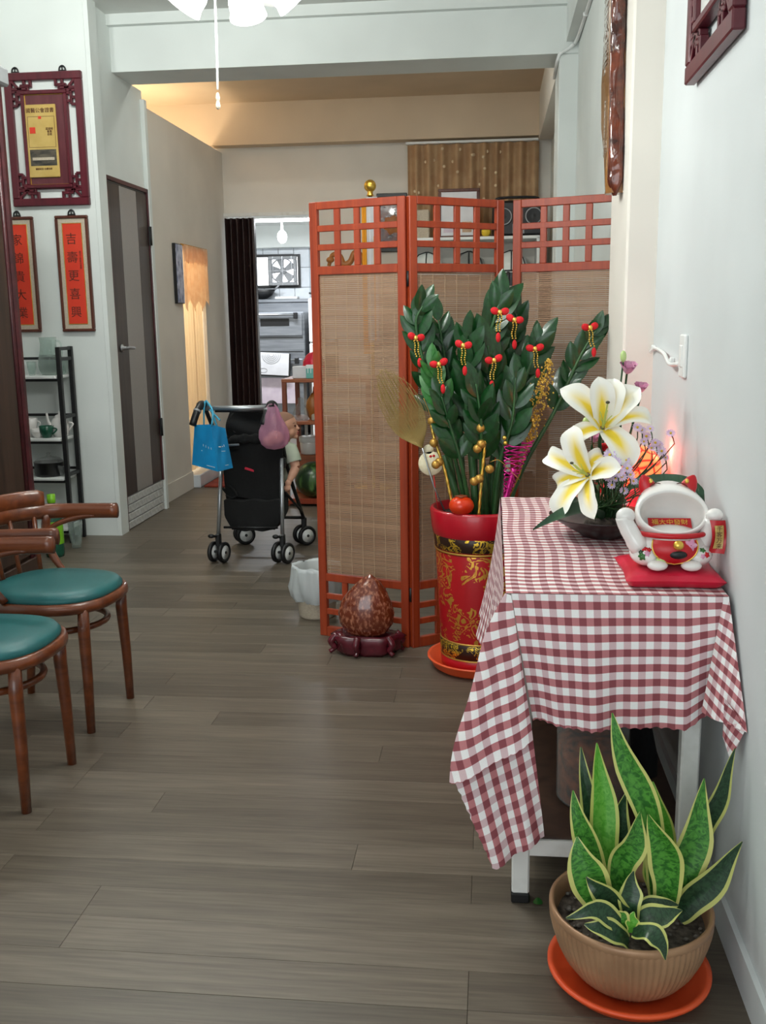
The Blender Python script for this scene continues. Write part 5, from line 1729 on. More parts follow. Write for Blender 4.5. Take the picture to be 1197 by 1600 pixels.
eustoma((0.3780, 2.8400, 1.2503), 0.022, 'pink cup flower highest right of the large lily', FB + V((0.02, 0.03, 0)))
eustoma((0.4177, 2.8600, 1.1938), 0.018, 'pink cup flower near the wall right of the large lily', FB + V((0.025, 0.03, 0)))
eustoma((0.2864, 2.8000, 1.0605), 0.018, 'pale pink cup flower under the large lily, left one', FB + V((0, 0.02, 0)))
eustoma((0.3165, 2.8200, 1.0634), 0.016, 'pale pink cup flower under the large lily, right one', FB + V((0.005, 0.025, 0)))
for c, r, lb in (((0.3631, 2.8400, 1.2804), 0.011, 'pale green bud above the highest pink flower'), ((0.2553, 2.7400, 1.1045), 0.012, 'pale green bud beside the curled petal of the large lily')):
    c = V(c)
    t = thing('flower_bud', lb, 'flower', c)
    obj('bud', MB().ball(c, (r * 0.8, r * 0.8, r * 1.5), 12, 8), g['bud'], t)
    obj('flower_stem', MB().tube(bez([c - V((0, 0, r)), c + V((-0.005, 0, -0.08)), FB + V((0.01, 0.01, 0.05)), FB], 10), 0.0025, 6), g['stem'], t)


def daisy(c, r, label, off):
    c = V(c)
    t = thing('lilac_daisy', label, 'flower', c, 0, 'small lilac daisies in the arrangement')
    d = V((off[0] * 4, -0.75, 0.6 + off[1] * 3)).normalized()
    Md = V((0, 0, 1)).rotation_difference(d).to_matrix().to_4x4(); Md.translation = c
    mb = MB()
    for k in range(12):
        Mk = Md @ Matrix.Rotation(k * PI / 6, 4, 'Z')
        mb.add([Mk @ V(p) for p in ((r * 0.2, -r * 0.06, 0.0), (r * 0.75, -r * 0.17, r * 0.1), (r, 0, r * 0.06), (r * 0.75, r * 0.17, r * 0.1), (r * 0.2, r * 0.06, 0))], [(0, 1, 2, 3, 4)])
    obj('petals', mb, g['lilac'], t)
    obj('disc', MB().ball(c + d * r * 0.08, r * 0.24, 8, 6), g['yellow'], t)
    obj('flower_stem', MB().tube(bez([c - d * 0.002, c + V((off[0] * -0.1, 0.004, -0.05)), FB + V((off[0], off[1], 0.03)), FB + V((off[0] * 0.8, off[1] * 0.8, -0.002))], 8), 0.0018, 5), g['stem'], t)


for i, (pos, r, lb) in enumerate((((0.3087, 2.6200, 1.0352), 0.014, 'lilac daisy left of the lit lamp, leftmost pale one'), ((0.3264, 2.5800, 0.9975), 0.015, 'largest lilac daisy in front of the lit lamp'), ((0.3514, 2.6000, 1.0029), 0.012, 'lilac daisy touching the lit lamp at its left'),
                                      ((0.3034, 2.6400, 1.0120), 0.010, 'small lilac daisy between lower lily and lamp'), ((0.3056, 2.6200, 0.9759), 0.011, 'lilac daisy right of the lower lily throat'), ((0.3137, 2.6000, 0.9589), 0.010, 'violet daisy low in front of the stems'),
                                      ((0.3452, 2.6000, 0.9438), 0.010, 'lilac daisy lowest, above the bowl'), ((0.4111, 2.8600, 1.0804), 0.012, 'lilac daisy under the right curled petal, upper'), ((0.4399, 2.8800, 1.0525), 0.012, 'lilac daisy under the right curled petal, middle'),
                                      ((0.4655, 2.8800, 1.0341), 0.012, 'lilac daisy above the lamp beside the wall'), ((0.4809, 2.8600, 1.0129), 0.012, 'lilac daisy right of the lamp'), ((0.5036, 2.8600, 1.0639), 0.011, 'lilac daisy furthest right against the wall'), ((0.3989, 2.8800, 1.1019), 0.011, 'lilac daisy behind the large lily'))):
    daisy(pos, r * 1.3, lb, (0.012 * ((i * 7) % 5 - 2), 0.008 * ((i * 3) % 5 - 2)))
for pos, r, w_ in (((0.3232, 2.6000, 1.0196), 0.013, 'third from its top'), ((0.3372, 2.5850, 0.9834), 0.012, 'lower middle one'), ((0.3601, 2.6000, 0.9861), 0.011, 'upper of the two at its right'), ((0.3170, 2.6100, 0.9962), 0.010, 'leftmost'), ((0.3374, 2.6400, 1.0375), 0.011, 'topmost'), ((0.3515, 2.6300, 1.0203), 0.010, 'second from its top'), ((0.3230, 2.6000, 0.9759), 0.009, 'lowest at its left'), ((0.3703, 2.6100, 0.9676), 0.010, 'lower of the two at its right')):
    daisy(pos, r * 1.25, 'lilac daisy in the cluster between lily and lamp, ' + w_, (random.uniform(-0.025, 0.03), random.uniform(-0.02, 0.02)))
for pos, r, w_ in (((0.4252, 2.8700, 1.0719), 0.011, 'upper left one'), ((0.4497, 2.8800, 1.0744), 0.010, 'highest one'), ((0.4764, 2.8800, 1.0286), 0.011, 'upper right one'), ((0.4538, 2.8700, 1.0207), 0.010, 'lower middle one'), ((0.4923, 2.8600, 0.9946), 0.009, 'lowest right one'), ((0.4303, 2.8600, 1.0403), 0.010, 'lower left one')):
    daisy(pos, r * 1.25, 'small lilac daisy in the loose spray above the lamp, ' + w_, (random.uniform(0.0, 0.035), random.uniform(-0.005, 0.025)))
mb = MB()
rr = random.Random(11)
for k in range(70):
    a, q = rr.uniform(0, 2 * PI), rr.uniform(0.005, 0.05)
    p0 = FB + V((q * math.cos(a), q * hs(a), -0.004))
    p1 = p0 + V((rr.uniform(-0.02, 0.10), rr.uniform(-0.06, 0.06), rr.uniform(0.05, 0.19)))
    mb.tube([p0, p0.lerp(p1, 0.5) + V((0, 0, 0.02)), p1], 0.0012, 4)
    for j in range(3):
        q0 = p0.lerp(p1, 0.35 + 0.25 * j)
        q1 = q0 + V((rr.uniform(-0.016, 0.016), rr.uniform(-0.012, 0.012), rr.uniform(0.004, 0.02)))
        s = V((rr.uniform(-1, 1), rr.uniform(-1, 1), 0.2)) * 0.0018
        mb.add([q0, q0.lerp(q1, 0.5) + s, q1, q0.lerp(q1, 0.5) - s], [(0, 1, 2, 3)])
o = obj('filler_greenery', mb, g['stem'])
tag(o, 'fine green filler sprigs massed among the daisies in the bowl', 'greenery', None, 'stuff')
for c, lb in (((0.3090, 2.7600, 1.0388), 'tiny red berry cluster under the large lily'), ((0.3472, 2.7600, 1.0317), 'tiny red berry cluster left of the lamp'), ((0.2806, 2.7700, 1.1012), 'tiny red berry cluster beside the left curled petal')):
    c = V(c)
    t = thing('red_berries', lb, 'berries', c)
    for k in range(5):
        obj('berry', MB().ball(c + V((0.006 * math.cos(k * 2.4), -0.004 * (k % 2), 0.007 * hs(k * 2.4))), 0.006, 8, 6), g['redf'], t)
    obj('twig', MB().tube(bez([c, c + V((0.0, 0.01, -0.07)), FB + V((0.012, 0.012, 0.03)), FB + V((0.01, 0.01, 0))], 8), 0.0018, 5), g['stem'], t)

# glowing red lamp behind the flowers
LX, LY = 0.452, 3.06
lamp = thing('glowing_lamp', 'glowing red cracked glass globe lamp behind the flowers at the wall', 'lamp', (LX, LY, 0.7815))
obj('globe', MB().ball((LX, LY, 0.932), (0.064, 0.064, 0.070), 32, 20), g['lampred'], lamp)
obj('base', MB().lathe([(0.001, 0.0), (0.055, 0.0), (0.058, 0.012), (0.040, 0.025), (0.030, 0.045), (0.048, 0.068), (0.060, 0.090), (0.052, 0.100), (0.03, 0.095), (0.001, 0.09)], 32, Matrix.Translation((LX, LY, 0.7815)), fn=lambda t, j: 1 + (0.10 if j > 4 else 0) * math.cos(6 * t)), g['lampbase'], lamp)
point_light('globe_light', (0.519, LY - 0.02, 0.99), 0.55, (1.0, 0.10, 0.06), 0.012)
cr = thing('patterned_box', 'small orange patterned box behind the flower bowl', 'box', (0.30, 3.10, 0.7815))
obj('box_body', MB().cbox((0.29, 3.12, 0.8245), (0.13, 0.09, 0.084), 0.003), g['peach'], cr)
obj('box_lid', MB().cbox((0.29, 3.12, 0.862), (0.136, 0.096, 0.016), 0.003), g['redf'], cr)

# ---------------------------------------------------------------- snake plant in the bronze pot, nearest the camera
NX, NY = 0.300, 1.940
sc = thing('plant_saucer', 'round orange plastic saucer under the bronze pot', 'saucer', (NX, NY, 0))
obj('dish', MB().lathe([(0.001, 0.0), (0.135, 0.0), (0.150, 0.008), (0.163, 0.026), (0.171, 0.029), (0.171, 0.036), (0.158, 0.034), (0.146, 0.014), (0.001, 0.007)], 56, Matrix.Translation((NX, NY, 0))), g['saucer'], sc)
sp = thing('snake_plant', 'variegated snake plant in a ribbed bronze pot at the lower right', 'plant', (NX, NY, 0.008))
Mp = Matrix.Translation((NX, NY, 0))
rib = lambda t, j: 1 + (0.010 * math.cos(76 * t + 0.4 * j) if 1 < j < 10 else 0)
PR = [(0.001, 0.0075), (0.085, 0.0075), (0.096, 0.012), (0.116, 0.030), (0.138, 0.060), (0.152, 0.090), (0.162, 0.122), (0.166, 0.140), (0.1675, 0.150), (0.168, 0.160), (0.1685, 0.166)]
pt = obj('pot', MB().lathe(PR, 304, Mp, fn=rib), g['bronze'], sp)
obj('rim', MB().lathe([(0.1665, 0.158), (0.170, 0.164), (0.170, 0.174), (0.166, 0.179), (0.160, 0.176), (0.156, 0.15), (0.150, 0.12)], 64, Mp), g['bronze'], sp)
sm = MB()
sm.lathe([(0.001, 0.140), (0.05, 0.142), (0.10, 0.139), (0.157, 0.136)], 40, Mp, fn=lambda t, j: 1 + 0.0 * t)
for p in sm.v:
    p.z += 0.006 * noise.noise(p * 40) + 0.004 * noise.noise(p * 95)
obj('soil', sm, g['soil'], sp)
gv = MB()
rr = random.Random(3)
for k in range(150):
    a, r = rr.uniform(0, 2 * PI), 0.15 * math.sqrt(rr.random())
    s = rr.uniform(0.003, 0.007)
    gv.ball((NX + r * math.cos(a), NY + r * math.sin(a), 0.142 + s * 0.3), (s, s * 0.8, s * 0.7), 6, 4)
obj('gravel', gv, mat('grey_gravel', (112, 106, 100), 0.9, c2=(70, 64, 58), scale=60), sp, kind='stuff')


def blade(pts, wpx, mt, twist=0.0, nrm=(0.0, -1.0, 0.25), fold=0.30, prof=0.75, label=None):
    n = 22
    P = bez(pts, n)
    wd = wpx * 0.000424 * 0.58
    mb = MB()
    N0 = V(nrm)
    def frame(u):
        i = u * n
        k = min(int(i), n - 1)
        p = P[k].lerp(P[k + 1], i - k)
        d = (P[k + 1] - P[k]).normalized()
        s = d.cross(N0)
        if s.length < 0.05: s = V((1, 0, 0))
        s.normalize()
        nn_ = s.cross(d).normalized()
        t = twist * u
        return p, s * math.cos(t) + nn_ * math.sin(t), nn_ * math.cos(t) - s * math.sin(t)
    def shape(u):
        return (0.42 + 0.58 * math.sin(PI * min(1.0, u / 1.15 + 0.08)) ** 0.8) * (1 - max(0, (u - 0.62) / 0.38) ** 1.7)
    for sgn in (0, 1):
        def fn(u, w):
            p, s, nn_ = frame(u)
            q = (w * 2 - 1) * (1 if sgn == 0 else -1)
            W = wd * shape(u)
            th = 0.0016 * (1 - abs(q)) * (1 if sgn == 0 else -1)
            return p + s * q * W - nn_ * (fold * W * (1 - abs(q)) * 1.0 - fold * W) + nn_ * th + s * 0.002 * math.sin(u * 13 + q)
        mb.grid(fn, n, 8, lambda u, w: (u, w))
    return obj('leaf', mb, g[mt], sp, label)


blade([(0.3568, 1.9500, 0.1885), (0.3352, 1.9600, 0.3659), (0.2835, 1.9700, 0.4805), (0.2537, 1.9800, 0.5840)], 118, 'sans', 0.2)
blade([(0.2503, 1.9600, 0.1765), (0.2472, 1.9800, 0.2864), (0.2400, 2.0000, 0.3914), (0.2286, 2.0200, 0.4985)], 124, 'sansl', -0.3, prof=1)
blade([(0.2597, 2.0000, 0.1517), (0.2423, 2.0200, 0.2348), (0.2206, 2.0400, 0.3466), (0.1991, 2.0600, 0.4701)], 104, 'sansd', 0.1)
blade([(0.2426, 1.9300, 0.1857), (0.2241, 1.9300, 0.2542), (0.1939, 1.9400, 0.3432), (0.1747, 1.9500, 0.4223)], 108, 'sans', 0.3)
blade([(0.2345, 1.8600, 0.2028), (0.2152, 1.8600, 0.2511), (0.1929, 1.8700, 0.3020), (0.1788, 1.8800, 0.3569)], 160, 'sans', 0.2)
blade([(0.2637, 1.9800, 0.1550), (0.2654, 1.9900, 0.2345), (0.2760, 2.0000, 0.3139), (0.2916, 2.0100, 0.3907)], 128, 'sansd', -0.2)
blade([(0.2635, 1.9000, 0.1967), (0.2728, 1.9000, 0.2882), (0.2950, 1.9000, 0.3430), (0.3072, 1.9100, 0.4012)], 132, 'sans', -0.5)
blade([(0.3608, 1.9000, 0.1930), (0.3657, 1.9000, 0.2703), (0.3511, 1.9000, 0.3368), (0.3216, 1.9000, 0.4009)], 140, 'sans', 0.5)
blade([(0.3931, 2.0200, 0.1463), (0.3909, 2.0400, 0.2304), (0.3753, 2.0500, 0.3195), (0.3557, 2.0600, 0.3948)], 86, 'sansl', 0.2)
blade([(0.3932, 1.9400, 0.1643), (0.4097, 1.9500, 0.2516), (0.4303, 1.9600, 0.3338), (0.4461, 1.9800, 0.4451)], 158, 'sans', -0.3)
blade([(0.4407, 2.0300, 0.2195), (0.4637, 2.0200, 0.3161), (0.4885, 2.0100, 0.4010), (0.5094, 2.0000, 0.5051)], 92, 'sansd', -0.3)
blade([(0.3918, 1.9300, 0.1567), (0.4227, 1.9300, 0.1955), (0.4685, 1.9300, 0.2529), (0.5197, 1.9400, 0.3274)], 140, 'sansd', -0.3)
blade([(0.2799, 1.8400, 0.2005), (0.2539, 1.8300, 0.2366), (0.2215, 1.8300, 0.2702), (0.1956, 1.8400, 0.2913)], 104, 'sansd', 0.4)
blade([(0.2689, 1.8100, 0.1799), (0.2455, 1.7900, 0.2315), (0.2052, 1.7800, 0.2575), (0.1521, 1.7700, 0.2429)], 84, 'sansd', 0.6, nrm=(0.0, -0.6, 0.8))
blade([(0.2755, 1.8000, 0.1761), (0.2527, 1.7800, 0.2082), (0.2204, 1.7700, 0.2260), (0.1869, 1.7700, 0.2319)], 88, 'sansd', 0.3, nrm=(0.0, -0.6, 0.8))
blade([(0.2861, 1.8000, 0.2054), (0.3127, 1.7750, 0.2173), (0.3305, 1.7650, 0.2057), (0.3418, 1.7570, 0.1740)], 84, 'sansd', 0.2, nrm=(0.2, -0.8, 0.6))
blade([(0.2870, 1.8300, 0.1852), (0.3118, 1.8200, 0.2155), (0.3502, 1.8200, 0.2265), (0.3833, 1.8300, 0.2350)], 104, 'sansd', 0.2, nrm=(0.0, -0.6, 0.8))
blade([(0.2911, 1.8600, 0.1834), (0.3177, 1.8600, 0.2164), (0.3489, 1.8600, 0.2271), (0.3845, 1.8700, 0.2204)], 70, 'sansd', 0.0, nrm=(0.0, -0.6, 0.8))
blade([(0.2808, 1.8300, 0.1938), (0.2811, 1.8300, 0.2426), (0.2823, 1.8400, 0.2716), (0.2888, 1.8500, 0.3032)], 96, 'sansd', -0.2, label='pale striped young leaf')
blade([(0.2683, 1.8100, 0.1976), (0.2605, 1.8000, 0.2214), (0.2524, 1.8000, 0.2332), (0.2433, 1.8000, 0.2379)], 84, 'sans', 0.0)
blade([(0.2820, 1.8100, 0.1940), (0.2826, 1.8000, 0.2183), (0.2829, 1.8000, 0.2314), (0.2848, 1.8000, 0.2455)], 50, 'sansl', 0.0)
blade([(0.3571, 1.9700, 0.1570), (0.3504, 1.9800, 0.2071), (0.3441, 1.9900, 0.2478), (0.3319, 2.0000, 0.2790)], 70, 'sansl', 0.3)
o = obj('fallen_leaf', MB().grid(lambda u, w: V((0.121 + 0.022 * (u - 0.5), 2.20 + 0.030 * (w - 0.5) * math.sin(PI * (0.1 + 0.8 * u)), 0.0012 + 0.004 * math.sin(PI * u))), 6, 4), g['zzl'])
tag(o, 'tiny bright green leaf on the floor beside the table leg', 'leaf')

# ---------------------------------------------------------------- pushchair with the baby, bags on its handles
str_ = thing('baby_stroller', 'black umbrella stroller with silver frame seen from behind', 'stroller', (-1.38, 5.70, 0))
sw = {}
for s, xl in ((-1, -1.575), (1, -1.195)):
    # rear pair of wheels (towards the camera) and front pair
    for (nm, yc, xo, r) in (('rear', 5.50, 0.0, 0.062), ('front', 5.985, 0.03 if s < 0 else 0.035, 0.062)):
        fk = obj('wheel_fork', MB().cbox((xl + xo, yc, 0.135), (0.030, 0.036, 0.075), 0.006).tube([(xl + xo - 0.034, yc, 0.064), (xl + xo + 0.034, yc, 0.064)], 0.008, 8)
                 .cbox((xl + xo, yc, 0.085), (0.020, 0.026, 0.05), 0.004), g['blackp'], str_)
        for d in (-0.034, 0.034):
            ca = {('rear', -1): -0.30, ('rear', 1): -0.42, ('front', -1): -1.05, ('front', 1): -0.85}[(nm, s)]
            Mw = Matrix.Translation((xl + xo + d * math.cos(ca), yc + d * math.sin(ca), 0.0625)) @ Matrix.Rotation(ca, 4, 'Z') @ Matrix.Rotation(PI / 2, 4, 'Y')
            wh = obj('wheel', MB().lathe([(0.042, -0.011), (0.054, -0.013), (0.061, -0.008), (0.0625, 0), (0.061, 0.008), (0.054, 0.013), (0.042, 0.011), (0.040, 0.0), (0.042, -0.011)], 28, Mw), g['blackp'], str_)
            obj('hub', MB().lathe([(0.001, -0.012), (0.010, -0.012), (0.012, -0.009), (0.041, -0.009), (0.041, 0.009), (0.012, 0.009), (0.010, 0.012), (0.001, 0.012)], 24, Mw), g['white'], wh)
            obj('axle_cap', MB().lathe([(0.001, -0.0145), (0.009, -0.014), (0.009, 0.014), (0.001, 0.0145)], 14, Mw), g['blackp'], wh)
    xt = xl - 0.035 * (1 if s < 0 else -0.4)
    obj('rear_leg', MB().tube([(xl, 5.50, 0.15), (xl + 0.012 * -s, 5.60, 0.60)], 0.0115, 10), g['alu'], str_)
    xf = xl + (0.03 if s < 0 else 0.035)
    obj('push_tube', MB().tube(bez([(xf, 5.985, 0.16), (xl + 0.014 * -s + 0.012, 5.72, 0.52), (xl - 0.012 if s < 0 else xl + 0.0, 5.52, 0.80), (xl - 0.028 if s < 0 else xl - 0.012, 5.46, 0.90)], 16), 0.0115, 10), g['blackm'], str_)
    obj('joint', MB().cbox((xl + 0.012 * -s, 5.63, 0.57), (0.034, 0.06, 0.07), 0.01), g['blackp'], str_)
    hx = -1.612 if s < 0 else -1.212
    gr = obj('grip', MB().tube(bez([(hx, 5.47, 0.915), (hx - 0.006, 5.43, 0.925), (hx - 0.020, 5.39, 0.890), (hx - 0.040, 5.36, 0.818)], 12), [0.024] * 6 + [0.020] * 7, 12), g['blackp'], str_)
    obj('grip_band', MB().tube([(hx - 0.017, 5.396, 0.899), (hx - 0.020, 5.390, 0.890)], 0.0225, 12), g['grey'], gr)
    sm_ = obj('side_brace', MB().tube([(xl + 0.014 * -s, 5.60, 0.42), (xf, 5.93, 0.22)], 0.008, 8), g['blackm'], str_)
    obj('brake_pedal', MB().tube([(xl, 5.50, 0.155), (xl - s * 0.0 - 0.024, 5.46, 0.165)], 0.008, 8).ball((xl - 0.030, 5.455, 0.166), (0.020, 0.014, 0.013), 10, 7), g['blackp'], str_)
obj('handle_bar', MB().tube([(-1.600, 5.452, 0.905), (-1.222, 5.452, 0.905)], 0.0145, 12), g['alu'], str_)
obj('bar_pad', MB().tube([(-1.545, 5.452, 0.888), (-1.27, 5.452, 0.888)], 0.0075, 8), g['blackp'], str_)
obj('rear_axle', MB().tube([(-1.545, 5.52, 0.205), (-1.225, 5.52, 0.205)], 0.007, 8), g['blackm'], str_)
obj('footrest', MB().tube([(-1.545, 5.99, 0.17), (-1.16, 5.99, 0.17)], 0.010, 8), g['blackm'], str_)


def shell(fn, th, nu, nv):
    """closed fabric panel: fn(u, w) and the same surface pushed back by th"""
    mb = MB()
    mb.grid(fn, nu, nv)
    mb.grid(lambda u, w: V(fn(1 - u, w)) + V((0, th, 0)), nu, nv)
    mb.grid(lambda u, w: V(fn(0, 1 - u)) + V((0, th * w, 0)), nv, 1).grid(lambda u, w: V(fn(1, u)) + V((0, th * w, 0)), nv, 1)
    mb.grid(lambda u, w: V(fn(u, 0)) + V((0, th * w, 0)), nu, 1).grid(lambda u, w: V(fn(1 - u, 1)) + V((0, th * w, 0)), nu, 1)
    return mb


cxs = -1.375
obj('seat_back', shell(lambda u, w: (cxs + (u - 0.5) * (0.345 + 0.01 * w), 5.605 - 0.02 * math.sin(PI * u) - 0.018 * math.sin(u * 9 + w * 3) * 0.4 - 0.03 * w, 0.36 + 0.36 * w + 0.012 * math.sin(u * 7)), 0.022, 24, 16), g['blackf'], str_)
obj('head_panel', shell(lambda u, w: (cxs - 0.005 + (u - 0.5) * (0.225 + 0.055 * math.sin(PI * (w * 0.9 + 0.25))), 5.575 - 0.03 * w - 0.012 * math.sin(PI * u) + 0.01 * math.sin(w * 9 + u * 4), 0.70 + 0.20 * w), 0.02, 20, 14), g['blackf'], str_)
obj('folded_canopy', MB().tube(bez([(-1.53, 5.60, 0.68), (-1.46, 5.55, 0.715), (-1.375, 5.535, 0.722), (-1.29, 5.55, 0.715), (-1.21, 5.60, 0.68)], 20), [0.026 + 0.005 * math.sin(k * 1.7) for k in range(21)], 10), g['blackf'], str_)
obj('silver_strip', MB().bar((-1.50, 5.515, 0.686), (-1.43, 5.512, 0.69), 0.006, 0.012, 0.002), g['steel'], str_)
obj('red_tag', MB().bar((-1.42, 5.575, 0.545), (-1.365, 5.572, 0.53), 0.003, 0.014, 0.001), g['redsatin'], str_)
obj('basket', shell(lambda u, w: (cxs + (u - 0.5) * (0.255 + 0.085 * min(1, w * 2.2)), 5.545 - 0.03 * math.sin(PI * u) * (1 - 0.3 * w), 0.185 + 0.175 * w + 0.004 * math.sin(u * 15)), 0.20, 20, 10), g['blackf'], str_)
obj('seat_pad', MB().cbox((cxs, 5.76, 0.40), (0.32, 0.30, 0.04), 0.015), g['blackf'], str_)
obj('canopy_arm', MB().tube(bez([(-1.505, 5.60, 0.79), (-1.475, 5.58, 0.80), (-1.455, 5.585, 0.815)], 6), 0.005, 6), g['blackm'], str_)
obj('canopy_loop', MB().tube(bez([(-1.455, 5.56, 0.88), (-1.488, 5.56, 0.84), (-1.487, 5.56, 0.79), (-1.462, 5.56, 0.75)], 12), 0.006, 6), g['blackm'], str_)
obj('side_strap', MB().tube(bez([(-1.535, 5.60, 0.45), (-1.50, 5.57, 0.43), (-1.47, 5.56, 0.39), (-1.50, 5.57, 0.37), (-1.54, 5.58, 0.385)], 14), 0.007, 6), g['blackf'], str_)

# baby: one continuous body, clothes and hair as parts
HB = V((-1.205, 5.735, 0.772))
baby = thing('baby', 'baby in a pale green shirt leaning out of the stroller', 'person', (-1.27, 5.76, 0.422))
bm = MB()
bm.tube(bez([(-1.30, 5.77, 0.455), (-1.275, 5.765, 0.53), (-1.245, 5.755, 0.61), (-1.225, 5.75, 0.655)], 10), [0.075, 0.082, 0.085, 0.084, 0.080, 0.078, 0.075, 0.072, 0.068, 0.058, 0.045], 14)
bm.tube([(-1.225, 5.75, 0.65), (-1.212, 5.742, 0.71)], [0.036, 0.034], 12)
# head in profile towards +x
def hp(x, y, z):
    return HB + V((x, y, z))
bm.ball(hp(-0.012, 0, 0.012), (0.079, 0.066, 0.070), 22, 14)
bm.ball(hp(0.018, 0, -0.028), (0.050, 0.052, 0.050), 18, 12)
for s in (-1, 1):
    bm.ball(hp(0.036, s * 0.028, -0.036), (0.024, 0.021, 0.025), 12, 8)
    bm.ball(hp(-0.018, s * 0.064, -0.010), (0.014, 0.008, 0.020), 10, 7)
bm.ball(hp(0.074, 0, -0.014), (0.011, 0.010, 0.009), 10, 7)
bm.ball(hp(0.066, 0, -0.006), (0.010, 0.008, 0.016), 10, 7)
bm.ball(hp(0.058, 0, -0.062), (0.017, 0.016, 0.014), 10, 7)
bm.ball(hp(0.064, 0, -0.034), (0.012, 0.016, 0.008), 10, 7)
bm.ball(hp(0.062, 0, -0.046), (0.012, 0.015, 0.007), 10, 7)
# arm hanging over the side nearest the camera, with a curled hand
SHO, ELB, WRI = V((-1.175, 5.705, 0.640)), V((-1.140, 5.680, 0.535)), V((-1.172, 5.645, 0.462))
bm.tube([SHO, SHO.lerp(ELB, 0.5), ELB], [0.034, 0.031, 0.027], 12).ball(SHO, 0.035, 12, 8)
bm.tube([ELB, ELB.lerp(WRI, 0.45), WRI], [0.027, 0.026, 0.018], 12)
PAL = WRI + V((-0.014, -0.008, -0.024))
bm.ball(WRI.lerp(PAL, 0.6), (0.020, 0.014, 0.024), 12, 8, Matrix.Rotation(0.4, 3, 'Y'))
for k, (dx, L) in enumerate(((-0.026, 0.030), (-0.012, 0.034), (0.002, 0.032), (0.014, 0.026))):
    b0 = PAL + V((dx * 0.75 + 0.006, -0.004, -0.010))
    bm.tube(bez([b0, b0 + V((dx * 0.25 - 0.004, -0.007, -L * 0.5)), b0 + V((dx * 0.3 - 0.010, 0.004, -L * 0.92))], 6), [0.0068, 0.0068, 0.0066, 0.0064, 0.006, 0.0056, 0.005], 8)
tb0 = PAL + V((-0.018, -0.008, 0.012))
bm.tube(bez([tb0, tb0 + V((-0.016, -0.006, -0.002)), tb0 + V((-0.030, -0.004, 0.004))], 5), [0.0085, 0.008, 0.0075, 0.007, 0.0062, 0.005], 8)
# far arm and legs, in the seat
bm.tube([(-1.29, 5.82, 0.63), (-1.33, 5.88, 0.55), (-1.31, 5.95, 0.51)], [0.033, 0.028, 0.02], 10)
bm.ball((-1.305, 5.965, 0.505), (0.018, 0.022, 0.016), 10, 7)
for k in range(4):
    bm.tube([(-1.315 + 0.009 * k, 5.978, 0.505), (-1.315 + 0.009 * k, 6.000, 0.497)], [0.006, 0.005], 6)
bm.tube([(-1.29, 5.965, 0.512), (-1.275, 5.978, 0.515)], [0.007, 0.005], 6)
for xo in (-0.05, 0.05):
    bm.tube(bez([(-1.31 + xo, 5.80, 0.47), (-1.33 + xo * 1.3, 5.93, 0.47), (-1.33 + xo * 1.2, 5.98, 0.38), (-1.33 + xo * 1.2, 6.0, 0.30)], 8), [0.05, 0.048, 0.046, 0.042, 0.038, 0.034, 0.030, 0.026, 0.022], 10)
    bm.ball((-1.33 + xo * 1.2, 6.03, 0.285), (0.022, 0.045, 0.018), 10, 7)
bo = obj('body', bm, g['skin'], baby)
rm = bo.modifiers.new('fuse', 'REMESH')
rm.mode = 'VOXEL'
rm.voxel_size = 0.0032
rm.use_smooth_shade = True
smd = bo.modifiers.new('soften', 'SMOOTH')
smd.iterations = 3
smd.factor = 0.5
hm = MB()
def hairf(u, w):
    a = 2 * PI * u
    th = w * 1.45
    d = V((math.sin(th) * math.cos(a), math.sin(th) * math.sin(a), math.cos(th)))
    d = Matrix.Rotation(-0.5, 3, 'Y') @ d
    return hp(-0.012, 0, 0.012) + V((d.x * 0.0805, d.y * 0.0675, d.z * 0.0715))
hm.grid(hairf, 28, 12)
obj('hair', hm, g['hair'], baby)
for s in (-1, 1):
    obj('eye', MB().ball(hp(0.0625, s * 0.024, 0.004), (0.006, 0.009, 0.0055), 10, 7), g['ink'], baby)
    obj('eyebrow', MB().tube([hp(0.060, s * 0.014, 0.019), hp(0.060, s * 0.026, 0.022), hp(0.052, s * 0.038, 0.018)], 0.0018, 5), g['hair'], baby)
obj('lips', MB().ball(hp(0.0735, 0, -0.0345), (0.0045, 0.013, 0.004), 10, 6).ball(hp(0.0715, 0, -0.0445), (0.005, 0.012, 0.0045), 10, 6), g['lip'], baby)
sh = MB()
sh.tube(bez([(-1.30, 5.77, 0.458), (-1.275, 5.765, 0.53), (-1.245, 5.755, 0.61), (-1.222, 5.748, 0.672)], 10), [0.083, 0.090, 0.093, 0.092, 0.088, 0.086, 0.083, 0.080, 0.076, 0.066, 0.050], 18, caps=False)
obj('shirt', sh, g['shirt'], baby)
obj('sleeve', MB().tube([SHO + V((-0.03, 0.01, 0.012)), SHO, SHO.lerp(ELB, 0.4), SHO.lerp(ELB, 0.72)], [0.036, 0.044, 0.046, 0.045], 14, caps=False), g['shirt'], baby)

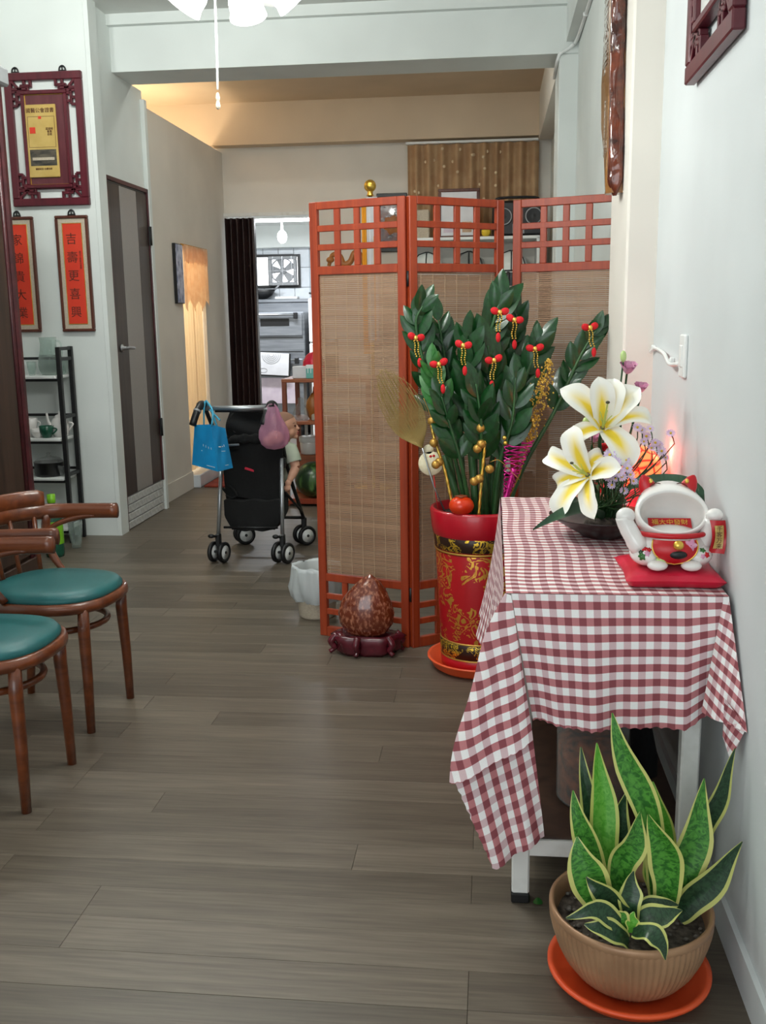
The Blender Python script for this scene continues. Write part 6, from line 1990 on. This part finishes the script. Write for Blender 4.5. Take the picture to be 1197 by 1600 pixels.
# blue tote on the left grip
bb = thing('blue_tote_bag', 'bright blue tote bag hanging from the left stroller grip', 'bag', (-1.58, 5.42, 0.55))
TL, TM_, TR = V((-1.6463, 5.3800, 0.8180)), V((-1.5315, 5.3000, 0.8299)), V((-1.4717, 5.3800, 0.7997))
BL, BM, BR = V((-1.6728, 5.3800, 0.5943)), V((-1.4838, 5.2400, 0.5766)), V((-1.4378, 5.3800, 0.5766))
TB, BB = TL + TR - TM_ + V((0, 0.02, 0)), BL + BR - BM + V((0, 0.02, 0))
def face(a, b, c, d, nx=10, nz=12, amp=0.005):
    cen = (a + b + c + d) / 4
    nr = (b - a).cross(d - a).normalized()
    def fn(u, w):
        p = (a.lerp(b, u)).lerp(d.lerp(c, u), w)
        k = math.sin(PI * u) * math.sin(PI * w)
        return p + nr * amp * k * math.sin(u * 9 + w * 7)
    return MB().grid(fn, nx, nz)
mb = MB()
for (a, b, c, d) in ((TL, TM_, BM, BL), (TM_, TR, BR, BM), (TR, TB, BB, BR), (TB, TL, BL, BB)):
    q = face(a, b, c, d)
    mb.add(q.v, q.f, True)
mb.add([BL, BM, BR, BB], [(0, 1, 2, 3)])
obj('bag_body', mb, g['blue'], bb)
obj('bag_handle', MB().tube(bez([TM_ + V((0.006, 0, -0.01)), TM_ + V((0.010, 0.02, 0.07)), (-1.588, 5.43, 0.948), (-1.578, 5.45, 0.90), TM_ + V((0.045, 0.03, 0.02))], 16), 0.0055, 6), g['bluel'], bb)
obj('bag_handle', MB().tube(bez([TL.lerp(TB, 0.6), (-1.60, 5.42, 0.90), (-1.592, 5.44, 0.945), (-1.57, 5.46, 0.89), TR.lerp(TB, 0.5)], 16), 0.0055, 6), g['bluel'], bb)
for (a, b, c, d, lst) in ((TL, TM_, BM, BL, ((0.50, 0.47, 0.020, 0.05), (0.62, 0.49, 0.018, 0.055), (0.74, 0.51, 0.020, 0.05), (0.86, 0.52, 0.016, 0.045), (0.42, 0.60, 0.03, 0.02), (0.75, 0.92, 0.32, 0.012))),
                          (TM_, TR, BR, BM, ((0.40, 0.47, 0.16, 0.02), (0.58, 0.46, 0.06, 0.02), (0.70, 0.44, 0.04, 0.05), (0.60, 0.57, 0.26, 0.010), (0.66, 0.90, 0.22, 0.012)))):
    nr = (b - a).cross(d - a).normalized()
    for (u, w, du, dw) in lst:
        f = lambda uu, ww: a.lerp(b, uu).lerp(d.lerp(c, uu), ww) - nr * 0.0
        out = V((0, -0.006, 0))
        obj('white_print', MB().grid(lambda p, q: f(u + (p - 0.5) * du, w + (q - 0.5) * dw) + out, 2, 2), g['white'], bb)

# thin pink plastic bag on the right grip
pb = thing('pink_plastic_bag', 'thin pink plastic bag with food hanging from the right stroller grip', 'bag', (-1.22, 5.40, 0.66))
PC_ = V((-1.1950, 5.3700, 0.7683))
mb = MB()
def pbf(t, j): return 1 + 0.05 * math.sin(5 * t + j * 0.6) + 0.035 * math.sin(11 * t - j)
mb.lathe([(0.001, -0.088), (0.045, -0.080), (0.075, -0.055), (0.086, -0.02), (0.080, 0.02), (0.060, 0.065), (0.040, 0.11), (0.026, 0.15)], 36, Matrix.Translation(PC_), fn=pbf, sx=1.0, sy=0.62)
obj('bag_body', mb, g['pinkbag'], pb)
obj('bag_handle', MB().tube(bez([PC_ + V((-0.03, 0, 0.07)), PC_ + V((-0.04, 0.01, 0.13)), (-1.228, 5.40, 0.925), (-1.205, 5.40, 0.93)], 10), [0.016, 0.014, 0.012, 0.010, 0.008, 0.008, 0.007, 0.007, 0.006, 0.006, 0.006], 7, flat=0.5), g['pinkbag'], pb)
obj('bag_handle', MB().tube(bez([PC_ + V((0.035, 0, 0.07)), PC_ + V((0.025, 0.01, 0.13)), (-1.198, 5.42, 0.925), (-1.208, 5.44, 0.935)], 10), [0.018, 0.016, 0.013, 0.011, 0.009, 0.008, 0.007, 0.007, 0.006, 0.006, 0.006], 7, flat=0.5), g['pinkbag'], pb)
obj('bag_contents', MB().ball(PC_ + V((0.008, 0, -0.018)), (0.046, 0.035, 0.036), 14, 9).ball(PC_ + V((-0.03, 0.0, -0.04)), (0.034, 0.03, 0.03), 12, 8), g['peach'], pb)

# ---------------------------------------------------------------- rack beside the kitchen opening
rk = thing('wooden_rack', 'brown wooden rack with loaded shelves behind the stroller', 'rack', (-1.20, 7.35, 0))
for (x, y) in ((-1.525, 7.26), (-0.90, 7.26), (-1.525, 7.76), (-0.90, 7.76)):
    obj('post', MB().cbox((x, y, 0.465), (0.034, 0.034, 0.93), 0.004), g['ltwood'], rk)
for z in (0.94, 0.628, 0.030):
    obj('board', MB().cbox((-1.2125, 7.51, z), (0.66, 0.54, 0.026), 0.004), g['cork'], rk)
obj('white_rod', MB().tube([(-1.46, 7.745, 0.05), (-1.46, 7.745, 0.92)], 0.012, 8).tube([(-1.415, 7.745, 0.05), (-1.415, 7.745, 0.92)], 0.010, 8), g['white'], rk)
obj('front_edge', MB().box(-1.53, -0.90, 7.236, 7.246, 0.02, 0.06), g['red_wood'], rk, 'reddish front edge')


def solid(name, label, cat, mb, m, group=None):
    o = obj(name, mb, g[m] if isinstance(m, str) else m)
    return tag(o, label, cat, group)


RZ = 0.9535
solid('white_packet', 'white paper packet on the left of the rack top', 'packet', MB().cbox((-1.415, 7.33, RZ + 0.045), (0.105, 0.07, 0.088), 0.004), 'pale_paper')
tpk = thing('teal_packet', 'teal and white packet beside the screen on the rack top', 'packet', (-1.325, 7.31, RZ))
obj('box_body', MB().cbox((-1.325, 7.31, RZ + 0.05), (0.075, 0.06, 0.099), 0.003), g['tealp'], tpk)
obj('white_band', MB().cbox((-1.325, 7.31, RZ + 0.086), (0.077, 0.062, 0.028), 0.003), g['white'], tpk)
for k in range(3):
    obj('white_stripe', MB().cbox((-1.348 + k * 0.022, 7.2785, RZ + 0.06), (0.005, 0.002, 0.04), 0), g['white'], tpk)
solid('red_bag', 'crumpled dark red bag behind the packets on the rack', 'bag', MB().lathe([(0.001, 0), (0.075, 0.001), (0.088, 0.05), (0.08, 0.12), (0.055, 0.165), (0.03, 0.185), (0.001, 0.19)], 28, Matrix.Translation((-1.33, 7.45, RZ)), fn=lambda t, j: 1 + 0.06 * math.sin(5 * t + j)), 'redsatin')
kj = thing('storage_jar', 'clear jar with dark contents on the rack beside the screen', 'jar', (-1.19, 7.42, RZ))
c = V((-1.19, 7.42, RZ))
kj.location = c
obj('body', MB().lathe([(0.001, 0.001), (0.05, 0.001), (0.054, 0.01), (0.054, 0.23), (0.045, 0.25)], 24, Matrix.Translation(c)), g['clearp'], kj)
obj('contents', MB().lathe([(0.001, 0.004), (0.049, 0.004), (0.051, 0.17), (0.001, 0.175)], 20, Matrix.Translation(c)), g['soil'], kj)
obj('lid', MB().lathe([(0.047, 0.245), (0.05, 0.25), (0.05, 0.285), (0.001, 0.288)], 24, Matrix.Translation(c)), g['steel'], kj)
MZ = 0.6415
gd = thing('brown_gourd', 'brown bottle gourd standing on the middle shelf of the rack', 'gourd', (-1.335, 7.40, MZ))
c = V((-1.335, 7.40, MZ))
obj('gourd_body', MB().lathe([(0.001, 0.0), (0.03, 0.002), (0.05, 0.035), (0.058, 0.09), (0.05, 0.14), (0.028, 0.175), (0.012, 0.195), (0.001, 0.20)], 22, Matrix.Translation(c)), g['gourd'], gd)
obj('stalk', MB().tube([c + V((0, 0, 0.195)), c + V((0.004, 0, 0.245))], [0.006, 0.003], 7), g['ltwood'], gd)
solid('clear_food_bag', 'knotted clear plastic bag of white food beside the gourd', 'bag', MB().lathe([(0.001, 0), (0.05, 0.001), (0.06, 0.04), (0.045, 0.09), (0.018, 0.13), (0.022, 0.16), (0.001, 0.17)], 24, Matrix.Translation((-1.425, 7.36, MZ)), fn=lambda t, j: 1 + 0.08 * math.sin(4 * t + j)), 'clearp')
solid('pale_soap_block', 'small pale yellow block beside the gourd at the screen edge', 'block', MB().cbox((-1.295, 7.29, MZ + 0.025), (0.07, 0.05, 0.049), 0.008), 'linen')
LZ = 0.0435
wm = solid('watermelon', 'dark green striped watermelon on the bottom shelf of the rack', 'fruit', MB().ball((-1.345, 7.385, LZ + 0.138), (0.145, 0.135, 0.138), 28, 18), 'melon')
pl = thing('white_tub', 'white lidded tub behind the watermelon on the rack', 'tub', (-1.47, 7.50, LZ))
# tub stands at the back of the bottom shelf on a crate
cr8 = solid('brown_carton', 'brown carton at the back of the bottom rack shelf', 'carton', MB().cbox((-1.33, 7.645, LZ + 0.15), (0.38, 0.17, 0.298), 0.004), 'cork')
c = V((-1.42, 7.645, LZ + 0.30))
pl.location = c
WM[pl.name] = Matrix.Translation(c)
obj('tub_body', MB().lathe([(0.001, 0), (0.062, 0.0), (0.07, 0.01), (0.076, 0.10), (0.072, 0.105)], 28, Matrix.Translation(c)), g['cer'], pl)
obj('tub_lid', MB().lathe([(0.078, 0.098), (0.081, 0.102), (0.081, 0.135), (0.076, 0.14), (0.001, 0.14)], 28, Matrix.Translation(c)), g['white'], pl)
cb2 = thing('squeeze_bottle', 'white bottle with a red band beside the lidded tub', 'bottle', (-1.275, 7.645, LZ + 0.30))
c = V((-1.275, 7.645, LZ + 0.30))
obj('bottle_body', MB().lathe([(0.001, 0), (0.034, 0), (0.036, 0.01), (0.036, 0.08), (0.028, 0.10)], 20, Matrix.Translation(c)), g['linen'], cb2)
obj('red_band', MB().lathe([(0.0365, 0.070), (0.037, 0.072), (0.037, 0.082), (0.0365, 0.084)], 20, Matrix.Translation(c)), g['redf'], cb2)
obj('cap', MB().lathe([(0.034, 0.09), (0.036, 0.095), (0.035, 0.135), (0.001, 0.138)], 20, Matrix.Translation(c)), g['white'], cb2)

# ---------------------------------------------------------------- kitchen
KF = -0.005
ov = thing('deck_oven', 'stainless steel two deck oven in the kitchen', 'oven', (-2.72, 11.85, KF))
obj('oven_body', MB().cbox((-2.72, 11.86, 0.81), (1.12, 0.70, 1.30), 0.01), g['steeld'], ov)
for k, z in enumerate((1.315, 0.80)):
    d = obj('oven_door', MB().cbox((-2.70, 11.497, z), (1.04, 0.022, 0.25), 0.006), g['steeld'], ov)
    obj('door_window', MB().cbox((-2.50, 11.4845, z + 0.03), (0.34, 0.004, 0.085), 0.002), g['blackp'], d)
    obj('door_handle', MB().tube([(-3.10, 11.455, z + 0.115), (-2.26, 11.455, z + 0.115)], 0.014, 10), g['steel'], d)
    obj('handle_bracket', MB().cbox((-2.25, 11.465, z + 0.105), (0.045, 0.05, 0.07), 0.006), g['blackp'], d)
for z in (1.17, 1.01, 0.64):
    obj('panel_seam', MB().box(-3.26, -2.18, 11.506, 11.512, z - 0.004, z + 0.004), g['blackm'], ov)
for (x, y) in ((-3.2, 11.6), (-2.24, 11.6), (-3.2, 12.1), (-2.24, 12.1)):
    obj('foot', MB().tube([(x, y, KF), (x, y, 0.17)], 0.03, 10), g['blackm'], ov)
ck = thing('stove_counter', 'stainless counter under the kitchen window', 'counter', (-2.6, 12.34, KF))
obj('counter_top', MB().cbox((-2.6, 12.335, 1.60), (1.2, 0.24, 0.04), 0.005), g['steeld'], ck)
obj('counter_body', MB().cbox((-2.6, 12.335, 0.787), (1.16, 0.20, 1.584), 0.004), g['steeld'], ck)
wkn = thing('iron_wok', 'black iron wok on the counter under the kitchen window', 'wok', (-2.84, 12.36, 1.6205))
obj('wok_body', MB().lathe([(0.001, 0.0), (0.06, 0.006), (0.13, 0.05), (0.175, 0.12), (0.168, 0.122), (0.12, 0.06), (0.001, 0.012)], 32, Matrix.Translation((-2.84, 12.36, 1.6205)), sy=0.66), g['blackm'], wkn)
obj('wok_handle', MB().tube([(-2.67, 12.33, 1.735), (-2.61, 12.31, 1.79)], 0.011, 8), g['grey'], wkn)
solid('counter_reflection', 'white slab standing in for the bright counter reflection right of the wok', 'reflection', MB().cbox((-2.52, 12.36, 1.636), (0.28, 0.16, 0.03), 0.006), 'white')  # white block in place of the bright reflection on the counter
ef = thing('exhaust_fan', 'grey square exhaust fan in the kitchen window', 'fan', (-2.58, 12.42, 1.78))
mb = MB()
rect_frame(mb, -2.755, -2.405, 1.790, 2.140, 0.038, 12.40, 12.465, 0.006)
obj('fan_frame', mb, g['grey'], ef)
obj('fan_ring', MB().lathe([(0.142, -0.02), (0.155, -0.02), (0.155, 0.02), (0.142, 0.02), (0.142, -0.02)], 36, Matrix.Translation((-2.58, 12.43, 1.965)) @ Matrix.Rotation(PI / 2, 4, 'X')), g['grey'], ef)
obj('fan_hub', MB().lathe([(0.001, 0.03), (0.04, 0.025), (0.045, 0), (0.045, -0.02)], 20, Matrix.Translation((-2.58, 12.43, 1.965)) @ Matrix.Rotation(PI / 2, 4, 'X')), g['grey'], ef)
for k in range(5):
    a = k * 2 * PI / 5 + 0.5
    d, s = V((math.cos(a), 0, math.sin(a))), V((-math.sin(a), 0, math.cos(a)))
    obj('fan_blade', MB().grid(lambda u, w: V((-2.58, 12.43, 1.965)) + d * (0.04 + 0.10 * u) + s * ((w - 0.5) * (0.05 + 0.05 * u)) + V((0, 0.03 * (w - 0.5), 0)), 5, 4), g['grey'], ef)
obj('fan_guard', MB().box(-2.755, -2.405, 12.395, 12.40, 1.962, 1.968).box(-2.583, -2.577, 12.395, 12.40, 1.79, 2.14).box(-2.70, -2.694, 12.395, 12.40, 1.79, 2.14).box(-2.466, -2.46, 12.395, 12.40, 1.79, 2.14), g['steel'], ef)
fr = thing('white_refrigerator', 'white refrigerator with a dark handle right of the oven', 'refrigerator', (-1.80, 11.85, KF))
obj('cabinet_body', MB().cbox((-1.80, 11.88, 0.81), (0.62, 0.60, 1.62), 0.02), g['white'], fr)
for z0, z1 in ((0.02, 1.10), (1.11, 1.61)):
    d = obj('fridge_door', MB().cbox((-1.80, 11.555, (z0 + z1) / 2), (0.62, 0.05, z1 - z0), 0.012), g['white'], fr)
    obj('door_handle', MB().cbox((-2.05, 11.52, (z0 + z1) / 2), (0.022, 0.03, 0.28), 0.006), g['blackp'], d)
solid('black_pan', 'black frying pan lying on the white refrigerator', 'pan', MB().lathe([(0.001, 0.0), (0.13, 0.0), (0.16, 0.045), (0.155, 0.046), (0.125, 0.006), (0.001, 0.006)], 28, Matrix.Translation((-1.84, 11.84, 1.621))).tube([(-1.98, 11.78, 1.655), (-2.13, 11.72, 1.675)], 0.012, 8), 'blackm')
solid('red_cloth', 'folded red cloth at the back of the refrigerator top', 'cloth', MB().cbox((-1.90, 12.08, 1.65), (0.28, 0.14, 0.055), 0.02), 'redsatin')
po = thing('hanging_chart', 'white sheet with grey circles clipped to the kitchen oven', 'poster', (-2.66, 11.44, 0.72))
obj('backing', MB().cbox((-2.52, 11.434, 0.863), (0.40, 0.010, 0.27), 0.002, Matrix.Rotation(0.06, 3, 'Y')), g['blackp'], po)
sht = obj('sheet', MB().cbox((-2.53, 11.425, 0.872), (0.385, 0.006, 0.255), 0.001, Matrix.Rotation(0.06, 3, 'Y')), g['pale_paper'], po)
for r in (0.03, 0.05, 0.07, 0.09, 0.11):
    obj('circle_print', MB().tube([(-2.54 + r * math.cos(PI + PI * k / 16), 11.4205, 0.985 + r * 1.0 * math.sin(PI + PI * k / 16)) for k in range(17)], 0.0016, 4), g['grey'], sht)
obj('circle_print', MB().tube([(-2.64 + 0.045 * math.cos(2 * PI * k / 20), 11.4205, 0.80 + 0.025 * math.sin(2 * PI * k / 20)) for k in range(20)], 0.0016, 4, closed=True), g['grey'], sht)
o = solid('pink_sheet', 'pinkish paper sheet hanging low on the kitchen oven', 'paper', MB().cbox((-2.50, 11.4745, 0.56), (0.44, 0.008, 0.30), 0.001), 'pinkpaper')
lt = thing('kitchen_tube', 'lit fluorescent tube on the kitchen ceiling', 'light', (-2.45, 10.9, 2.40))
obj('tube', MB().tube([(-2.95, 10.9, 2.425), (-1.75, 10.9, 2.425)], 0.016, 10), g['tubeglow'], lt)
obj('batten', MB().cbox((-2.35, 10.9, 2.47), (1.3, 0.07, 0.058), 0.006), g['white'], lt)
lb = thing('kitchen_bulb', 'lit bulb hanging from the kitchen ceiling', 'light', (-2.3408, 11.3000, 2.2707))
c = V((-2.3404, 11.3000, 2.2846))
obj('bulb', MB().ball(c, (0.055, 0.055, 0.07), 16, 10), g['tubeglow'], lb)
obj('bulb_stem', MB().tube([c + V((0, 0, 0.06)), (c.x, c.y, 2.50)], 0.018, 8), g['white'], lb)

# ---------------------------------------------------------------- behind the screen, against the back wall
cu = thing('window_curtain', 'brown patterned curtain hanging on the back wall behind the screen', 'curtain', (-0.17, 9.35, 1.5))
obj('drape', MB().grid(lambda u, w: (-0.765 + 1.17 * u, 9.35 + 0.036 * math.sin(u * 2 * PI * 10 + 0.8 * math.sin(u * 9)) * (1.1 - 0.35 * w), 1.60 + 1.30 * w), 160, 10), g['curtain'], cu)
obj('curtain_track', MB().box(-0.78, 0.395, 9.33, 9.37, 2.905, 2.925), g['white'], cu)
rr = random.Random(9)
for k in range(46):
    u, z = rr.random(), rr.uniform(2.05, 2.86)
    p = V((-0.765 + 1.17 * u, 9.35 + 0.036 * math.sin(u * 2 * PI * 10 + 0.8 * math.sin(u * 9)) - 0.004, z))
    obj('flower_motif', MB().ball(p, (0.015, 0.003, 0.014), 6, 4), g['motif'], cu)
# white shelf unit with things on it
wu = thing('white_shelf_unit', 'white open shelf unit behind the folding screen', 'shelf', (-0.16, 8.85, 0))
for x in (-0.74, 0.38):
    obj('side_panel', MB().cbox((x, 8.85, 1.015), (0.025, 0.42, 2.03), 0.003), g['white'], wu)
for z in (2.03, 1.74, 1.2, 0.6, 0.06):
    obj('board', MB().cbox((-0.18, 8.85, z), (1.145, 0.42, 0.024), 0.003), g['white'], wu)
obj('back_panel', MB().box(-0.73, 0.37, 9.055, 9.062, 0.05, 2.02), g['cream'], wu)
UZ = 2.043
pf = thing('leaning_picture', 'picture in a wooden frame leaning before the brown curtain', 'picture', (-0.31, 8.90, UZ))
Tp = Matrix.Translation((-0.47, 8.84, UZ)) @ Matrix.Rotation(-0.18, 4, 'X')
mb = rect_frame(MB(), 0.0, 0.36, 0.0, 0.43, 0.028, 0.0, 0.022)
obj('frame', mb.xf(Tp), g['brownframe'], pf)
obj('sheet', MB().cbox((0.18, 0.012, 0.215), (0.31, 0.008, 0.38), 0.001).xf(Tp), g['pale_paper'], pf)
obj('pink_print', MB().cbox((0.10, 0.006, 0.10), (0.10, 0.002, 0.09), 0).xf(Tp), g['pinkpaper'], pf)
obj('orange_print', MB().cbox((0.25, 0.006, 0.10), (0.08, 0.002, 0.09), 0).xf(Tp), g['peach'], pf)
rd = thing('black_stereo', 'black stereo player with round speakers on the white shelf unit', 'stereo', (0.20, 8.80, UZ))
obj('casing', MB().cbox((0.205, 8.80, UZ + 0.145), (0.42, 0.20, 0.289), 0.02), g['blackp'], rd)
for x, r in ((0.09, 0.075), (0.34, 0.075)):
    sp_ = obj('speaker', MB().lathe([(r, 0.0), (r, 0.012), (r * 0.85, 0.014), (r * 0.4, 0.004), (0.001, 0.010)], 28, Matrix.Translation((x, 8.70, UZ + 0.16)) @ Matrix.Rotation(PI / 2, 4, 'X')), g['blackm'], rd)
    obj('cone_ring', MB().lathe([(r * 0.95, 0.013), (r * 0.9, 0.016), (r * 0.82, 0.014)], 28, Matrix.Translation((x, 8.70, UZ + 0.16)) @ Matrix.Rotation(PI / 2, 4, 'X')), g['grey'], sp_)
obj('control_panel', MB().cbox((0.215, 8.698, UZ + 0.06), (0.10, 0.006, 0.08), 0.002), g['grey'], rd)
obj('carry_handle', MB().tube(bez([(0.02, 8.80, UZ + 0.285), (0.06, 8.80, UZ + 0.32), (0.35, 8.80, UZ + 0.32), (0.39, 8.80, UZ + 0.285)], 12), 0.011, 8), g['blackp'], rd)
yb = solid('yellow_ball', 'small yellow ball between the stereo and the picture', 'ball', MB().ball((-0.055, 8.74, UZ + 0.041), 0.04, 16, 10), 'yellow')
cart = solid('wrapped_box', 'tan wrapped box on the white shelf beside the leaning picture', 'box', MB().cbox((-0.62, 8.84, UZ + 0.12), (0.16, 0.16, 0.239), 0.006), 'linen')
BZ = 1.7525
for i, (x, lb) in enumerate(((-0.56, 'glossy dark dome cover leftmost on the second board of the white unit'), (-0.20, 'glossy dark dome cover in the middle of the second board'), (0.16, 'glossy dark dome cover rightmost on the second board'))):
    t = thing('dome_cover', lb, 'cover', (x, 8.82, BZ), 0, 'dome covers behind the screen')
    obj('dome', MB().lathe([(0.155, 0.002), (0.150, 0.05), (0.125, 0.11), (0.08, 0.155), (0.03, 0.175), (0.001, 0.178)], 28, Matrix.Translation((x, 8.82, BZ))), g['mirror'] if i != 1 else g['clearp'], t)
    obj('rim', MB().tube([(x + 0.157 * math.cos(2 * PI * k / 28), 8.82 + 0.157 * math.sin(2 * PI * k / 28), BZ + 0.0085) for k in range(28)], 0.008, 6, closed=True), g['blackp'], t)
    for a in (0.6, 1.57, 2.5, 3.7, 4.7, 5.6):
        obj('rib', MB().tube([(x + r * math.cos(a), 8.82 + r * math.sin(a), BZ + z) for r, z in ((0.156, 0.01), (0.151, 0.05), (0.127, 0.112), (0.082, 0.158), (0.01, 0.182))], 0.005, 5), g['blackm'], t)
# flag, black plaque, brass hook ornament left of the unit
fp = thing('flag_pole', 'gold ball flag pole with white and orange flag behind the screen', 'flag', (-0.98, 8.10, 0))
fx_, fy_ = -0.962, 8.10
obj('pole', MB().tube([(fx_, fy_, 0.02), (fx_, fy_, 2.34)], 0.016, 10), g['gold'], fp)
obj('finial', MB().ball((fx_, fy_, 2.405), 0.048, 20, 12).lathe([(0.03, 2.33), (0.022, 2.345), (0.022, 2.37)], 16, Matrix.Translation((fx_, fy_, 0))), g['gold'], fp)
obj('pole_base', MB().lathe([(0.001, 0), (0.17, 0), (0.175, 0.015), (0.05, 0.04), (0.022, 0.09), (0.018, 0.10)], 28, Matrix.Translation((fx_, fy_, 0))), g['gold'], fp)
def flg(x0, x1, z0, z1, ph, yo=0.0):
    return MB().grid(lambda u, w: (x0 + (x1 - x0) * u, fy_ - 0.028 + yo + 0.014 * math.sin(u * 9 + ph) * (1 - 0.3 * w), z0 + (z1 - z0) * w), 10, 8)
obj('flag_cloth', flg(-1.030, -0.965, 1.1, 2.31, 0.5), g['orange'], fp, 'orange flag cloth')
obj('flag_cloth', flg(-0.990, -0.900, 1.2, 2.315, 2.0, -0.022), g['pale_paper'], fp, 'white flag cloth')
obj('flag_cloth', flg(-0.935, -0.905, 1.2, 2.02, 3.5, -0.012), g['orange'], fp, 'orange flag cloth')
bpq = thing('black_plaque', 'black framed plaque hanging on the back wall beside the flag', 'plaque', (-0.93, 9.42, 2.03))
obj('plaque_frame', rect_frame(MB(), -1.06, -0.78, 1.98, 2.50, 0.035, 9.439, 9.41), g['blackp'], bpq)
obj('plaque_panel', MB().cbox((-0.92, 9.428, 2.24), (0.23, 0.012, 0.46), 0.001), g['bark'], bpq)
obj('plaque_relief', MB().lathe([(0.001, 0.010), (0.05, 0.008), (0.08, 0.0)], 24, Matrix.Translation((-0.92, 9.421, 2.22)) @ Matrix.Rotation(PI / 2, 4, 'X'), fn=lambda t, j: 1 + 0.15 * math.sin(6 * t)), g['gourd'], bpq)
bh = thing('brass_dragon', 'brown bronze dragon ornament on a stand behind the screen left panel', 'ornament', (-1.20, 8.45, 0))
obj('ornament_stand', MB().cbox((-1.20, 8.45, 0.90), (0.34, 0.20, 1.80), 0.006), g['cream'], bh)
obj('dragon_body', MB().tube(bez([(-1.36, 8.44, 1.815), (-1.33, 8.44, 1.90), (-1.27, 8.44, 1.90), (-1.235, 8.44, 1.83), (-1.18, 8.44, 1.845), (-1.14, 8.44, 1.92), (-1.09, 8.44, 1.90), (-1.065, 8.44, 1.815)], 36), [0.012 + 0.014 * math.sin(PI * (k + 3) / 42) for k in range(37)], 10), g['gourd'], bh)
obj('dragon_head', MB().ball((-1.345, 8.43, 1.865), (0.035, 0.028, 0.026), 12, 8).tube([(-1.345, 8.43, 1.88), (-1.32, 8.43, 1.915)], [0.008, 0.002], 6), g['gourd'], bh)

# ---------------------------------------------------------------- right wall: carved slab on the near pillar, carved frame near the camera
sl = thing('carved_slab', 'long polished brown wooden slab with silver lettering hung on the near pillar', 'plaque', (0.40, 3.66, 1.80))
def slabx(z, f):
    """depth range along y at height z"""
    t = max(0.0, (2.08 - z) / 0.28)
    return 3.60 + 0.02 * math.sin(z * 6), (3.86 + 0.015 * math.sin(z * 9)) - 0.20 * t ** 1.3
outl = []
zs = [1.80, 1.83, 1.88, 1.95, 2.05, 2.2, 2.4, 2.6, 2.8, 2.95]
vs, fs = [], []
for z in zs:
    y0, y1 = slabx(z, 0)
    for (x, yv) in ((0.437, y0 + 0.004), (0.397, y0), (0.384, y0 + 0.02), (0.386, (y0 + y1) / 2), (0.388, y1 - 0.01), (0.400, y1), (0.437, y1 - 0.004)):
        vs.append((x + 0.004 * math.sin(z * 23 + yv * 40), yv, z))
k = 7
for j in range(len(zs) - 1):
    for i in range(k):
        fs.append([j * k + i, j * k + (i + 1) % k, (j + 1) * k + (i + 1) % k, (j + 1) * k + i])
fs.append(list(range(k))[::-1]); fs.append([(len(zs) - 1) * k + i for i in range(k)])
obj('slab', MB().add(vs, fs, False), g['slab'], sl)
mb = MB()
def barkf(u, w):
    z = 1.79 + 1.16 * w
    y0, y1 = slabx(z, 0)
    a = PI * u
    q = V((math.cos(a) * 0.6, 0.3 * math.sin(a), z * 9))
    r = 1 + 0.55 * noise.noise(q * 1.3) + 0.35 * noise.noise(q * 3.1)
    tp_ = min(1.0, (z - 1.79) / 0.06 + 0.25)
    return (0.412 - 0.026 * math.cos(a) * (0.8 + 0.2 * r) * tp_, y0 + 0.008 - 0.024 * math.sin(a) * r * tp_, z)
mb.grid(barkf, 10, 90)
obj('bark_edge', mb, g['bark'], sl, 'dark carved bark edge')
for i, (ch, z) in enumerate((('福', 2.62), ('壽', 2.50), ('康', 2.38), ('寧', 2.26))):
    text('character', ch, 0.13, basis((0.3822, 3.74, z), (0, -1, 0), (0, 0, 1)), g['silver'], sl)
for i in range(6):
    text('dedication', '賀敬贈友好年'[i], 0.032, basis((0.382, 3.69, 2.10 - i * 0.032), (0, -1, 0), (0, 0, 1)), g['silver'], sl)

# carved frame on the right wall
T2 = Matrix.Translation((0.536, 2.895, 1.992)) @ Matrix(((0, -1, 0, 0), (-1, 0, 0, 0), (0, 0, 1, 0), (0, 0, 0, 1))) @ Matrix.Rotation(0.0, 4, 'X')
cf2 = carved_picture = carved_frame((0.52, 2.62, 1.992), (0.54, 0.80), 'dark carved frame on the right wall cut off by the top border', 'picture', T2)
obj('picture_glass', MB().cbox((0.524, 2.625, 2.392), (0.012, 0.32, 0.57), 0.001), g['mirror'], cf2)
